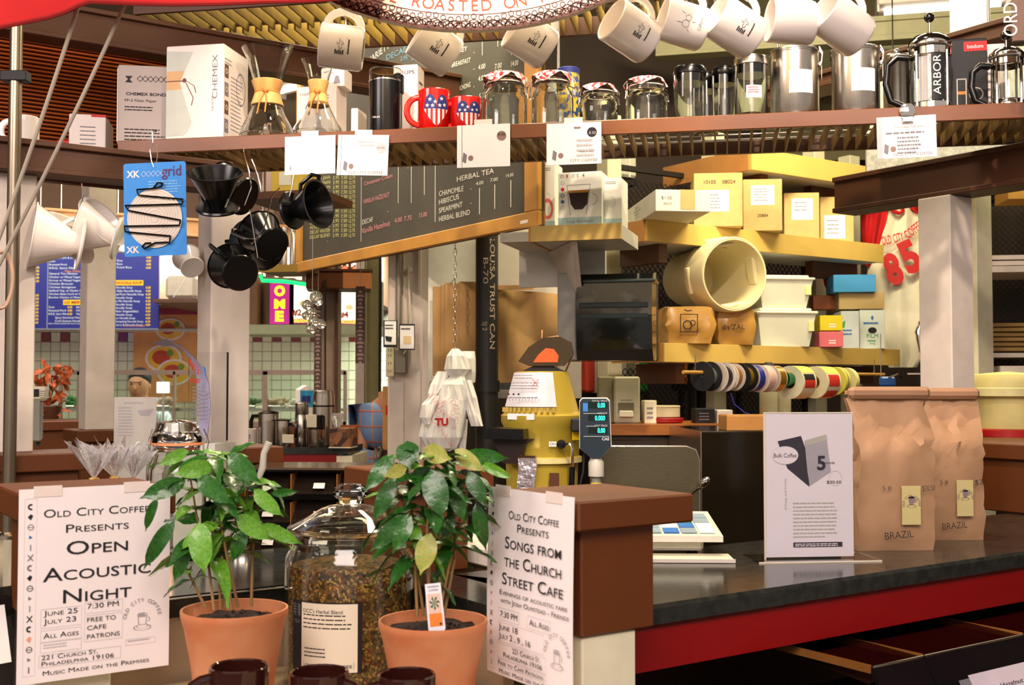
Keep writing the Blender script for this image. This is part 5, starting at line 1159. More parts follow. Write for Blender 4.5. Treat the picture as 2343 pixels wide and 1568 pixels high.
part(t, 'lid_neck', blkm, lambda g: (g.prism([(-.05, zz(850)), (.06, zz(850)), (.03, zz(838)), (-.02, zz(838))], -.03, .03)))
part(t, 'warning_sticker', mt('orange_sticker', 'F05A10', .5), lambda g: g.at(.02, -.042, 0).poly([(-.04, zz(830)), (.022, zz(830)), (.024, zz(815)), (.012, zz(800)), (-.008, zz(798)), (-.026, zz(812))], 0))
def lb(g):
    n = 14; vs = []
    for j in range(2):
        z = zz(853) if j else zz(930)
        for i in range(n + 1):
            a = rad(-165 + 100 * i / n); r_ = (.070 if j else .0935) + .002
            vs.append((r_ * cos(a), r_ * sin(a), z))
    g.add(vs, [(i, i + 1, n + 2 + i, n + 1 + i) for i in range(n)], True)
part(t, 'instruction_label', mt('label_silver', 'D2D0D4', .35), lb)
def lp(g):
    g.M = Matrix.Translation((-.03, -.078, zz(892))) @ Matrix.Rotation(rad(-16), 4, 'Z') @ Matrix.Rotation(rad(-13), 4, 'X')
    g.mat(0).lines(-.036, .034, .06, 2, .007, .002, -.016, 1); g.lines(-.04, .014, .075, 3, .007, .002, -.02, 2); g.lines(-.045, -.024, .08, 1, .007, .003, -.024, 2)
    g.mat(1)
    for s_ in (1, -1): g.poly([(.026 - .009, s_ * .009 + .012), (.026 - .007, s_ * .009 + .012), (.026 + .009, -s_ * .009 + .012), (.026 + .007, -s_ * .009 + .012)], -.026)
    g.mat(2)
    for i in range(11): g.rect(-.045 + i * .0085, -.0435 + i * .0085, -.034, -.031, -.032)
    for i in range(3): g.disc(-.04 + i * .013, -.018, .0028, -.03, 8)
part(t, 'label_print', [greyink, redp, ink], lp)
def gears(g):
    for i in range(12):
        a = rad(-165 + 8.6 * i); g.at(.099 * cos(a), .099 * sin(a), zz(937)).box(-.003, .003, -.003, .003, -.006, .006)
part(t, 'dial_teeth', mt('brass', 'D8BC60', .3, .8), gears, kind='stuff')
part(t, 'dial_plate', paper, lambda g: g.at(-.045, -.088, zz(952), rad(-27)).box(-.04, .036, -.004, 0, -.007, .008))
part(t, 'bag_shelf', blk, lambda g: g.at(-.06, -.09, 0, rad(-10)).prism([(-.07, zz(1000)), (.032, zz(1000)), (.03, zz(978)), (-.06, zz(976))], -.05, .05))
part(t, 'chute', mt('brown_black', '241410', .35), lambda g: g.at(-.06, -.075, 0, rad(-10)).prism([(-.055, zz(1000)), (.05, zz(1000)), (.03, zz(1012)), (.016, zz(1055)), (-.026, zz(1055)), (-.045, zz(1015))], -.03, .045))
part(t, 'switch_lever', chrome, lambda g: (g.tube([(.06, -.105, zz(1012)), (.075, -.118, zz(1010)), (.079, -.12, zz(1020)), (.079, -.12, zz(1060))], .004, 8)))
part(t, 'lever_grip', blk, lambda g: g.cyl((.079, -.12, zz(1060)), (.077, -.12, zz(1108)), .007, n=12)); part(t, 'switch_boss', blk, lambda g: g.at(.052, -.1, zz(1012), 0, pi / 2).lathe([(.012, 0), (.011, .012), (.001, .013)], 16))
g = G(); g.rect(.022, .04, zz(1017), zz(1006), -.105); g.mat(1).text('ON', .031, zz(1014), .007, y=-.106); g.text('OFF', .028, zz(1112), .008, y=-.106); mk('switch_print', g, [paper, ink], t)
part(t, 'side_knob', blkm, lambda g: g.box(.075, .135, -.09, -.04, zz(985), zz(955), .004)); part(t, 'nameplate', mt('bronze_plate', '6A4632', .3, .6), lambda g: g.at(.035, -.108, 0).box(-.012, .012, 0, .004, zz(1110), zz(1075)))
part(t, 'caution_tag', yelp, lambda g: g.at(.087, -.062, zz(995), rad(35)).box(-.01, .01, -.001, .001, -.01, .01))
part(t, 'cord', kraft, lambda g: g.tube([(.0, .02, zz(755)), (.0, .01, zz(775)), (.04, .0, zz(770)), (.075, 0, zz(790)), (.078, 0, zz(815)), (.06, .03, zz(850))], .0025, 6))
part(t, 'cabinet_stand', dbrown, lambda g: g.box(-.13, .13, -.13, .13, -ZC, -.2))
Q = pd(1205, 1045, 2.76); t = th('foil_bag', 'crumpled silver foil bag clipped under the grinder chute', 'bag', Q, rad(-8)); k2 = 2.78 / F
part(t, 'pouch', mt('silver_foil', 'C8C2CC', .22, .85, bump=.6, sc=50), lambda g: g.prism([(-22 * k2, -75 * k2), (18 * k2, -75 * k2), (24 * k2, -20 * k2), (22 * k2, 0), (-18 * k2, 0), (-17 * k2, -30 * k2)], -.014, .012)); part(t, 'folded_lip', chrome, lambda g: g.box(-18 * k2, 22 * k2, -.016, .014, -.002, .003))
# scale pole display
P = pd(1364, 1040, 2.62); k = 2.62 / F
t = th('price_display', 'dark scale display on a pole with three rows of green digits', 'scale display', P, rad(-6))
hd = [(-35, 28), (-38, 20), (-38, 108), (-34, 126), (26, 128), (31, 122), (34, 20), (32, 8), (12, -6), (-12, -6), (-32, 10)]
outl = [(-36, 14), (-36, 120), (-30, 127), (24, 127), (30, 121), (34, 18), (10, -8), (-10, -8)]
part(t, 'rear_shell', lgrey, lambda g: g.prism([(x * k * 1.04, z * k * 1.02) for x, z in outl], -.012, .016)); part(t, 'front_bezel', mt('slate_plastic', '1E2A34', .3), lambda g: g.prism([(x * k, z * k) for x, z in outl], -.016, -.01))
def dg(g):
    g.mat(0)
    for v, s in ((107, '0.00'), (78, '0.000'), (50, '0.00')): g.text(s, 21 * k, v * k, 11 * k, 'R', -.0175, bold=.02, fit=(17 if len(s) == 4 else 23) * k)
    g.mat(1)
    for v, s in ((122, 'TOTAL PRICE'), (94, 'WEIGHT'), (66, 'UNIT PRICE')): g.text(s, 26 * k, v * k - 2 * k, 4.2 * k, 'R', -.017)
    g.text('CAS', 22 * k, 33 * k, 6.5 * k, 'C', -.017, bold=.03); g.rect(-28 * k, 10 * k, 93 * k, 94 * k, -.017); g.rect(-22 * k, 0, 64 * k, 65 * k, -.017); g.rect(-28 * k, 30 * k, 41 * k, 42 * k, -.017)
    g.mat(2).rect(-29 * k, -18 * k, 98 * k, 117 * k, -.017); g.mat(3)
    for v in (112, 84, 55): g.rect(-17 * k, 26 * k, (v - 7) * k, (v + 8) * k, -.0165)
part(t, 'readout', [mt('digit_green', '20E8C8', em=2.2), mt('print_silver', 'B8BCC0', .6), bluep, mt('window_green', '0C1C1C', .15)], dg)
part(t, 'pole', mt('ribbed_grey', '8A887C', .4), lambda g: g.cyl((0, .004, -.5), (0, .004, -.008), .011, n=14)); part(t, 'swivel_joint', greyp, lambda g: g.lathe([(.018, -.05), (.018, -.018), (.012, -.008)], 18))
part(t, 'warning_tape', yelp, lambda g: g.at(0, .004, 0).lathe([(.0125, -.1), (.0125, -.065)], 14)); part(t, 'data_cable', blkm, lambda g: g.tube([(-.028, .01, .0), (-.03, .01, -.04), (-.04, .02, -.08), (-.04, .03, -.14)], .0025, 6))
# grey printer-like box and small goods on the rear counter
zr = 1.22; RC = pd(1360, 960, 3.6)
P = loc(pd(1400, 975, 3.75), rad(-5), 0, 0); zr = pd(1400, 972, 3.75).z
t = th('rear_counter', 'brown-edged rear counter behind the scale display', 'counter', (P.x, P.y, zr), rad(4)); Lr_ = along(P, rad(4), 1945)
part(t, 'top', mt('orange_brown', '9A5C26', .4), lambda g: g.box(-.05, Lr_, 0, .45, -.035, 0)); part(t, 'cabinet_front', mt('dark_cabinet', '33261A', .4), lambda g: g.box(-.05, Lr_, .02, .04, -zr, -.035))
for x in (.1, .5, .9): part(t, 'cabinet_door', mt('dark_cabinet', '33261A', .4), lambda g: g.box(x - .16, x + .2, .005, .02, -.5, -.05, .003))
def onr(u, o): Q = loc(P, rad(4), 0, o); Q = Q + dirv(rad(4)) * along(Q, rad(4), u); return Vector((Q.x, Q.y, zr))
Q = onr(1404, .08); k = Q.y / F
t = th('label_printer', 'beige label printer standing on the rear counter', 'printer', Q, rad(-3)); bg = mt('beige_plastic', 'A8A288', .5)
part(t, 'body', bg, lambda g: g.box(0, 60 * k, 0, .16, 0, 108 * k, .006)); part(t, 'side_case', mt('khaki_plastic', '7E7658', .55), lambda g: g.box(-36 * k, 0, .02, .16, 0, 108 * k, .004)); part(t, 'paper_slot', mt('dark_khaki', '5A543E', .6), lambda g: g.box(10 * k, 46 * k, -.001, .01, 25 * k, 48 * k)); part(t, 'paper_tongue', cream, lambda g: g.box(12 * k, 44 * k, -.014, .0, 16 * k, 30 * k, .002)); part(t, 'lettering', ink, lambda g: g.text('DATAMAX', 30 * k, 52 * k, 4 * k, y=-.001))
Q = onr(1520, .15); k = Q.y / F
for i, (m, z0, z1, r_) in enumerate(((mt('crimson', '9A0E14', .4), 0, 12, 42), (mt('stoneware', 'C8BC98', .5), 12, 40, 35))):
    t = th('round_tray' if i == 0 else 'round_dish', 'crimson round tray under the beige ribbed dish' if i == 0 else 'beige round dish on the crimson tray on the rear counter', 'tray' if i == 0 else 'dish', Q + Vector((0, 0, z0 * k)))
    h_ = (z1 - z0) * k; part(t, 'base', m, lambda g: g.lathe([(r_ * k * .9, 0), (r_ * k, .004), (r_ * k, h_)], 32)); part(t, 'rim', m, lambda g: g.lathe([(r_ * k, h_ - .006), (r_ * k * 1.03, h_ - .004), (r_ * k, h_)], 32, cap=False))
for u, w_, h_, m, lab in ((1474, 28, 52, cream, 'small white card box next to the label printer'), (1590, 45, 34, blkm, 'black telephone-like case beside the beige dish'), (1640, 36, 30, paper, 'white printed roll on the rear counter')):
    Q = onr(u, .1); t = carton(Q, rad(4), w_ * k, .06, h_ * k, lab, m); pr(t, 'print', greyink, lambda g: g.lines(w_ * k * .2, h_ * k * .7, w_ * k * .6, 3, h_ * k * .2, h_ * k * .08))
t = th('squeeze_bottle', 'cloudy bottle with dark cap behind the ribbon spools', 'bottle', onr(1758, .2)); part(t, 'body', mt('cloudy_plastic', 'A8A488', .4), lambda g: g.lathe([(.03, 0), (.032, .01), (.032, .12), (.018, .16), (.016, .17)], 20)); part(t, 'cap', blkm, lambda g: g.lathe([(.02, .17), (.022, .2), (.012, .21)], 18))
t = th('squeeze_bottle', 'shorter bottle with a yellow cap behind the ribbon spools', 'bottle', onr(1792, .2)); part(t, 'body', mt('cloudy_plastic', 'A8A488', .4), lambda g: g.lathe([(.024, 0), (.026, .01), (.026, .1), (.012, .14)], 20)); part(t, 'cap', yelp, lambda g: g.lathe([(.013, .14), (.014, .16), (.005, .168)], 18))
t = carton(loc(pd(1663, 986, 3.3), 0, 0, 0), rad(4), .17, .1, .045, 'low tan wooden box end beside the acrylic sign', mt('tan_box', 'B07C3C', .5)); t2 = th('black_cabinet', 'tall dark glossy cabinet behind the acrylic sign', 'cabinet', Vector((pd(1600, 990, 3.3).x, 3.3, 0)), rad(4))
zc_ = pd(1663, 986, 3.3).z; part(t2, 'carcass', mt('gloss_dark', '17140C', .12), lambda g: g.box(0, .55, -.03, .4, .3, zc_, .003)); part(t2, 'plinth', blkm, lambda g: g.box(.01, .54, -.02, .38, 0, .3)); part(t2, 'door_edge', steel, lambda g: g.box(-.004, 0, -.03, .4, .3, zc_))
# stainless splash panel and scoop
P = pd(1350, 1230, 2.75); P.z = ZC; zt = pd(1400, 1022, 2.75).z - ZC; a_ = rad(-3); W = along(P, a_, 1598)
t = th('splash_guard', 'upright brushed steel panel with rounded corner behind the counter scale', 'panel', P, a_)
part(t, 'sheet', mt('panel_steel', '6E6650', .28, .9, sc=40, var=.1, st=(1, 1, 12)), lambda g: g.prism([(0, -.3), (W, -.3), (W, zt - .03), (W - .008, zt - .008), (W - .03, zt), (0, zt)], 0, .006))
part(t, 'edge_bead', steel, lambda g: g.tube([(0, .003, zt), (W - .03, .003, zt), (W - .008, .003, zt - .008), (W, .003, zt - .03), (W, .003, -.3)], .003, 6)); part(t, 'foot', blkm, lambda g: g.box(.02, W - .02, -.02, .03, -ZC, -.3))
t = th('metal_scoop', 'small shiny scoop poking up beside the steel panel', 'scoop', pd(1612, 1105, 2.7), 0, eu=(rad(20), rad(35), 0)); part(t, 'bowl', chrome, lambda g: g.ball((0, 0, 0), .016, 14, 10, .6, .4, 1.1)); part(t, 'handle', chrome, lambda g: g.tube([(0, 0, -.014), (-.006, 0, -.03), (-.014, .01, -.12)], .003, 6))
# counter scale
P = pz(1500, 1272, ZC + .005); a_ = rad(3); 
t = th('counter_scale', 'white counter scale with a blue and green key pad right of the brown pillar', 'scale', (P.x, P.y + .02, ZC), rad(-2)); k = P.y / F
part(t, 'base_casting', lgrey, lambda g: g.box(-.12, .1, 0, .22, .012, .035, .006)); part(t, 'foot', blk, lambda g: [g.at(x, y, 0).lathe([(.012, 0), (.012, .012)], 12) for x in (-.1, .08) for y in (.03, .19)])
part(t, 'keyboard_wedge', mt('scale_white', 'D8D6C4', .35), lambda g: g.add([(-.14, -.03, .034), (.135, -.03, .034), (.135, .2, .05), (-.14, .2, .05), (-.14, -.03, .046), (.135, -.03, .046), (.135, .2, .07), (-.14, .2, .07)], [(3, 2, 1, 0), (4, 5, 6, 7), (0, 1, 5, 4), (1, 2, 6, 5), (2, 3, 7, 6), (3, 0, 4, 7)]))
def kp(g):
    g.M = Matrix.Translation((0, -.02, .0475)) @ Matrix.Rotation(math.atan2(.024, .23), 4, 'X')
    cols = [0, 1, 2, 3, 0, 3, 1]
    for i in range(7):
        for j in range(4): g.mat(cols[(i + j * 2) % 7]).box(-.125 + i * .036, -.094 + i * .036, .01 + j * .045, .048 + j * .045, .001, .003)
part(t, 'key_pad', [bluep, paper, mt('key_green', '2E8A50', .5), mt('key_grey', '8AA0A8', .5)], kp)
t = th('cutting_board', 'thin pale board under the counter scale', 'board', (P.x, P.y, ZC + .001), rad(-2)); part(t, 'board', cream, lambda g: g.box(-.16, .16, -.07, .1, 0, .006, .002)) if 0 else part(t, 'board', cream, lambda g: g.box(-.2, .15, -.06, .02, 0, .006, .002)); part(t, 'edge_strip', white, lambda g: g.box(-.2, .15, -.064, -.06, 0, .007))
# white slab beyond the inner counter
P = pd(1030, 1236, 2.3); t = th('white_slab', 'white slab counter seen behind the right coffee plant', 'worktop', (P.x, P.y, pz(1030, 1236, 1.135).z), BA + pi); 
part(t, 'slab', mt('slab_white', 'E8DCCC', .4), lambda g: g.box(-.1, .3, 0, .12, -.035, .0, .003)); part(t, 'cabinet', mt('slab_cab', '9A8064', .6), lambda g: g.box(-.08, .28, .02, .11, -1.135, -.035))
# acrylic sign + kraft bags on the counter
Q0 = pz(1752, 1280, ZC + .003); aS = rad(6); Ws = along(Q0, aS, 1952); k = Q0.y / F; Hs = pd(1750, 945, Q0.y).z - ZC
t = th('acrylic_sign', 'clear acrylic stand with a printed bulk coffee notice on the counter', 'sign', (Q0.x, Q0.y, ZC), aS)
part(t, 'front_sheet', mt('notice_paper', 'D2CAD0', .35, var=.02), lambda g: g.box(.002, Ws - .002, .002, .0035, .006, Hs - .002)); part(t, 'clear_pocket', glass_thin, lambda g: (g.box(0, Ws, .0042, .0062, 0, Hs)))
part(t, 'foot_plate', glass_thin, lambda g: g.box(-.025, Ws + .04, -.035, .08, .0002, .003)); part(t, 'edge_line', mt('edge_cream', 'D8CEB8', .3), lambda g: (g.box(-.001, .0015, .001, .006, 0, Hs), g.box(0, Ws, .001, .006, Hs - .0012, Hs + .001), g.box(-.025, Ws + .04, -.0358, -.035, 0, .003)))
def sg(g):
    X = lambda u: (u - 1748) / 206 * Ws; Z = lambda v: (1280 - v) / 335 * Hs
    g.mat(0).poly([(X(1778), Z(1010)), (X(1832), Z(998)), (X(1850), Z(1050)), (X(1850), Z(1114)), (X(1800), Z(1072))]); g.mat(3).poly([(X(1840), Z(1010)), (X(1890), Z(996)), (X(1900), Z(1080)), (X(1851), Z(1112)), (X(1846), Z(1080))], -.0003); g.mat(4).poly([(X(1842), Z(1008)), (X(1890), Z(995)), (X(1892), Z(1008)), (X(1844), Z(1020))], -.0005)
    g.mat(0).text('5', X(1878), Z(1075), 32 * k, y=-.001, bold=.03); g.text('pounds', X(1894), Z(1062), 6 * k, y=-.001, fit=30 * k); g.mat(5).disc(X(1795), Z(1042), 30 * k, -.0007, 28, 20 * k); g.mat(1).ring(X(1795), Z(1042), 30 * k, 1 * k, -.0009, 28, ez=.68); g.mat(2).text('Bulk Coffee', X(1795), Z(1047), 10 * k, y=-.001, fit=54 * k)
    g.mat(1).ring(X(1910), Z(1095), 15 * k, .8 * k, -.0005, 20, ez=1.1); g.mat(2).text('$30.50', X(1907), Z(1107), 7 * k, y=-.0008, fit=34 * k); g.mat(4).text('(Cheap and Fresh)', X(1797), Z(1130), 5 * k, ro=pi / 2, fit=70 * k, y=-.0005)
    g.mat(4).lines(X(1812), Z(1150), 104 * k, 4, 8.5 * k, 2.6 * k, -.0005, 1, .95); g.lines(X(1812), Z(1184), 104 * k, 5, 8.5 * k, 2.6 * k, -.0005, 2, .95); g.lines(X(1812), Z(1226), 75 * k, 1, 8.5 * k, 2.6 * k, -.0005, 2, .9)
    g.mat(0).rect(X(1812), X(1925), Z(1251), Z(1240), -.0005); g.mat(5).lines(X(1816), Z(1243), 104 * k, 2, 4 * k, 2 * k, -.0008, 8, .95)
g = G(); g.M = Matrix.Translation((0, .0015, 0)); sg(g); mk('print', g, [mt('soft_black', '2E2A34', .6), pale, ink, mt('mid_grey', '9A969C', .6), greyp, mt('notice_paper', 'D2CAD0', .35)], t)
def kbag(u0, u1, v0, vb, dd, label, turn, seed, price, ww=None):
    Q = pz(u0, vb, ZC); L = along(Q, turn, u1); h = pd(u0, v0, Q.y).z - ZC; D = .1; q = random.Random(seed)
    t = th('coffee_bag', label, 'coffee bag', Q, turn, 'brown five pound coffee bags'); nx, ny, nz = 9, 4, 16
    ring = [(i / nx, 0) for i in range(nx)] + [(1, i / ny) for i in range(ny)] + [(1 - i / nx, 1) for i in range(nx)] + [(0, 1 - i / ny) for i in range(ny)]; m = len(ring); vs = []
    for j in range(nz + 1):
        f = j / nz; z = f * h * .93
        dep = D * (1 - .12 * (1 - min(1, f * 8))) * (1 if f < .68 else 1 - (f - .68) / .32 * .86); wd = L * (1 - .05 * sin(pi * f)) * (1 if f > .06 else .96)
        for a, b in ring:
            bul = .014 * sin(pi * min(1, f * 1.25)) * (sin(pi * a) if b in (0, 1) else .4)
            x = L / 2 + (a - .5) * wd; y = D / 2 + (b - .5) * dep + (-bul if b == 0 else bul if b == 1 else 0)
            if a in (0, 1) and 0 < b < 1: x += (.5 - a) * 2 * .02 * (f > .55) * sin(pi * b)
            jt = .004 * (f > .05) + .003 * (f > .6)
            vs.append((x + q.uniform(-jt, jt), y + q.uniform(-jt, jt), z + q.uniform(-jt, jt) * (0 < j < nz)))
    g = G(); g.add(vs, [(j * m + i, j * m + (i + 1) % m, (j + 1) * m + (i + 1) % m, (j + 1) * m + i) for j in range(nz) for i in range(m)] + [tuple(range(m))[::-1], tuple(range(nz * m, nz * m + m))], True); mk('bag_body', g, mt('bag_kraft', 'B28A66', .6, sc=12, bump=.25, var=.07), t)
    yt = D / 2 - .012
    part(t, 'rolled_top', mt('bag_kraft2', 'A67E60', .6, sc=12, bump=.1), lambda g: (g.box(-.004, L + .004, yt - .018, yt + .004, h * .925, h, .008), g.box(0, L, yt + .004, yt + .012, h * .9, h * .99, .003)))
    part(t, 'tin_tie', kraft, lambda g: g.box(-.008, L + .008, yt - .0, yt + .006, h * .95, h * .975, .001))
    X = lambda f: L * f
    def pp(g):
        g.M = Matrix.Translation((0, -.024, 0)); 
        g.mat(0).rect(X(.52), X(.76), h * .165, h * .4, .004); g.mat(1).arc('OLD CITY COFFEE', X(.64), h * .29, L * .088, L * .03, 190, -10, .002); g.poly([(X(.6), h * .33), (X(.68), h * .33), (X(.665), h * .285), (X(.615), h * .285)], .002); g.mat(3).disc(X(.64), h * .33, L * .04, .0017, 16, L * .014); g.mat(2).ring(X(.64), h * .278, L * .05, .0012, .002, 20, ez=.35); g.ring(X(.69), h * .31, L * .012, .001, .002, 10)
        g.mat(3).text('5 #', X(.33), h * .375, h * .03, ro=rad(4), y=0.0, bold=-.01); g.text(price, X(.86), h * .37, h * .035, ro=rad(4), y=.001, bold=-.01, fit=L * .16); g.text('BRAZIL', X(.48), h * .085, h * .045, ro=rad(5), y=.001, bold=-.01, fit=L * .36)
    part(t, 'print', [mt('bag_label', 'D2C284', .6), mt('lilac_print', '8A7884', .6), mt('plum_line', '8A5A64', .6), ink], pp)
kbag(1962, 2136, 885, 1262, 0, 'nearer brown coffee bag marked five pounds, touching the acrylic sign', rad(4), 3, '$30.50'); kbag(2100, 2250, 888, 1238, 0, 'second brown coffee bag standing right of the first', rad(4), 8, '$31')
# ================= foreground
Pp = pd(537, 1392, 1.7); k = 1.7 / F
def pot(P, r, h, label, key):
    t = th('potted_coffee_plant', label, 'plant', (P.x, P.y, ZF), 0)
    part(t, 'pot', terra, lambda g: g.lathe([(.001, 0), (r * .66, 0), (r * .68, .004), (r * .8, h * .5), (r * .93, h * .84), (r * .985, h * .93), (r * 1.0, h * .97), (r * .995, h), (r * .955, h), (r * .93, h * .93), (r * .9, h * .86), (.001, h * .86)], 48, cap=False))
    q = random.Random(key)
    def so(g):
        n = 26; m = 9; vs = [(0, 0, h * .9)]
        for j in range(1, m + 1):
            for i in range(n): a = 2 * pi * i / n; vs.append((r * .925 * j / m * cos(a), r * .925 * j / m * sin(a), h * .885 + q.uniform(-.004, .005)))
        g.add(vs, [(0, 1 + i, 1 + (i + 1) % n) for i in range(n)] + [(1 + j * n + i, 1 + (j + 1) * n + i, 1 + (j + 1) * n + (i + 1) % n, 1 + j * n + (i + 1) % n) for j in range(m - 1) for i in range(n)], True)
        for _ in range(60): a = q.uniform(0, 6.28); rr = r * .88 * q.random() ** .5; g.ball((rr * cos(a), rr * sin(a), h * .89), q.uniform(.0015, .004), 5, 4)
    part(t, 'soil', soil, so, kind='stuff')
    return t
leafm = mt('coffee_leaf', '2F6A1C', .28, coat=.25, var=.3, sc=14, bump=.12, c2='1B4A14'); leaf_lit = mt('coffee_leaf_lit', '6FA032', .3, coat=.2, var=.25, sc=16, bump=.12, c2='4A8624')  # the second, paler green colours in leaves that catch the light
leafd = mt('coffee_leaf_dark', '2A5E1E', .3, coat=.2, var=.3, sc=14, bump=.12, c2='1A4416'); leafb = mt('leaf_browned', '6FA032', .4, sc=22, c2='B89A5C')
def leafg(g, droop, wav, fold):
    n = 9; vs = []
    for i in range(n + 1):
        f = i / n; w_ = .172 * (sin(pi * min(1, f ** .82)) ** .8) * (1 if f < .86 else .55) if 0 < f < 1 else .004
        x = f; z = .16 * f - droop * f * f
        for s_ in (-1, -.5, 0, .5, 1): vs.append((x, s_ * w_, z + abs(s_) * w_ * fold + wav * .03 * sin(f * 14 + s_ * 2) * abs(s_)))
    g.add(vs, [(i * 5 + j, i * 5 + j + 1, i * 5 + 6 + j, i * 5 + 5 + j) for i in range(n) for j in range(4)], True)
    g.tube([(i / 5 * .95, 0, .16 * i / 5 - droop * (i / 5) ** 2 - .004) for i in range(6)], .008, 4, r1=.003)
LM = {}
def leafmesh(v, m):
    if (v, m.name) not in LM:
        g = G(); leafg(g, (.25, .5, .85, .4)[v], (1, 1.4, .8, .3)[v], (.35, .15, .3, .5)[v]); o = mk('leaf', g, m); LM[v, m.name] = o.data; bpy.data.objects.remove(o)
    return LM[v, m.name]
def plant(t, C, stems, seed, mats):
    "stems: list of pixel polylines with per-point depth offset; leaves sit in opposite pairs along their upper half"
    q = random.Random(seed)
    for si, (pts, nodes, ln) in enumerate(stems):
        W_ = [pd(u, v, C.y + dy) - Vector((C.x, C.y, ZF)) for u, v, dy in pts]
        o = part(t, 'stem', mt('stem_bark', '8A6A3C', .7), lambda g: g.tube(W_, .0024, 6, r1=.0013))
        def at(f):
            x = f * (len(W_) - 1); i = min(int(x), len(W_) - 2); return W_[i].lerp(W_[i + 1], x - i)
        az = q.uniform(0, pi)
        for nd in range(nodes + 2):
            f = 1 - .68 * nd / max(1, nodes + 2); p = at(f); az += pi / 2 + q.uniform(-.4, .4)
            for sgn in ((0, pi) if nd else (0, pi, pi / 2)):
                a = az + sgn + q.uniform(-.35, .35); L = ln * q.uniform(.7, 1.1) * (.72 if nd == 0 else 1)
                m = q.choice(mats); v = q.choice((0, 1, 1, 2, 3)); lf = bpy.data.objects.new('leaf', leafmesh(v, m)); COL.objects.link(lf); lf.parent = t
                lf.location = p; lf.rotation_euler = (q.uniform(-.4, .4), q.uniform(-.35, .5) + (.0 if nd else -.25), a); lf.scale = (L, L * 1.12, L)
def xleaf(t, C, u, v, dy, u2, v2, dy2, m, wide=1.1, var=1, roll=0):
    a = pd(u, v, C.y + dy); b = pd(u2, v2, C.y + dy2); d = b - a; L = d.length / .98
    lf = bpy.data.objects.new('leaf', leafmesh(var, m)); COL.objects.link(lf); lf.parent = t
    X = d.normalized(); Y = Vector((X.z, 0, -X.x)); Y = (Y - X * Y.dot(X)).normalized(); Z = X.cross(Y)
    if Z.y > 0: Y = -Y; Z = -Z
    M = Matrix((X, Y, Z)).transposed() @ Matrix.Rotation(roll, 3, 'X'); lf.rotation_euler = M.to_euler(); lf.location = a - Vector((C.x, C.y, ZF)); lf.scale = (L, L * wide, L * .6)
r1 = 120 * k; C = Vector((Pp.x, Pp.y, 0)); t = pot(Pp, r1, Pp.z - ZF, 'left coffee plant in a terracotta pot, beside the open acoustic night poster', 5)
plant(t, C, [([(490, 1398, -.02), (478, 1300, 0), (450, 1180, 0), (430, 1060, .01)], 5, .075), ([(505, 1395, 0), (500, 1290, .01), (510, 1160, .02), (520, 1050, .03)], 5, .07), ([(515, 1392, .01), (505, 1280, .03), (480, 1150, .05), (470, 1040, .06)], 4, .07),
   ([(545, 1390, .0), (520, 1280, -.01), (498, 1150, -.02), (485, 1050, -.03)], 4, .07), ([(575, 1388, .02), (578, 1260, .02), (590, 1170, .03), (600, 1110, .03)], 4, .07), ([(530, 1396, -.01), (520, 1300, 0), (550, 1190, .02), (570, 1110, .0)], 4, .065), ([(470, 1390, 0), (440, 1330, 0), (420, 1290, .0)], 1, .05)], 21, [leaf_lit, leaf_lit, leafm, leafm, leafd])
for a in ((455, 1195, -.04, 462, 1308, -.07, leaf_lit, 1.35, 1), (425, 1100, -.03, 322, 1140, -.06, leafm, 1.2, 0), (400, 1190, -.03, 320, 1300, -.05, leafd, .8, 2), (360, 1140, -.02, 325, 1215, -.03, leafm, .8, 2), (540, 1180, -.03, 612, 1235, -.05, leaf_lit, 1.2, 1), (600, 1200, -.02, 682, 1245, -.04, leaf_lit, .9, 1), (560, 1210, -.02, 530, 1285, -.03, leafm, 1.3, 1), (620, 1130, -.02, 682, 1125, -.03, leafm, .8, 0), (490, 1065, -.05, 400, 1085, -.08, leaf_lit, 1.3, 0), (520, 1040, -.04, 585, 1100, -.07, leafm, 1.3, 1), (430, 1030, -.02, 365, 1065, -.05, leaf_lit, 1.1, 0), (450, 1090, -.06, 520, 1150, -.09, leafm, 1.2, 1), (580, 1120, -.04, 640, 1180, -.06, leaf_lit, 1.1, 1), (430, 1260, -.02, 395, 1330, -.03, leafm, 1.2, 1)): xleaf(t, C, *a)
Pq = pd(991, 1418, 1.66); k = 1.66 / F; C = Vector((Pq.x, Pq.y, 0)); t = pot(Pq, 124 * k, Pq.z - ZF, 'right coffee plant in a terracotta pot with a plastic plant tag', 9)
plant(t, C, [([(955, 1412, 0), (948, 1260, .01), (940, 1150, .01), (925, 1050, .01)], 5, .07), ([(975, 1412, 0), (985, 1270, .0), (975, 1140, 0), (968, 1040, 0)], 5, .072), ([(970, 1410, .02), (958, 1330, .02), (945, 1250, .03), (900, 1140, .03)], 4, .07),
   ([(1005, 1410, .01), (1030, 1280, .03), (1060, 1160, .04), (1085, 1060, .04)], 5, .07), ([(1015, 1412, .03), (1040, 1280, .05), (1040, 1150, .06), (1030, 1060, .05)], 4, .07), ([(985, 1408, -.01), (975, 1240, -.02), (985, 1120, -.03), (1000, 1050, -.03)], 4, .068)], 33, [leafm, leafd, leafd, leafm, leaf_lit])
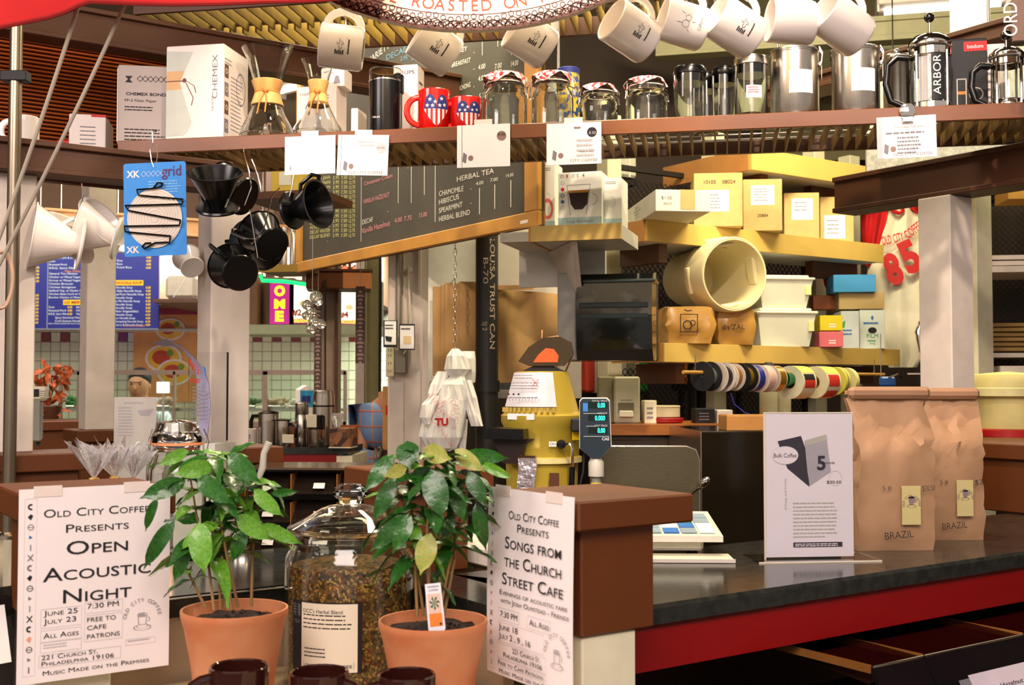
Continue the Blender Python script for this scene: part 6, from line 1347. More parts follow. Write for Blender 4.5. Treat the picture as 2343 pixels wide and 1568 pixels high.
for a in ((985, 1220, -.04, 962, 1312, -.06, leafb, 1.5, 1), (985, 1075, -.05, 1010, 1180, -.08, leafd, 1.5, 1), (935, 1175, -.03, 850, 1260, -.05, leafd, 1.0, 1), (940, 1180, -.05, 900, 1262, -.07, leafm, 1.2, 1), (930, 1010, 0, 935, 1065, -.03, leafd, 2.2, 1), (900, 1040, -.02, 838, 1120, -.05, leafm, 1.1, 1), (1040, 1030, -.02, 1100, 1075, -.05, leafb, 1.2, 1), (1060, 1040, 0, 1160, 1050, -.01, leafm, 1.0, 1), (1100, 1060, 0, 1172, 1095, -.02, leaf_lit, .8, 0), (1070, 1080, -.03, 1110, 1150, -.05, leafd, 1.3, 1), (1090, 1150, -.01, 1110, 1260, -.02, leafd, .9, 2), (930, 1070, -.05, 880, 1090, -.08, leafb, 1.3, 0), (970, 1030, -.04, 1030, 1050, -.08, leafb, 1.4, 0), (1040, 1185, 0, 1010, 1235, -.01, leafm, 1.2, 1), (905, 1090, -.03, 855, 1190, -.05, leafd, 1.0, 1), (1035, 1110, -.02, 1060, 1190, -.04, leafm, 1.2, 1)): xleaf(t, C, *a)
Pt = pd(1000, 1440, 1.6) - Vector((C.x, C.y, ZF))
tg = part(t, 'plant_tag', mt('tag_white', 'DADAE2', .4), lambda g: (g.at(Pt.x, Pt.y, Pt.z, 0, rad(-4), rad(-6)).prism([(-.012, 0), (.0, -.02), (.012, 0), (.011, .063), (-.011, .063)], -.0008, .0008)))
g = G(); g.at(Pt.x, Pt.y, Pt.z, 0, rad(-4), rad(-6)); g.mat(0).rect(-.009, .009, .004, .022, -.0012); g.mat(1).rect(-.009, .009, .023, .049, -.0012); g.mat(2)
for i in range(7): a = i * .9; g.poly([(0, .036), (.008 * cos(a), .036 + .01 * sin(a)), (.006 * cos(a + .5), .036 + .008 * sin(a + .5))], -.0016)
g.mat(3).text('ARABIAN', 0, .0575, .0028, y=-.0012); g.text('COFFEE', 0, .0525, .0028, y=-.0012); g.disc(.006, .007, .0018, -.0016, 8); mk('tag_print', g, [mt('tag_orange', 'E07A28', .5), mt('tag_pink', 'D8B4A4', .5), mt('tag_green', '2A6A4A', .5), ink], tg)
# herb jar
PJ = pd(800, 1400, 1.9); k = 1.9 / F; t = th('herb_jar', 'large glass jar of dried herbal tea with faceted knob lid and cream label', 'jar', (PJ.x, PJ.y, ZF)); rj = 146 * k; zj = lambda v: pd(800, v, 1.9).z - ZF
jo = [(.001, 0), (rj * .9, 0), (rj * .99, .012), (rj, .03), (rj, zj(1300)), (rj * .985, zj(1270)), (rj * .9, zj(1250)), (rj * .88, zj(1240)), (rj * .97, zj(1228)), (rj * .975, zj(1218))]
ji = [(r - .005, z) for r, z in jo[2:]][::-1]
part(t, 'glass_body', glass, lambda g: g.lathe(jo + ji + [(.001, .012)], 56, cap=False))
part(t, 'glass_lid', glass, lambda g: g.lathe([(rj * .93, zj(1214)), (rj * .97, zj(1210)), (rj * .96, zj(1203)), (rj * .8, zj(1192)), (rj * .62, zj(1178)), (rj * .45, zj(1163)), (rj * .32, zj(1156)), (.012, zj(1152)), (.001, zj(1152)), (.001, zj(1156)), (rj * .3, zj(1160)), (rj * .6, zj(1184)), (rj * .9, zj(1206)), (rj * .86, zj(1216)), (rj * .88, zj(1232)), (rj * .86, zj(1232)), (rj * .84, zj(1216))], 48, cap=False))
part(t, 'faceted_knob', glass, lambda g: g.lathe([(.001, zj(1156)), (.018, zj(1152)), (.02, zj(1142)), (.03, zj(1132)), (.027, zj(1116)), (.018, zj(1108)), (.001, zj(1106))], 9, sm=False, cap=False))
q = random.Random(2)
herbm = mt('dried_herbs', '8E6836', .9, kind='speck', sc=150, c2='4A3A1E', bump=.8)
part(t, 'herb_filling', herbm, lambda g: g.lathe([(.001, .014), (rj - .008, .014), (rj - .007, zj(1310)), (rj - .012, zj(1290)), (rj * .5, zj(1280)), (.001, zj(1276))], 40, cap=False), kind='stuff')
def fl(g):
    for i in range(2200):
        a = q.uniform(pi, 2 * pi); z = q.uniform(.02, zj(1284)); r_ = rj - .0068; s_ = q.uniform(.0018, .0042); g.mi = (0 if q.random() < .45 else q.choice((1, 2, 3, 3, 4))) if z < zj(1335) else q.choice((0, 0, 1, 4))
        c = Vector((r_ * cos(a), r_ * sin(a), z)); tn = Vector((-sin(a), cos(a), 0)); b = q.uniform(0, 6.28); u_ = tn * cos(b) + Vector((0, 0, 1)) * sin(b); w_ = tn * -sin(b) + Vector((0, 0, 1)) * cos(b)
        g.add([c + u_ * s_, c + w_ * s_ * .5, c - u_ * s_, c - w_ * s_ * .5], [(0, 1, 2, 3)])
part(t, 'herb_flakes', [mt('flake_gold', 'E0AC48', .9), mt('flake_red', 'A03A2E', .9), mt('flake_dark', '4A3420', .9), mt('flake_green', '7E7C3E', .9), mt('flake_pale', 'CDB070', .9)], fl, kind='stuff')
g = G(); X = lambda u: (u - 792) * k; Z = zj
g.mat(3).rect(X(668), X(840), Z(1505), Z(1352), .0002)
g.mat(0).rect(X(699), X(830), Z(1503), Z(1355), -.0002); g.mat(1).text("OCC's Herbal Blend", X(703), Z(1376), 8.5 * k, 'L', -.0008, fit=95 * k); g.lines(X(704), Z(1379), 118 * k, 4, 9 * k, 2.4 * k, -.0008, 4, .8); g.lines(X(707), Z(1452), 58 * k, 3, 8 * k, 2.4 * k, -.0008, 7, .9); g.text('OLD CITY COFFEE', X(764), Z(1493), 6.5 * k, 'C', -.0008, fit=110 * k, bold=.01); g.frame(X(705), X(823), Z(1496), Z(1482), .6 * k, -.0008)
g.mat(2).rect(X(672), X(694), Z(1385), Z(1360), -.0002); g.text('TEA', X(683), Z(1402), 8 * k, y=-.0004, fit=20 * k); g.mat(1).lines(X(673), Z(1362), 20 * k, 4, 6 * k, 3 * k, -.0008)
g2 = G(); g2.v, g2.f, g2.m, g2.sm = g.v, g.f, g.m, g.sm
# finer columns so that the label bends round the glass
def bend(g, r):
    out = []
    for p in g.v: a = p.x / r; out.append(Vector((r * sin(a), -(r + .0008 - p.y) * cos(a), p.z)))
    g.v = out
gl = G(); 
for m_, a, b, z0, z1, y in ((3, 668, 840, 1505, 1352, .0002), (0, 699, 830, 1503, 1355, -.0002)):
    n = 12
    for i in range(n): gl.mat(m_).rect(X(a + (b - a) * i / n), X(a + (b - a) * (i + 1) / n), Z(z0), Z(z1), y)
keep = [i for i in range(len(g2.f)) if i > 1]
for i in keep: gl.f.append([len(gl.v) + j for j in range(len(g2.f[i]))]); gl.v += [g2.v[j] for j in g2.f[i]]; gl.m.append(g2.m[i]); gl.sm.append(False)
bend(gl, rj); mk('label', gl, [mt('cream_label', 'E8DCC4', .6, var=.02), ink, mt('label_grey', '6A6664', .6), mt('label_black', '1C181C', .5)], t)
# brown mugs
for i, (u, v, w_, d, hd, lab) in enumerate(((547, 1522, 133, 1.53, 200, 'glossy dark brown mug in front of the left terracotta pot, handle to the left'), (730, 1535, 134, 1.53, -20, 'glossy dark brown mug in front of the herb jar, handle to the right'), (931, 1541, 132, 1.53, 200, 'glossy dark brown mug in front of the right terracotta pot'))):
    P = pd(u, v, d); r = w_ / 2 * d / F; t = th('brown_mug', lab, 'mug', (P.x, P.y, ZF), rad(hd), 'dark brown mugs at the front'); h = P.z - ZF; mug_thing(t, r, h, brownglz, handle_r=h * .33)
# posters
def logo_cup(g, cx, cz, s, m=1):
    g.mat(m).arc('OLD CITY COFFEE', cx, cz, s, s * .24, 172, 8, -.0008); g.ring(cx, cz - s * .62, s * .52, s * .05, -.0006, 28, ez=.32); g.ring(cx, cz - s * .55, s * .36, s * .03, -.0006, 24, ez=.3)
    g.poly([(cx - s * .3, cz + s * .15), (cx - s * .27, cz + s * .15), (cx - s * .2, cz - s * .45), (cx - s * .24, cz - s * .45)], -.0006); g.poly([(cx + s * .27, cz + s * .15), (cx + s * .3, cz + s * .15), (cx + s * .24, cz - s * .45), (cx + s * .2, cz - s * .45)], -.0006)
    g.ring(cx, cz + s * .18, s * .29, s * .03, -.0006, 20, ez=.4); g.ring(cx + s * .36, cz - s * .12, s * .1, s * .03, -.0006, 14, -1.6, 1.6); g.lines(cx - s * .25, cz + s * .28, s * .5, 3, s * .08, s * .04, -.0006, 3)
def icons(g, x, w_, z0, z1):
    n = 17; q = random.Random(4); g.mat(2).frame(x, x + w_, z0, z1, .0003, -.0004)
    for i in range(n):
        z = z1 - (i + .8) * (z1 - z0) / (n + .4); c = x + w_ / 2; g.mat({3: 3, 13: 4}.get(i, 0 if i in (0, 1, 7, 8, 11, 12, 14, 16) else 1)); s = w_ * .26
        kd = i % 6
        if kd == 0: g.ring(c, z, s * .5, s * .5, -.0006, 10, 1, 5.2)
        elif kd == 1: g.poly([(c - s, z), (c, z - s), (c + s * .7, z + s * .4), (c, z + s)], -.0006)
        elif kd == 2: g.ring(c, z, s * .8, s * .2, -.0006, 14); g.rect(c - s, c + s, z - s * .08, z + s * .08, -.0006)
        elif kd == 3: g.poly([(c - s * .5, z - s * .5), (c + s * .6, z), (c - s * .5, z + s * .7)], -.0006)
        elif kd == 4: g.rect(c - s * .15, c + s * .15, z - s, z + s, -.0006)
        else: g.poly([(c - s, z - s), (c - s * .6, z - s), (c + s, z + s), (c + s * .6, z + s)], -.0006); g.poly([(c + s * .6, z - s), (c + s, z - s), (c - s * .6, z + s), (c - s, z + s)], -.0006)
def poster(P, rz, label, fn, curl=.0, W_=.216, H_=.279):
    t = th('poster', label, 'poster', P, rz)
    def sh_(g):
        n = 8; vs = []
        for j in range(n + 1):
            for i in range(7): f = j / n; vs.append((W_ * i / 6, -curl * sin(f * 2.2) * (1 + .3 * sin(i)), -H_ * f))
        m = len(vs); vs += [(p[0], p[1] + .0006, p[2]) for p in vs]
        g.add(vs, [(j * 7 + i, (j + 1) * 7 + i, (j + 1) * 7 + i + 1, j * 7 + i + 1) for j in range(n) for i in range(6)] + [(m + j * 7 + i, m + j * 7 + i + 1, m + (j + 1) * 7 + i + 1, m + (j + 1) * 7 + i) for j in range(n) for i in range(6)], True)
    part(t, 'sheet', mt('poster_paper', 'EFE6E4', .6, var=.015, bump=0), sh_)
    g = G(); g.M = Matrix.Translation((0, -.0004, 0)); fn(g)
    g.v = [Vector((p.x, p.y - curl * sin(-p.z / H_ * 2.2) * 1.28, p.z)) for p in g.v]
    mk('lettering', g, [ink, greyink, pale, bluep, mt('print_orange2', 'E8A080', .6)], t)
    for x in (.02, .15): part(t, 'tape', mt('frosted_tape', 'E8D8D0', .4), lambda g: g.box(x, x + .04, -.0012, -.0004, -.012, .004))
    return t
def pA(g):
    icons(g, .008, .017, -.272, -.014)
    T = lambda s, x, z, h, f, m=0, al='C', sc=1, b=0: (g.mat(m), g.text(s, x, z, h, al, -.0006, sc=sc, fit=f, bold=b * .5))
    T('Old City Coffee', .112, -.043, .0125, .155); T('Presents', .112, -.067, .0125, .092); T('Open', .112, -.1, .0205, .09, b=.008); T('Acoustic', .113, -.137, .0205, .158, b=.008); T('Night', .113, -.171, .0205, .1, b=.008)
    g.mat(2).frame(.032, .09, -.205, -.177, .0004, -.0004); g.frame(.032, .09, -.225, -.208, .0004, -.0004); g.frame(.032, .09, -.241, -.226, .0004, -.0004); g.frame(.094, .15, -.19, -.173, .0004, -.0004); g.frame(.094, .15, -.232, -.193, .0004, -.0004); g.frame(.03, .148, -.262, -.244, .0004, -.0004); g.frame(.155, .2, -.245, -.236, .0004, -.0004)
    T('June 25', .036, -.187, .0078, .048, al='L'); T('July 23', .036, -.199, .0078, .046, al='L'); T('All Ages', .036, -.22, .0078, .05, al='L'); T('7:30 PM', .098, -.183, .0078, .046, al='L'); T('FREE TO', .098, -.203, .0068, .042, al='L', sc=0); T('CAFE', .098, -.215, .0068, .028, al='L'); T('PATRONS', .098, -.228, .0068, .048, al='L')
    T('221 Church St.', .034, -.251, .0068, .08, al='L'); T('Philadelphia 19106', .034, -.26, .0068, .104, al='L'); T('Music Made on the Premises', .036, -.274, .0068, .155, al='L')
    g.mat(2).lines(.036, -.229, .04, 2, .004, .0014, -.0005); g.lines(.158, -.238, .04, 1, .004, .0014, -.0005); logo_cup(g, .18, -.205, .024)
def pB(g):
    icons(g, .008, .015, -.272, -.014)
    T = lambda s, x, z, h, f, m=0, al='C', sc=1, b=0: (g.mat(m), g.text(s, x, z, h, al, -.0006, sc=sc, fit=f, bold=b * .5))
    T('Old City Coffee', .12, -.044, .0125, .125); T('Presents', .12, -.062, .0125, .078); T('Songs from', .12, -.088, .018, .14, b=.006); T('the Church', .12, -.115, .018, .142, b=.006); T('Street Cafe', .12, -.142, .018, .152, b=.006)
    T('Evenings of acoustic fare', .122, -.158, .0075, .168); T('with Josh Olmstead - Friends', .125, -.17, .0075, .17)
    g.mat(2).frame(.035, .09, -.196, -.178, .0004, -.0004); g.frame(.11, .168, -.196, -.178, .0004, -.0004); g.frame(.033, .15, -.228, -.199, .0004, -.0004); g.frame(.033, .155, -.253, -.231, .0004, -.0004); g.frame(.033, .155, -.265, -.2545, .0004, -.0004)
    T('7:30 PM', .04, -.191, .009, .045, al='L'); T('All Ages', .116, -.191, .009, .048, al='L'); T('June 18', .036, -.21, .009, .05, al='L'); T('July 2 , 9 , 16', .036, -.223, .009, .082, al='L')
    T('221 Church St.', .142, -.24, .0075, .07, al='R'); T('Philadelphia 19106', .146, -.25, .0075, .098, al='R'); T('Free to Cafe Patrons', .034, -.263, .0065, .115, al='L'); T('Music Made on the Premises', .036, -.275, .0065, .15, al='L'); logo_cup(g, .182, -.222, .025)
poster(loc(PLf, AA, -.003, -.0045, .008), AA, 'open acoustic night poster taped to the left front pillar', pA, .0015, .222, .284)
poster(loc(PR, AA, -.0045, .2195, .006), BA + pi, 'songs from the church street cafe poster taped to the front right pillar', pB, .004)
# bins under the red-edged counter
def loc_c(x, y, z): return loc(E1, AA, x, y, z - ZC)
beans = mt('coffee_beans', '24120A', .35, kind='speck', sc=110, c2='120804', bump=1.0)
u_x = lambda u: along(loc_c(0, -.13, ZC), AA, u)
edges = [u_x(1560), u_x(1720), u_x(1870), u_x(1985), u_x(2103), u_x(2330), u_x(2600)]
for i in range(len(edges) - 1):
    x0, x1 = edges[i] + .002, edges[i + 1] - .002
    t = th('bean_bin', ['coffee bean bin nearest the front pillar, under the red band', 'second coffee bean bin from the front pillar', 'third coffee bean bin from the front pillar', 'coffee bin with a bright reflected light on its short lid', 'wide coffee bin with the vanilla hazelnut card', 'last coffee bean bin at the right edge'][i], 'bin', loc_c(0, 0, .3), AA, 'coffee bean bins under the counter')
    zt = .678 if i > 2 else .57; dz = .022
    part(t, 'box', mt('bin_black', '0E0A08', .3), lambda g: g.box(x0, x1, -.13, .09, 0, zt - .09, .002)); part(t, 'beans', beans, lambda g: g.add([(x0 + .003, -.12, zt - .03), (x1 - .003, -.12, zt - .03), (x1 - .003, .08, zt - .006), (x0 + .003, .08, zt - .006)], [(0, 1, 2, 3)]), kind='stuff')
    part(t, 'top_panel', mt('smoke_lid', '8A8480', .1, tr=1, bump=0, ior=1.06), lambda g: g.add([(x0, -.128, zt), (x1, -.128, zt), (x1, .08, zt + .008), (x0, .08, zt + .008), (x0, -.128, zt - .003), (x1, -.128, zt - .003), (x1, .08, zt + .005), (x0, .08, zt + .005)], [(0, 1, 2, 3), (7, 6, 5, 4), (0, 4, 5, 1), (1, 5, 6, 2), (2, 6, 7, 3), (3, 7, 4, 0)]))
    part(t, 'side_rail', mt('amber_edge', '8A5A2A', .3), lambda g: g.box(x0 - .0015, x0 + .001, -.128, .08, zt - .01, zt + .004))
    part(t, 'front_lid', mt('lid_gloss', '1A1416', .06, coat=.6), lambda g: g.add([(x0, -.132, zt), (x1, -.132, zt), (x1, -.24, zt - .19), (x0, -.24, zt - .19), (x0, -.125, zt - .004), (x1, -.125, zt - .004), (x1, -.232, zt - .194), (x0, -.232, zt - .194)], [(3, 2, 1, 0), (4, 5, 6, 7), (0, 1, 5, 4), (1, 2, 6, 5), (2, 3, 7, 6), (3, 0, 4, 7)]))
    part(t, 'edge_bead', chrome, lambda g: g.cyl((x0, -.131, zt + .001), (x1, -.131, zt + .001), .0022, n=8))
    if i >= 3:
        ang = math.atan2(.19, .108)
        w_ = x1 - x0; g = G(); g.M = Matrix.Translation((x0, -.135, zt)) @ Matrix.Rotation(-(pi / 2 - ang), 4, 'X')
        lo = -.13; g.mat(0).rect(w_ * .28, w_ * .88, lo - .05, -.045 - (.02 if i == 3 else 0), -.002); g.mat(2).rect(w_ * .18, w_ * .28, lo - .05, -.05 - (.02 if i == 3 else 0), -.0015)
        if i == 4: g.mat(1).text('Vanilla Hazelnut', w_ * .55, -.078, .008, y=-.003, fit=w_ * .42); g.mat(2).lines(w_ * .45, -.1, w_ * .35, 2, .01, .002, -.003)
        else: g.mat(2).lines(w_ * .4, -.09, w_ * .35, 2, .01, .002, -.003)
        mk('name_card', g, [mt('card_lilac', 'CFC2CC', .5), ink, greyink], t)
# things at the far left front
P = loc(PLf, AA, -.06, .1); 
t = th('bin_label', 'slanted clear bin front with a white card at the lower left edge', 'bin', pd(-10, 1500, 1.75) - Vector((0, 0, 0)), rad(50)); t.location.z = ZF + .0
part(t, 'clear_front', mt('smoke_acrylic', '3A3430', .05, tr=.8, bump=0, ior=1.3), lambda g: g.add([(-.1, 0, 0), (.07, 0, 0), (.07, .05, .17), (-.1, .05, .17), (-.1, .004, 0), (.07, .004, 0), (.07, .054, .17), (-.1, .054, .17)], [(0, 1, 2, 3), (7, 6, 5, 4), (0, 4, 5, 1), (1, 5, 6, 2), (2, 6, 7, 3), (3, 7, 4, 0)]))
part(t, 'name_card', paper, lambda g: g.add([(-.02, .01, .06), (.03, .01, .06), (.03, .036, .145), (-.02, .036, .145)], [(0, 1, 2, 3)])); part(t, 'back_box', mt('bin_black', '0E0A08', .3), lambda g: g.box(-.1, .06, .06, .16, 0, .15, .003))
# ================= left background: the stall across the aisle
MB_ = 9.6; k = MB_ / F
blue_m = mt('menu_blue', '24257E', .5, var=.03); my = mt('menu_yellow', 'F2C020', .5); mw = mt('menu_white', 'E8E8F0', .6); mo = mt('menu_orange', 'E88A28', .6)
def menu(u0, u1, v0, v1, label, fn):
    P = pd(u0, v1, MB_); t = th('menu_board', label, 'menu board', P, 0)
    W_ = (u1 - u0) * k; H_ = (v1 - v0) * k
    part(t, 'panel', blue_m, lambda g: g.box(0, W_, 0, .03, 0, H_)); part(t, 'edge_frame', mt('menu_edge', '8A8A96', .4), lambda g: (g.box(-.008, 0, -.004, .034, 0, H_), g.box(0, W_, -.004, .034, -.008, 0)))
    part(t, 'suspension', steel, lambda g: [g.cyl((x, .01, H_), (x, .01, 3.6 - P.z), .004) for x in (W_ * .2, W_ * .8)])
    g = G(); fn(g, lambda u: (u - u0) * k, lambda v: (v1 - v) * k); mk('lettering', g, [mw, my, mt('menu_redprint', 'B02418', .6), mo], t)
def rows(g, X, Z, u, v, names, dv=7.8, h=4.6, w_=60, al='L'):
    for i, s in enumerate(names): g.mat(0).text(s, X(u), Z(v + i * dv), h * k, al, -.003, fit=min(w_, len(s) * 3.4) * k, bold=.0)
def prices(g, X, Z, u, v, n, dv=7.8, w_=11):
    for i in range(n): g.mat(1).text('4.50' if i % 2 else '6.25', X(u), Z(v + i * dv), 4.6 * k, 'L', -.003, fit=w_ * k, bold=.04)
def head(g, X, Z, u0, u1, v, s): g.mat(1).rect(X(u0), X(u1), Z(v), Z(v - 12), -.003); g.mat(2).text(s, X((u0 + u1) / 2), Z(v - 3), 6.5 * k, 'C', -.005, fit=(u1 - u0 - 6) * k, bold=.03)
def mA(g, X, Z):
    head(g, X, Z, 14, 67, 671, 'APPETIZERS'); head(g, X, Z, 14, 48, 606, 'SOUP'); g.mat(1).text('5.25-12.50  6.50-14', X(66), Z(571), 4 * k, 'C', -.003, fit=50 * k)
    rows(g, X, Z, 16, 627, ['Wonton Soup', 'Egg Drop', 'Hot & Sour'], w_=34); prices(g, X, Z, 77, 614, 5)
    rows(g, X, Z, 16, 678, ['Dumpling (8)', 'Dumpling (4)', '', 'Egg Roll', 'Lo Mein w/ Wonton Noodle', 'Teriyaki', 'Spring Roll', 'Crab Cake', 'Rice Salad'], w_=60); prices(g, X, Z, 77, 678, 9)
def mB(g, X, Z):
    rows(g, X, Z, 111, 576, ['Duck & B.B.Q. Pork', 'Duck & Roast Pork', 'Roasted Pork & Duck', 'Duck', 'Roasted Pork', 'B.B.Q. Spare Ribs'], w_=64); g.mat(3).text('- Main Platters -', X(168), Z(623), 6 * k, 'C', -.003, fit=52 * k)
    rows(g, X, Z, 111, 628, ['General Tso Chicken', 'Chicken w/ Mixed Vegetables', 'Shrimp w/ Mixed Vegetables', 'Chicken Broccoli', 'Chicken Stringbean', 'Seafood Veg. w/ Oyster Sauce', 'Chicken Bean Curd w/ Garlic', 'Bourbon Chicken w/ Mixed Veg.'], w_=86)
    head(g, X, Z, 144, 189, 698, 'LO MEIN'); rows(g, X, Z, 111, 705, ['Duck', 'Roasted Pork', 'B.B.Q. Spare Ribs'], w_=42); prices(g, X, Z, 154, 705, 3); rows(g, X, Z, 174, 705, ['Shrimp', 'Chicken', 'Vegetable'], w_=34); rows(g, X, Z, 126, 729, ['Spicy Szechuan Noodle', 'Cold Sesame Noodle'], w_=68); rows(g, X, Z, 111, 742, ['Note: Platters served with rice or noodles'], h=3.4, w_=80)
def mC(g, X, Z):
    head(g, X, Z, 262, 327, 653, 'NOODLE SOUP'); rows(g, X, Z, 248, 598, ['Duck Rice', 'Pork Rice', 'Plain Fried Rice'], w_=52); prices(g, X, Z, 333, 583, 5)
    rows(g, X, Z, 248, 660, ['Duck Noodle Soup', 'Spare Ribs Noodle Soup', 'Roasted Pork Noodle Soup', 'Beef Noodle Soup', 'Shrimp Ms Noodle Soup', 'Veg. Noodle Soup', 'Fish Noodle Soup', '(w/ Plain Vegetable)', 'Beef Noodle Soup', 'Wonton Noodle Soup', 'Pork Dumpling Noodle Soup', 'Hot Curry & Noodle Soup'], w_=80); prices(g, X, Z, 333, 660, 12); g.mat(3).text('* TAX NOT INCLUDED', X(306), Z(748), 4.6 * k, 'C', -.003, fit=52 * k)
menu(8, 108, 560, 752, 'blue menu board at far left headed appetizers', mA); menu(109, 240, 560, 752, 'blue menu board in the middle listing main platters and lo mein', mB); menu(242, 362, 560, 752, 'blue menu board at right headed noodle soup', mC)
P = pd(305, 850, 10.96); k = 10.96 / F; t = th('food_poster', 'orange poster with three white bowls of food behind the man', 'poster', P)
part(t, 'sheet', mt('poster_orange', 'E8A860', .6, sc=6, var=.15), lambda g: g.box(0, 145 * k, 0, .01, -70 * k, 130 * k))
def bowls(g):
    for u, v, r, c in ((389, 754, 34, 2), (374, 820, 42, 1), (400, 852, 40, 3)): g.mat(0).disc((u - 305) * k, (850 - v) * k, r * k, -.004 - .002 * c, 28, r * k * .75); g.mat(1).disc((u - 305) * k, (850 - v) * k, r * k * .88, -.005 - .002 * c, 28, r * k * .64); g.mat(2).disc((u - 310) * k, (852 - v) * k, r * k * .5, -.006 - .002 * c, 12, r * k * .4); g.mat(3).disc((u - 290) * k, (862 - v) * k, r * k * .2, -.0065 - .002 * c, 7)
part(t, 'bowl_picture', [mt('pic_white', 'F0E8DC', .6), mt('pic_yellow', 'F0C040', .6), mt('pic_red', 'C84A28', .6), mt('pic_green', '7A9A3A', .6)], bowls)
g = G(); a = pd(362, 720, 10.6); k = 10.6 / F; g.at(a.x, 10.6, a.z).box(0, 88 * k, 0, .03, 0, 34 * k); struct('trim_2', g, mt('dull_red', '9A2E24', .5))
t = th('wrapped_tray', 'pale plastic wrapped tray on the shelf above the food poster', 'tray', pd(376, 684, 9.4)); k = 9.4 / F; part(t, 'wrap', mt('clear_wrap', 'B8A494', .35, var=.1), lambda g: g.box(0, 72 * k, 0, .2, 0, 54 * k, .03)); part(t, 'crease', lgrey, lambda g: g.poly([(20 * k, 4 * k), (22 * k, 4 * k), (50 * k, 48 * k), (48 * k, 48 * k)], -.002)); part(t, 'shelf_bracket', dbrown, lambda g: g.box(-.1, .4, .0, 1.59, -.03, 0))
# glass display case
CD = 8.4; k = CD / F; P = pd(130, 1010, CD); z = lambda v: pd(0, v, CD).z
t = th('display_case', 'long glass fronted food display case of the far stall', 'display case', (P.x, CD, 0)); X = lambda u: (u - 130) * k; cf = mt('case_metal', 'B09A8C', .35, .6)
part(t, 'top_rail', cf, lambda g: g.box(0, X(790), -.02, .02, z(858), z(847))); part(t, 'base_rail', cf, lambda g: g.box(0, X(790), -.02, .02, z(978), z(965)))
for u, w_ in ((135, 5), (176, 12), (395, 5), (600, 11), (784, 8)): part(t, 'mullion', cf, lambda g: g.box(X(u), X(u + w_), -.02, .02, z(975), z(850)))
part(t, 'glass_pane', mt('case_glass', 'E8F4EE', .03, tr=1, bump=0, ior=1.05), lambda g: g.box(X(140), X(784), -.003, .003, z(965), z(858)))
part(t, 'food_deck', steel, lambda g: g.box(X(135), X(788), .05, .34, z(942), z(935))); part(t, 'cabinet', mt('case_cabinet', 'B4B0A4', .4), lambda g: g.box(X(130), X(790), 0, .35, .2, z(978))); part(t, 'plinth', blkm, lambda g: g.box(X(132), X(788), .02, .33, 0, .2))
q = random.Random(5)
for i, (u, w_, c, lab) in enumerate(((150, 20, '3E7A3A', 'green vegetables in the display case'), (365, 30, 'D8B8A0', 'pale pink food pile in the display case beside the man'), (560, 38, '6E8A5A', 'mixed salad tray in the display case left of the thermoses'), (625, 42, 'E0C8A0', 'creamy food tray in the display case above the tumbler'), (680, 50, 'D8D0B8', 'white food pile in the display case behind the tall thermos'), (735, 36, 'C8B070', 'golden food tray in the display case, rightmost'))):
    t = th('food_tray', lab, 'food tray', Vector((pd(u, 935, CD).x, CD + .2, z(935)))); part(t, 'tray', steel, lambda g: g.box(-w_ * k / 2, w_ * k / 2, -.12, .12, 0, .02, .004))
    part(t, 'food', mt('food_' + c, c, .6, var=.35, sc=30), lambda g: [g.ball((q.uniform(-.4, .4) * w_ * k, q.uniform(-.1, .06), .03 + q.uniform(0, .04)), q.uniform(.015, .03), 7, 5) for _ in range(16)], kind='stuff')
# man behind the case
k = 8.7 / F; HP = pd(322, 880, 9.1)
t = th('person', 'dark haired man in a white shirt looking down behind the glass case', 'person', (HP.x, HP.y, 0)); sk = mt('skin', 'C48A66', .5, var=.04); hz = HP.z
def skin_obj(name, V, E, R, m, par, root=0, lvl=2):
    me = bpy.data.meshes.new(name); me.from_pydata(V, E, []); me.materials.append(m); o = bpy.data.objects.new(name, me); COL.objects.link(o); o.parent = par
    md = o.modifiers.new('skin', 'SKIN'); md.use_smooth_shade = True
    for i, r in enumerate(R): sv = me.skin_vertices[0].data[i]; sv.radius = r if isinstance(r, tuple) else (r, r); sv.use_root = (i == root)
    o.modifiers.new('sub', 'SUBSURF').levels = lvl; o.modifiers['sub'].render_levels = lvl
    return o
b_ = skin_obj('body', [(0, .05, .95), (0, .04, 1.2), (0, .0, hz - .28), (0, -.02, hz - .16), (0, -.04, hz - .06), (0, -.05, hz + .03), (-.17, .0, hz - .3), (.17, 0, hz - .3), (-.25, -.04, hz - .55), (.25, -.04, hz - .55), (-.2, -.28, hz - .62), (.16, -.28, hz - .62), (-.1, .05, .5), (.1, .05, .5), (-.1, .05, .05), (.1, .05, .05)],
    [(0, 1), (1, 2), (2, 3), (3, 4), (4, 5), (2, 6), (2, 7), (6, 8), (7, 9), (8, 10), (9, 11), (0, 12), (0, 13), (12, 14), (13, 15)], [(.15, .1), (.16, .11), (.13, .09), .055, (.078, .09), (.075, .09), .07, .07, .045, .045, .035, .035, .08, .08, .05, .05], sk, t)
def face(g):
    g.ball((0, -.04, hz - .01), .1, 24, 18, .82, .95, 1.2); g.ball((0, -.05, hz - .075), .062, 16, 12, 1, 1, .8)
    g.ball((0, -.138, hz - .03), .014, 10, 8, .9, 1, 1.6); g.ball((0, -.125, hz + .022), .05, 12, 8, 1, .25, .2)
    for s_ in (-1, 1): g.ball((s_ * .083, -.03, hz - .02), .02, 8, 6, .4, .8, 1.3)
part(t, 'head', sk, face, kind=None)
for s_ in (-1, 1): part(t, 'eye', mt('eye_dark', '2A1812', .4), lambda g: g.ball((s_ * .031, -.127, hz + .002), .012, 8, 6, 1.2, .4, .35)); part(t, 'eyebrow', mt('black_hair', '15100E', .5), lambda g: g.ball((s_ * .032, -.128, hz + .022), .016, 8, 5, 1.2, .4, .22))
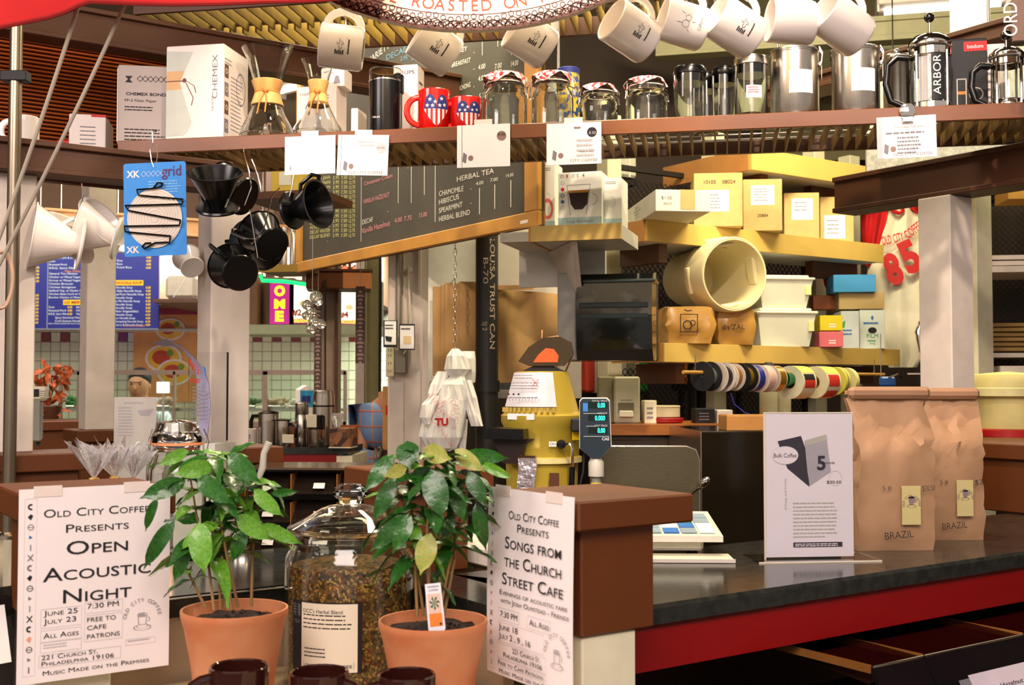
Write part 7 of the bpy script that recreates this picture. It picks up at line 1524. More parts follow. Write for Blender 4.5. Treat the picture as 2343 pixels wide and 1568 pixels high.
part(t, 'mouth', mt('lip', '8A4A40', .6), lambda g: g.ball((0, -.118, hz - .078), .024, 10, 5, 1, .4, .22))
part(t, 'hair', mt('black_hair', '15100E', .5, bump=.2, sc=80), lambda g: (g.ball((0, -.018, hz + .045), .098, 20, 14, .9, 1.02, .95), g.ball((0, -.085, hz + .085), .05, 12, 8, 1.2, .8, .5)))
b2 = skin_obj('shirt', [(0, .04, 1.0), (0, .04, 1.22), (0, .0, hz - .26), (-.18, 0, hz - .3), (.18, 0, hz - .3), (-.25, -.04, hz - .5), (.25, -.04, hz - .5), (0, -.01, hz - .19)], [(0, 1), (1, 2), (2, 3), (2, 4), (3, 5), (4, 6), (2, 7)], [(.18, .13), (.19, .14), (.16, .12), .09, .09, .07, .07, .06], mt('striped_shirt', 'E4E8E6', .7, kind='wave', sc=14, c2='A8B4B8'), t)
t = th('lit_screen', 'small bright square screen beside the man', 'screen', pd(359, 899, 8.3)); k = 8.3 / F; part(t, 'display', mt('white_screen', 'FFFFFF', em=3), lambda g: g.box(0, 28 * k, -.002, 0, 0, 24 * k)); part(t, 'casing', lgrey, lambda g: g.box(-.004, 28 * k + .004, 0, .02, -.004, 24 * k + .004)); part(t, 'stand', lgrey, lambda g: g.cyl((14 * k, .01, -.004), (14 * k, .01, -pd(359, 899, 8.3).z), .008))
# register, dried flowers, curved sign, notice
P = pd(8, 1036, 2.9); P = Vector((P.x, 2.95, ZL)); k = 2.95 / F
t = th('metal_cabinet_box', 'grey metal machine with a white printer on top at the left', 'machine', P, rad(20)); part(t, 'case', mt('grey_enamel', '8A8A84', .45, .3), lambda g: g.box(0, 60 * k, 0, .12, .012, 105 * k, .004)); part(t, 'foot', blkm, lambda g: [g.box(x, x + .01, .01, .03, 0, .012) for x in (.005, 50 * k)]); part(t, 'white_head', mt('printer_white', 'D4CEB8', .4), lambda g: g.box(-.01, 72 * k, .0, .12, 105 * k, 138 * k, .006)); part(t, 'black_window', blkm, lambda g: g.box(40 * k, 55 * k, -.002, .0, 115 * k, 132 * k)); part(t, 'vent', greyp, lambda g: [g.box(57 * k, 70 * k, -.002, 0, (112 + 5 * i) * k, (114 + 5 * i) * k) for i in range(4)], kind='stuff')
P = pd(108, 958, 5.3); P.z = ZL; t = th('dried_flowers', 'bunch of dried rust red leaves in a low pot on the far pillar', 'plant', P); q = random.Random(11)
part(t, 'pot', dbrown, lambda g: g.lathe([(.05, 0), (.065, .06), (.06, .065)], 20)); part(t, 'twig', mt('twig', '4A2A1A', .8), lambda g: [g.tube([(0, 0, .05), (q.uniform(-.08, .06), q.uniform(-.05, .05), .2)], .002, 4) for _ in range(7)])
for i in range(70):
    f = i / 70; a = q.uniform(0, 6.28); r_ = .08 * q.random()
    if i == 0:
        g = G(); leafg(g, .3, 1.5, .3); lf0 = mk('dried_leaf', g, mt('rust_leaf', '8A3018', .6, c2='B8602A'), t); lf = lf0
    else: lf = lf0.copy(); COL.objects.link(lf)
    zc = .03 + .22 * q.random(); lf.location = (r_ * cos(a) + (zc - .1) * .12, r_ * sin(a), zc); lf.rotation_euler = (q.uniform(-2, 2), q.uniform(-1.2, 1.2), a); lf.scale = (.06, .08, .06)
CP = pd(430, 1010, 2.66); k = 2.66 / F; t = th('curved_sign_holder', 'curling printed flyer in a clear stand above the clip-top jar', 'sign', (CP.x, CP.y, ZC), rad(-14)); zz = lambda v: pd(430, v, 2.66).z - ZC
path = [(-24, 800), (22, 778), (44, 785), (72, 815), (80, 860), (82, 920), (78, 970), (66, 1010)]; path = [((u - 0) * k, zz(v)) for u, v in [(-95, 785), (-60, 775), (-20, 792), (10, 815), (38, 845), (52, 880), (56, 930), (52, 975), (44, 1010)]]
def shp(g, y0, y1, off=0):
    n = len(path); vs = [(x + off, y0, z_) for x, z_ in path] + [(x + off, y1, z_) for x, z_ in path]
    vs += [(p[0] + .002, p[1], p[2] + .002) for p in vs]
    g.add(vs, [(i, i + 1, n + i + 1, n + i) for i in range(n - 1)] + [(2 * n + i, 3 * n + i, 3 * n + i + 1, 2 * n + i + 1) for i in range(n - 1)], True)
fly = mt('flyer_lilac', 'B4B0D0', .5)
def flyer(g):
    n = len(path); A_ = [((u - 430) * k * 1.03, zz(v)) for u, v in ((336, 790), (362, 790), (385, 797), (408, 822), (420, 850), (426, 885), (430, 935), (428, 975), (424, 1010))]
    vs = [(x, .0, z_) for x, z_ in path] + [(x, .05, z_) for x, z_ in A_]
    g.add(vs, [(i, n + i, n + i + 1, i + 1) for i in range(n - 1)], True); g.add([(p[0], p[1] + .002, p[2]) for p in vs], [(i, i + 1, n + i + 1, n + i) for i in range(n - 1)], True)
part(t, 'flyer', fly, flyer)
part(t, 'print', [greyink, redp, bluep], lambda g: (g.mat(0).lines(4 * k, zz(885), 22 * k, 9, 8 * k, 3 * k, .012, 3), g.lines(30 * k, zz(895), 20 * k, 8, 9 * k, 3 * k, -.002, 5), g.mat(1).text('NEW', 12 * k, zz(845), 13 * k, y=-.004, ro=rad(-50)), g.mat(2).poly([(38 * k, zz(838)), (45 * k, zz(842)), (48 * k, zz(872))], -.004), g.mat(1).lines(4 * k, zz(868), 30 * k, 2, 5 * k, 3 * k, .0)))
part(t, 'clear_stand', glass_thin, lambda g: (g.box(-34 * k, 66 * k, .06, .063, zz(1015), zz(805)), )); part(t, 'stand_edge', blkm, lambda g: g.box(65 * k, 67 * k, .058, .064, zz(1010), zz(805))); part(t, 'foot', lgrey, lambda g: g.box(-36 * k, 68 * k, 0, .1, -ZC, zz(1015)))
P = pd(260, 1010, 3.2); k = 3.2 / F; t = th('paper_notice', 'pale printed notice standing in front of the glass case left of the curled flyer', 'notice', (P.x, P.y, ZC), rad(4)); zz2 = lambda v: pd(300, v, 3.2).z - ZC
part(t, 'sheet', mt('notice_grey', 'D4CEC4', .6), lambda g: g.box(0, 95 * k, 0, .002, zz2(1060), zz2(909))); part(t, 'print', pale, lambda g: (g.lines(22 * k, zz2(921), 52 * k, 1, .01, 3 * k), g.lines(10 * k, zz2(932), 36 * k, 10, 7 * k, 3 * k), g.poly([(52 * k, zz2(940)), (90 * k, zz2(936)), (80 * k, zz2(952)), (60 * k, zz2(952))], -.0005))); part(t, 'stand', lgrey, lambda g: g.box(5 * k, 90 * k, .003, .06, -ZC, zz2(1060)))
# big clip jar + cellophane bags on the corner counter
P = pd(405, 1000, 2.35); r_ = 66 * 2.35 / F; hj = pd(405, 960, 2.35).z - ZC; P.z = ZC
bailjar(P, r_, hj, 'big clip-top jar with an orange seal behind the left coffee plant', False, None, 0, rad(-10))
for i, (u, v, s, lab) in enumerate(((215, 1080, 1.0, 'gathered clear cellophane bag, left of the big clip-top jar'), (262, 1078, 1.15, 'taller clear cellophane bag in the middle of the bunch'), (305, 1082, .95, 'clear cellophane bag next to the left coffee plant'))):
    P = pd(u, v, 2.12 + .05 * i); zb0 = P.z; t = th('cellophane_bag', lab, 'bag', (P.x, P.y, ZC), rad(40 * i), 'clear cellophane treat bags'); q = random.Random(i)
    cel = mt('cellophane', 'F4F2F4', .06, tr=.85, bump=.7, sc=40, ior=1.15)
    zk = zb0 - ZC - .0
    def fan(g):
        n = 22; vs = [(0, 0, zk * .92)]
        for j in range(n): a = 2 * pi * j / n; r1_ = .05 * s * (1 if j % 2 else .55) * q.uniform(.8, 1.2); vs.append((r1_ * cos(a), r1_ * sin(a), zk + (.055 if j % 2 else .035) * s * q.uniform(.8, 1.2)))
        g.add(vs, [(0, 1 + j, 1 + (j + 1) % n) for j in range(n)])
    part(t, 'gathered_top', cel, fan); part(t, 'bag_body', cel, lambda g: g.lathe([(.03, 0), (.042, .02), (.045, zk * .55), (.02, zk * .85), (.008, zk * .92)], 14, cap=False)); part(t, 'contents', mt('cocoa_treats', '5A3018', .6, sc=60, var=.4), lambda g: g.lathe([(.026, .004), (.036, .02), (.037, zk * .45), (.02, zk * .6), (.001, zk * .62)], 14)); part(t, 'twist_tie', mt('gold_tie', 'C89A3A', .3, .8), lambda g: g.lathe([(.009, zk * .9), (.011, zk * .92), (.009, zk * .94)], 12))
# back counter with steel flasks
P = pd(548, 1030, 4.3); z0 = pd(548, 1024, 4.3).z; k = 4.3 / F; t = th('flask_counter', 'dark counter with red band carrying steel flasks, beyond the left plant', 'counter', (P.x, P.y, 0), rad(-3))
part(t, 'top', blacktop, lambda g: g.box(0, 250 * k, 0, .3, z0 - .025, z0)); part(t, 'red_band', red, lambda g: g.box(0, 225 * k, .01, .03, z0 - .075, z0 - .025)); part(t, 'cabinet', dbrown, lambda g: g.box(0, 240 * k, .03, .28, 0, z0 - .075)); part(t, 'side_cabinet', cream, lambda g: g.box(226 * k, 262 * k, -.02, .3, 0, z0 - .03)); part(t, 'rear_upstand', mt('rust_box', '9A4A22', .5), lambda g: g.box(0, 240 * k, .26, .28, z0, z0 + .075))
def flask(u, w_, v, o, label, kind_='flask'):
    Q = pd(u, 1020, 4.3 + o); kk = Q.y / F; h = pd(u, v, Q.y).z - z0; r_ = w_ / 2 * kk; t = th(kind_, label, 'flask', (Q.x, Q.y, z0), rad(160), 'steel flasks and travel mugs')
    part(t, 'shell', steel, lambda g: g.lathe([(r_ * .9, 0), (r_, .004), (r_, h * .7), (r_ * .98, h * .705), (r_ * .98, h * .715), (r_, h * .72), (r_ * .97, h * .93)], 28)); return t, r_, h
t, r_, h = flask(614, 46, 940, .1, 'steel travel mug with a black handle, leftmost of the flasks', 'travel_mug'); part(t, 'lid', blk, lambda g: g.lathe([(r_, h * .92), (r_ * 1.05, h * .95), (r_ * .6, h), (.001, h)], 24)); part(t, 'handle', blk, lambda g: g.tube([(r_, 0, h * .85), (r_ * 1.8, 0, h * .84), (r_ * 2.0, 0, h * .7), (r_ * 2.0, 0, h * .35)], .008, 8))
t, r_, h = flask(648, 36, 958, .06, 'shorter steel tumbler with black handle and paper tag', 'travel_mug'); part(t, 'lid', blk, lambda g: g.lathe([(r_, h * .92), (r_ * 1.05, h * .96), (.001, h)], 24)); part(t, 'handle', blk, lambda g: g.tube([(-r_, 0, h * .8), (-r_ * 1.9, 0, h * .75), (-r_ * 1.8, 0, h * .4), (-r_, 0, h * .3)], .007, 8)); part(t, 'price_tag', cream, lambda g: g.at(-r_ * 1.5, .0, 0).box(-.025, .025, .04, .042, h * .15, h * .45, .001))
t, r_, h = flask(690, 31, 920, .1, 'slim plain steel flask in the middle'); part(t, 'cup_lid', steel, lambda g: g.lathe([(r_ * .96, h * .93), (r_ * .96, h * .97), (r_ * .6, h), (.001, h)], 24))
t, r_, h = flask(740, 50, 893, .12, 'tallest steel flask with a black carrying band'); part(t, 'cup_lid', steel, lambda g: g.lathe([(r_ * .9, h * .8), (r_ * .92, h * .985), (r_ * .8, h), (.001, h)], 24)); part(t, 'band', blk, lambda g: g.lathe([(r_ * 1.02, h * .7), (r_ * 1.02, h * .73)], 24))
t, r_, h = flask(725, 36, 950, .04, 'squat steel mug with white tag in front of the tallest flask', 'travel_mug'); part(t, 'black_grip', blk, lambda g: g.lathe([(r_ * 1.03, h * .55), (r_ * 1.03, h * .95), (r_ * .8, h)], 24)); part(t, 'price_tag', cream, lambda g: g.at(.005, .0, 0).box(-.022, .02, r_ + .002, r_ + .004, h * .62, h * 1.02, .001))
Q = pd(566, 1015, 4.4); t = th('white_mug', 'white mug with faint emblem left of the flasks', 'mug', (Q.x, Q.y, z0), rad(180)); mug_thing(t, .036, .068, ceram); g = G(); logo1(g, .036, .068); g.v = [Vector((-p.x, p.y, p.z)) for p in g.v]; wrap(g, .036); g.v = [Matrix.Rotation(pi, 3, 'Z') @ p for p in g.v]; mk('emblem', g, greyink, t)
Q = pd(790, 1015, 4.25); t = th('patterned_tin_box', 'tin printed with coffee cups right of the flasks, topped by a twist of cellophane', 'tin', (Q.x - .03, Q.y, z0 - .0), rad(-8)); part(t, 'box', mt('coffee_print', '9A6238', .5, kind='speck', sc=30, c2='3A1E10'), lambda g: g.box(-.03, .05, 0, .09, 0, .075, .003)); part(t, 'cellophane_top', mt('cellophane', 'F4F2F4', .06, tr=.85), lambda g: g.lathe([(.012, .078), (.028, .13), (.018, .12)], 9, sm=False, cap=False)); part(t, 'base', cream, lambda g: g.box(-.032, .052, -.002, .092, -.0, .004))
Q = pd(704, 932, 5.6); k = 5.6 / F; t = th('milk_carton', 'tilted blue and white milk carton behind the slim flask', 'carton', Q, rad(30)); part(t, 'carton_body', paper, lambda g: g.box(-18 * k, 14 * k, 0, .07, -.1, 40 * k, .002)); part(t, 'gable', paper, lambda g: g.prism([(-18 * k, 40 * k), (14 * k, 40 * k), (-2 * k, 50 * k)], 0, .07)); part(t, 'print', [mt('milk_blue', '2E9AD8', .5), navy], lambda g: (g.rect(-18 * k, 14 * k, 0, 38 * k, -.001), g.mat(1).rect(-14 * k, 6 * k, 10 * k, 26 * k, -.002))); part(t, 'shelf_support', cream, lambda g: g.box(-.15, .15, -.02, .15, -Q.z, -.1))
# lit menus of the stall behind
def lit(u0, u1, v0, v1, d, label, fn, mats, em_frame=dbrown):
    P = pd(u0, v1, d); k = d / F; t = th('lit_menu', label, 'menu board', P); W_ = (u1 - u0) * k; H_ = (v1 - v0) * k
    part(t, 'case', em_frame, lambda g: (g.box(-.03, W_ + .03, .004, .1, -.03, H_ + .03))); g = G(); fn(g, W_, H_, k); mk('face', g, mats, t); part(t, 'bracket', dbrown, lambda g: g.box(W_ * .4, W_ * .6, .03, .06, H_, H_ + .6)); return t
LD = 8.0
lit(617, 662, 645, 742, LD, 'purple lit panel with yellow letters spelling OME downward', lambda g, W, H_, k: (g.rect(0, W, 0, H_), g.mat(1).text('O', W / 2, H_ * .68, 22 * k, y=-.003, bold=.06, fit=25 * k), g.text('M', W / 2, H_ * .38, 20 * k, y=-.003, bold=.06, fit=25 * k), g.text('E', W / 2, H_ * .08, 22 * k, y=-.003, bold=.06, fit=20 * k)), [mt('lit_purple', 'A81878', em=1.0), mt('lit_yellow', 'F4E020', em=1.2)])
lw_ = [mt('lit_mint', 'E8F4D8', em=1.3), mt('lit_purple', 'A81878', em=1.0), mt('lit_yellow', 'F4E020', em=1.2), redp, mt('lit_dish', 'D8C890', em=.8)]
def lm(s1, s2): return lambda g, W, H_, k: (g.rect(0, W, H_ * .12, H_), g.mat(1).rect(0, W, 0, H_ * .12), g.mat(2).text(s2, W / 2, H_ * .02, 8 * k, y=-.003, fit=W * .95, bold=.03), g.mat(3).text(s1, W * .18, H_ * .2, 14 * k, y=-.003, bold=.04), g.mat(4).disc(W * .55, H_ * .5, W * .25, -.002, 16, W * .18))
lit(672, 712, 650, 740, LD, 'pale lit menu panel numbered 2 next to the purple panel', lm('#2', 'BREAKFAST'), lw_); lit(780, 815, 665, 742, LD, 'pale lit menu panel numbered 4 behind the brown pillar strips', lm('#4', 'NOODLES'), lw_)
P = pd(543, 765, 7.9); k = 7.9 / F; t = th('stall_soffit', 'pale soffit ledge under the lit menu panels', 'soffit', P); part(t, 'ledge', mt('mint_ledge', 'A8B090', .5), lambda g: g.box(0, 320 * k, 0, .5, 0, 22 * k)); part(t, 'hood', mt('warm_brown', '7A5638', .5), lambda g: g.box(0, 45 * k, 0, .4, 22 * k, 140 * k)); part(t, 'rear_board', mt('warm_brown', '7A5638', .5), lambda g: g.box(45 * k, 320 * k, .3, .4, 22 * k, 130 * k)); part(t, 'hanger', dbrown, lambda g: g.box(.1, .16, .42, .48, 22 * k, 3.6 - P.z))
for pts, c, lab in ((((596, 630), (600, 642), (650, 644), (705, 652)), ('neon_green', '08C850'), 'green neon tube at an angle above the purple panel'), (((765, 610), (775, 622), (790, 612), (800, 624), (816, 612)), ('neon_red', 'FF5030'), 'red orange neon script below the chalkboard frame')):
    g = G().tube([pd(u, v, 7.6) for u, v in pts], .012, 8); t = th('neon_sign', lab, 'neon sign', (0, 0, 0)); mk('tube', g, mt(c[0], c[1], em=4), t); g = G().tube([pd(u, v - 2, 7.66) for u, v in pts], .02, 6); mk('backing', g, dbrown, t); a = pd(pts[1][0], pts[1][1], 7.66); part(t, 'hanger', steel, lambda g: g.cyl(a, (a.x, a.y, 3.6), .004))
# brown stall posts, strips and bulbs between
for u, w_, v1, m, d, lab in ((722, 50, 1000, mt('taupe_post', '8A7460', .5), 5.2, 'taupe painted post behind the glass bulbs'), (764, 8, 900, dbrown, 5.1, 'narrow dark post edge beside the taupe post'), (836, 30, 900, mt('khaki_fold', 'A49C6C', .6), 5.4, 'khaki folded screen left of the pinkish column'), (866, 6, 845, blkm, 5.3, 'black vertical edge strip next to the khaki screen'), (812, 22, 960, white, 5.6, 'white jamb behind the hanging lattice strip')):
    P = pd(u, v1, d); k = d / F; post(Vector((P.x, P.y, 0)), w_ * k, 0, 2.3, lab, m, 'stall_post', rad(0))
P = pd(700, 640, 5.0); k = 5.0 / F; t = th('brown_lintel', 'brown lintel box above the hanging strips under the chalkboard', 'lintel', P, rad(8)); part(t, 'box', brown, lambda g: g.box(0, 150 * k, 0, .2, -20 * k, 20 * k, .004)); part(t, 'top_trim', dbrown, lambda g: g.box(-.01, 152 * k, -.01, .21, 20 * k, 26 * k)); part(t, 'lit_end', mt('lit_peach', 'C07848', .5), lambda g: g.box(84 * k, 150 * k, -.002, 0, -19 * k, 19 * k)); part(t, 'rod', steel, lambda g: g.cyl((.1, .1, 26 * k), (.1, .1, 3.6 - P.z), .005))  # peach patch paints the light on one end of the brown box
for u, v0, v1, w_, lab in ((718, 690, 895, 17, 'long brown lattice strip hanging left, above the tallest flask'), (813, 655, 832, 22, 'brown lattice strip hanging right, near the khaki screen')):
    P = pd(u, v1, 4.9); k = 4.9 / F; H_ = (v1 - v0) * k; W_ = w_ * k; t = th('lattice_strip', lab, 'hanging strip', P); part(t, 'strip', mt('umber_strip', '3E2A26', .6), lambda g: g.box(0, W_, 0, .004, 0, H_))
    def tri(g):
        n = int(H_ / (9 * k))
        for i in range(n):
            z_ = i * 9 * k; w2 = W_ * (.2 + .12 * (i % 3)); g.poly([(W_ / 2 - w2, z_), (W_ / 2 + w2, z_), (W_ / 2 + w2 * .5, z_ + 5 * k), (W_ / 2 - w2 * .5, z_ + 5 * k)], -.001)
    part(t, 'pattern', mt('mauve_print', '8A6E68', .6), tri); part(t, 'cord', steel, lambda g: g.cyl((W_ / 2, .002, H_), (W_ / 2, .002, H_ + .3), .0015))
P = pd(715, 655, 3.6); k = 3.6 / F; t = th('glass_bauble_string', 'string of small clear glass infuser balls hanging in front of the posts', 'hanging glass', P)
part(t, 'cord', steel, lambda g: g.tube([(0, 0, 3.6 - P.z), (0, 0, 0), (.004, 0, -110 * k)], .0012, 5))
for u, v, r in ((722, 680, 15), (703, 698, 12), (712, 715, 13), (700, 722, 10), (718, 735, 13), (735, 742, 11), (712, 752, 13), (728, 690, 10)): part(t, 'glass_ball', glass, lambda g: g.ball(((u - 715) * k, q.uniform(-.01, .01), (655 - v) * k), r * k, 12, 8))
g = G().tube([pd(744, v, 5.0) for v in (640, 760, 820, 900)], .004, 6); t = tag(mk('black_cable', g, blkm), 'black cable running down the taupe post', 'cable')
# column fittings
k = 4.25 / F; P = pd(882, 860, 4.3); t = th('outlet_box', 'cream outlet strip and grey junction box on the pinkish column', 'outlet', P, rad(-6)); part(t, 'outlet_plate', mt('ivory_plastic', 'CFC4A0', .4), lambda g: g.box(0, 20 * k, 0, .03, -3 * k, 67 * k, .003)); part(t, 'junction_box', mt('zinc', '7A7464', .4, .6), lambda g: g.box(21 * k, 48 * k, -.0, .04, 5 * k, 62 * k, .003)); part(t, 'socket_slot', blkm, lambda g: [g.box(x * k, (x + 1.2) * k, -.001, .001, z_ * k, (z_ + 6) * k) for x in (6, 12) for z_ in (8, 26, 44, 56)], kind='stuff'); part(t, 'conduit', mt('conduit_grey', '9A9284', .4, .5), lambda g: g.cyl((28 * k, .02, 62 * k), (28 * k, .02, 1.7), .012, n=12)); part(t, 'white_cord', cream, lambda g: g.tube([(44 * k, -.004, 50 * k), (56 * k, -.006, 75 * k), (58 * k, -.006, 150 * k), (52 * k, 0, 260 * k)], .003, 5))
P = pd(877, 795, 4.2); k = 4.2 / F; t = th('filter_card', 'two small black and white display cards tied on the column conduit', 'card', P, rad(6)); part(t, 'left_card', blkm, lambda g: g.box(0, 32 * k, 0, .006, 0, 62 * k)); part(t, 'right_card', blkm, lambda g: g.box(36 * k, 72 * k, 0, .006, -6 * k, 54 * k)); g = G(); g.rect(3 * k, 29 * k, 6 * k, 60 * k, -.001); g.rect(38 * k, 70 * k, -3 * k, 50 * k, -.001); g.mat(1).poly([(6 * k, 15 * k), (18 * k, 12 * k), (20 * k, 24 * k), (4 * k, 26 * k)], -.002); g.mat(2).rect(46 * k, 64 * k, 8 * k, 26 * k, -.002); g.mat(1).lines(4 * k, 52 * k, 22 * k, 2, 7 * k, 3 * k, -.002); g.lines(40 * k, 44 * k, 26 * k, 1, 7 * k, 3 * k, -.002); mk('print', g, [paper, ink, mt('sand_print', 'D8C090', .6)], t)
# plaid-shirted person bending behind the pillar
pld = mt('plaid_blue', '7C9CC8', .8, var=.03); nt = pld.node_tree; N = nt.nodes; L_ = nt.links
def stripes(axis, sc, w_, col, prev):
    tc = N.new('ShaderNodeTexCoord'); sx = N.new('ShaderNodeSeparateXYZ'); L_.new(tc.outputs['Object'], sx.inputs[0]); mm_ = N.new('ShaderNodeMath'); mm_.operation = 'MULTIPLY'; mm_.inputs[1].default_value = sc; L_.new(sx.outputs[axis], mm_.inputs[0]); fr = N.new('ShaderNodeMath'); fr.operation = 'FRACT'; L_.new(mm_.outputs[0], fr.inputs[0]); lt = N.new('ShaderNodeMath'); lt.operation = 'LESS_THAN'; lt.inputs[1].default_value = w_; L_.new(fr.outputs[0], lt.inputs[0]); mx = N.new('ShaderNodeMix'); mx.data_type = 'RGBA'; L_.new(lt.outputs[0], mx.inputs[0]); L_.new(prev, mx.inputs[6]); mx.inputs[7].default_value = lin(col) + [1]; return mx.outputs[2]
bs = N['Principled BSDF']; base = bs.inputs['Base Color'].links[0].from_socket
o_ = stripes(2, 15, .12, 'C88A78', base); o_ = stripes(0, 18, .12, 'C89A84', o_); o_ = stripes(2, 15.02, .05, '9A5A5A', o_); L_.new(o_, bs.inputs['Base Color'])
PX = pd(886, 950, 4.95); t = th('person', 'person in a blue plaid shirt seen from behind, bending beside the column', 'person', (PX.x, PX.y, 0)); s = PX.z
skin_obj('body', [(.06, .12, .9), (.05, .06, s - .1), (.0, -.02, s + .03), (.05, -.12, s + .06), (.1, -.25, s + .0), (-.1, .0, s - .02), (-.12, -.05, s - .22), (-.1, -.2, s - .3), (0, .14, .5), (0, .16, .05), (.12, .14, .5), (.12, .16, .05), (.16, -.05, s - .02), (.2, -.15, s - .25)], [(0, 1), (1, 2), (2, 3), (3, 4), (2, 5), (5, 6), (6, 7), (0, 8), (8, 9), (0, 10), (10, 11), (2, 12), (12, 13)], [(.1, .08), (.1, .08), (.07, .06), .05, (.075, .09), .04, .035, .03, .08, .05, .08, .05, .05, .035], sk, t)
skin_obj('shirt', [(.06, .1, s - .32), (.05, .06, s - .12), (.0, .0, s + .02), (-.055, .0, s - .02), (-.08, -.01, s - .16), (-.075, -.04, s - .3), (.14, -.03, s - .02)], [(0, 1), (1, 2), (2, 3), (3, 4), (4, 5), (2, 6)], [(.19, .15), (.19, .15), (.16, .14), .12, .085, .08, .1], pld, t)
part(t, 'hair', mt('brown_hair', '3A2416', .6), lambda g: g.ball((.13, -.25, s + .03), .09, 14, 10, .9, 1, 1))
part(t, 'trousers', mt('dark_trousers', '22242C', .8), lambda g: (g.cyl((0, .14, .96), (0, .16, .08), .095, .07, 14), g.cyl((.12, .14, .96), (.12, .16, .08), .095, .07, 14))); part(t, 'shoe', blkm, lambda g: g.box(-.05, .17, .02, .24, 0, .08, .02))
P = pd(873, 1030, 4.6); k = 4.6 / F; t = th('scale_dial_box', 'tan board with a small round dial edge beside the plaid shirt', 'board', P, rad(-6)); part(t, 'board', mt('tan_ply', 'B8864A', .6), lambda g: g.box(2 * k, 16 * k, 0, .03, 0, 145 * k)); part(t, 'dial', chrome, lambda g: g.at(-2 * k, -.01, -5 * k, rad(-50), pi / 2).lathe([(.024, 0), (.024, .014), (.018, .016), (.001, .016)], 22)); part(t, 'dial_face', blkm, lambda g: g.at(-2 * k, -.012, -5 * k, rad(-50), pi / 2).lathe([(.026, -.002), (.026, .004)], 22)); part(t, 'red_sticker', redp, lambda g: g.rect(9 * k, 15 * k, 80 * k, 102 * k, -.001)); part(t, 'leg', dbrown, lambda g: g.box(4 * k, 14 * k, .005, .025, -P.z, 0))
# dark bean bins in the middle
P = pz(560, 1092, 1.24); P = pd(560, 1092, 2.75); a_ = rad(-4); k = 2.75 / F; t = th('bin_rack', 'rack of dark coffee bean drawers behind the left plant and the herb jar', 'rack', (P.x, P.y, ZC - .0), a_); zz3 = lambda v: pd(700, v, 2.75).z - ZC
part(t, 'top', mt('rack_glass', '4A3C30', .15), lambda g: g.box(0, 320 * k, .0, .2, zz3(1075), zz3(1070))); part(t, 'case', mt('rack_black', '0E0B09', .3), lambda g: g.box(0, 320 * k, .06, .2, -.15, zz3(1076)))
for i in range(3):
    for j in range(3):
        x0 = i * 106 * k; z_ = zz3(1135 + j * 65); part(t, 'drawer', mt('smoke_front', '1E1612', .12, coat=.4), lambda g: g.add([(x0 + .002, .06, z_ + 50 * k), (x0 + 104 * k, .06, z_ + 50 * k), (x0 + 104 * k, .0, z_ + 5 * k), (x0 + .002, .0, z_ + 5 * k), (x0 + .002, .06, z_), (x0 + 104 * k, .06, z_)], [(0, 3, 2, 1), (3, 4, 5, 2), (0, 4, 3), (1, 2, 5)]))
        part(t, 'drawer_beans', beans, lambda g: g.box(x0 + .006, x0 + 100 * k, .058, .1, z_ + 10 * k, z_ + 46 * k)); part(t, 'price_label', lgrey, lambda g: g.at(x0 + (40 + 12 * i) * k, -.001, z_ + 18 * k, 0, rad(-38)).box(0, 26 * k, .0, .001, 0, 15 * k)); part(t, 'drawer_edge', mt('amber_edge', '8A5A2A', .3), lambda g: g.box(x0, x0 + .0018, .0, .06, z_, z_ + 50 * k))
t = th('ladle', 'grey handled scoop leaning behind the left plant leaves', 'scoop', pd(590, 1100, 2.45), 0, eu=(0, rad(12), 0)); part(t, 'grip', greyp, lambda g: g.tube([(0, 0, 0), (.004, 0, .03), (.0, 0, .06), (.006, 0, .085)], [.006, .008, .007, .008], 10)); part(t, 'shank', chrome, lambda g: g.tube([(0, 0, 0), (-.006, 0, -.1)], .003, 6)); part(t, 'bowl', chrome, lambda g: g.ball((-.008, 0, -.13), .026, 12, 8, 1, .6, 1))
# goods behind the drippers
P = pd(620, 440, 3.9); k = 3.9 / F; t = carton(P, rad(-14), 75 * k, .12, 62 * k, 'yellowed carton high behind the black drippers', mt('old_card', 'B8A040', .6)); pr(t, 'label', lgrey, lambda g: g.rect(20 * k, 50 * k, 15 * k, 45 * k)); part(t, 'shelf_board', dbrown, lambda g: g.box(-.1, .2, -.02, .25, -.025, 0)); part(t, 'hanger', steel, lambda g: g.cyl((.05, .2, 0), (.05, .2, 3.6 - P.z), .004))
P = pd(590, 608, 4.9); k = 4.9 / F; t = th('canister_ledge', 'narrow yellowish ledge with dark underside left of the chalkboard', 'ledge', P, rad(-10)); part(t, 'board', mt('olive_ledge', '6A5422', .5), lambda g: g.box(0, 120 * k, 0, .25, -14 * k, 0)); part(t, 'lip', mt('olive_lip', '8A6E2A', .5), lambda g: g.box(0, 120 * k, -.01, 0, -16 * k, 1 * k)); part(t, 'hanger', steel, lambda g: g.cyl((.1, .2, 0), (.1, .2, 3.6 - P.z), .004))
for i in range(5): c = th('steel_tube_canister', 'slim steel canister in the row left of the chalkboard', 'canister', P + Vector((.03 + i * .036, .06, 0)), 0, 'slim steel canisters'); part(c, 'can', steel, lambda g: g.lathe([(.014, 0), (.014, .15), (.012, .155)], 16)); part(c, 'lid', steel, lambda g: g.lathe([(.015, .155), (.015, .17), (.004, .176)], 16))
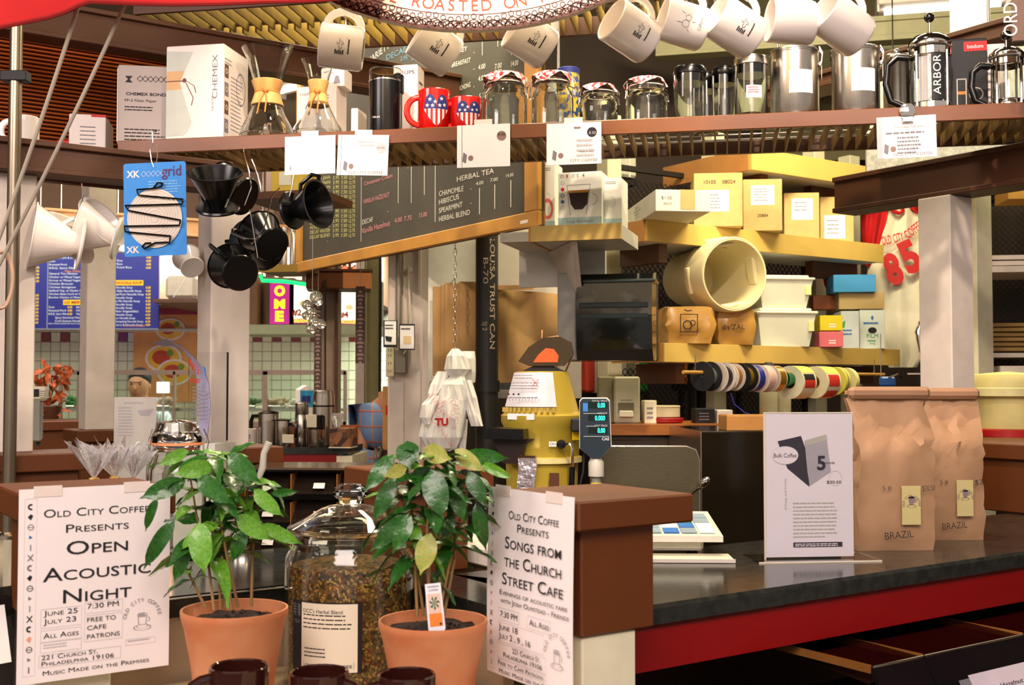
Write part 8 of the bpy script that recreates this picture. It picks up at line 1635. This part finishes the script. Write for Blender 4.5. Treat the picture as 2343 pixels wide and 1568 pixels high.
# ================= right edge: racks behind the post
P = pd(2238, 700, 4.3); rk = rad(-8); k = 4.3 / F
t = th('side_rack', 'white open shelving right of the big white post', 'shelving', (P.x, P.y, 0), rk); Z4 = lambda v: pd(2280, v, 4.3).z
for v, h_, x0 in ((598, 10, 0), (612, 14, 25), (808, 10, 0), (838, 16, 40), (585, 10, 0)): part(t, 'shelf_board', white, lambda g: g.box(x0 * k, .35, -.04 if x0 else 0, .3, Z4(v) - h_ * k, Z4(v)))
for x in (0., .34): part(t, 'upright', cream, lambda g: g.box(x - .012, x + .012, .28, .31, 0, 2.4))
part(t, 'dark_back', mt('store_dark', '30241A', .8), lambda g: g.box(-.02, .6, .5, .52, 1.2, 2.2)); part(t, 'tan_box', mt('box_tan2', 'B08238', .6), lambda g: g.box(.12, .3, .02, .2, Z4(455), Z4(430)))
mp_ = th('mesh_panel', 'dark mesh between the side shelves at the right edge', 'mesh panel', loc(Vector((P.x, P.y, 1.3)), rk, 0, .34), rk)
def ms2(g):
    for c in range(15):
        for sg in (1, -1):
            x = (c + .5) * .025; vs = []
            for r in range(40): xx = x + (.012 if r % 2 else -.012) * sg; vs += [(xx - .0015, 0, r * .026), (xx + .0015, 0, r * .026), (xx + .0015, .003, r * .026), (xx - .0015, .003, r * .026)]
            g.add(vs, [(4 * r + j, 4 * r + (j + 1) % 4, 4 * r + 4 + (j + 1) % 4, 4 * r + 4 + j) for r in range(39) for j in range(4)])
part(mp_, 'expanded_metal', dark_iron, ms2, kind='stuff'); part(mp_, 'frame', dark_iron, lambda g: (g.box(.09, .11, -.005, .01, 0, 1), g.box(.28, .3, -.005, .01, 0, 1)))
zz5 = Z4(806); q = random.Random(3)
for i in range(6):
    t = th('flat_bag_stack', ['lowest', 'second', 'third', 'fourth', 'fifth', 'topmost'][i] + ' flat kraft bag bundle of the pile on the side shelf', 'paper bags', loc(Vector((P.x, P.y, zz5 + .002 + i * .019)), rk, .012 + q.uniform(0, .02), .01 + .01 * i), rk + rad(q.uniform(-4, 4)), 'piled kraft bag bundles')
    part(t, 'bundle', mt('bundle_kraft', 'A08048', .7), lambda g: g.box(0, .26 - .02 * i, 0, .2, 0, .016, .005)); part(t, 'folded_edge', kraft2, lambda g: g.box(.0, .25 - .02 * i, -.006, 0, .002, .008, .002))
P = pd(2292, 1008, 3.5); k = 3.5 / F; t = th('yellow_drum', 'cream yellow drum upside down on a red lid at the right edge', 'drum', (P.x + .06, P.y + .1, ZL), 0); rd_ = 85 * k; zd = pd(2290, 850, 3.5).z - ZL
part(t, 'red_lid', mt('lid_red', 'B8181A', .35), lambda g: g.lathe([(rd_ * 1.02, 0), (rd_ * 1.02, .02), (rd_ * .95, .024)], 36)); part(t, 'barrel', mt('drum_yellow', 'D8CC84', .45), lambda g: g.lathe([(rd_ * .86, .024), (rd_ * .9, .13), (rd_ * 1.1, .132), (rd_ * 1.12, zd - .03), (rd_ * 1.05, zd - .01), (.01, zd)], 40)); part(t, 'rim_band', mt('drum_pale', 'E4DC9C', .45), lambda g: g.lathe([(rd_ * 1.13, .126), (rd_ * 1.14, .15), (rd_ * 1.12, .152)], 36, cap=False))
part(t, 'base_board', brown, lambda g: g.box(-.2, .3, -.1, .3, -.03, 0))
P = pd(2108, 830, 3.3); t = th('desk_lamp_arm', 'chrome curved lamp arm left of the big white post', 'lamp', P); part(t, 'arm', chrome, lambda g: g.tube([(0, 0, .12), (-.006, 0, .09), (.006, 0, .02), (.008, 0, -.08)], [.006, .012, .011, .006], 10)); part(t, 'loop', blkm, lambda g: g.tube([(.006, 0, .02), (-.01, 0, -.02), (-.008, 0, -.08), (.004, 0, -.14)], .004, 6)); part(t, 'stem', steel, lambda g: g.cyl((.008, 0, -.08), (.008, 0, -P.z), .006)); part(t, 'cross_bar', white, lambda g: g.box(-.04, .02, -.004, .004, -.035, -.03))
t = th('blue_clip', 'small blue clip tool at the right end of the ribbon rod', 'clip', pd(2040, 872, 3.6)); part(t, 'body', mt('clip_blue', '1E4E8E', .4), lambda g: g.box(-.035, .015, 0, .02, -.018, .014, .006)); part(t, 'lever', chrome, lambda g: g.tube([(-.01, 0, .01), (.02, -.004, .022), (.03, -.004, .01)], .003, 6)); part(t, 'hanging_wire', steel, lambda g: g.cyl((-.03, .01, .014), (-.03, .01, .15), .0015))
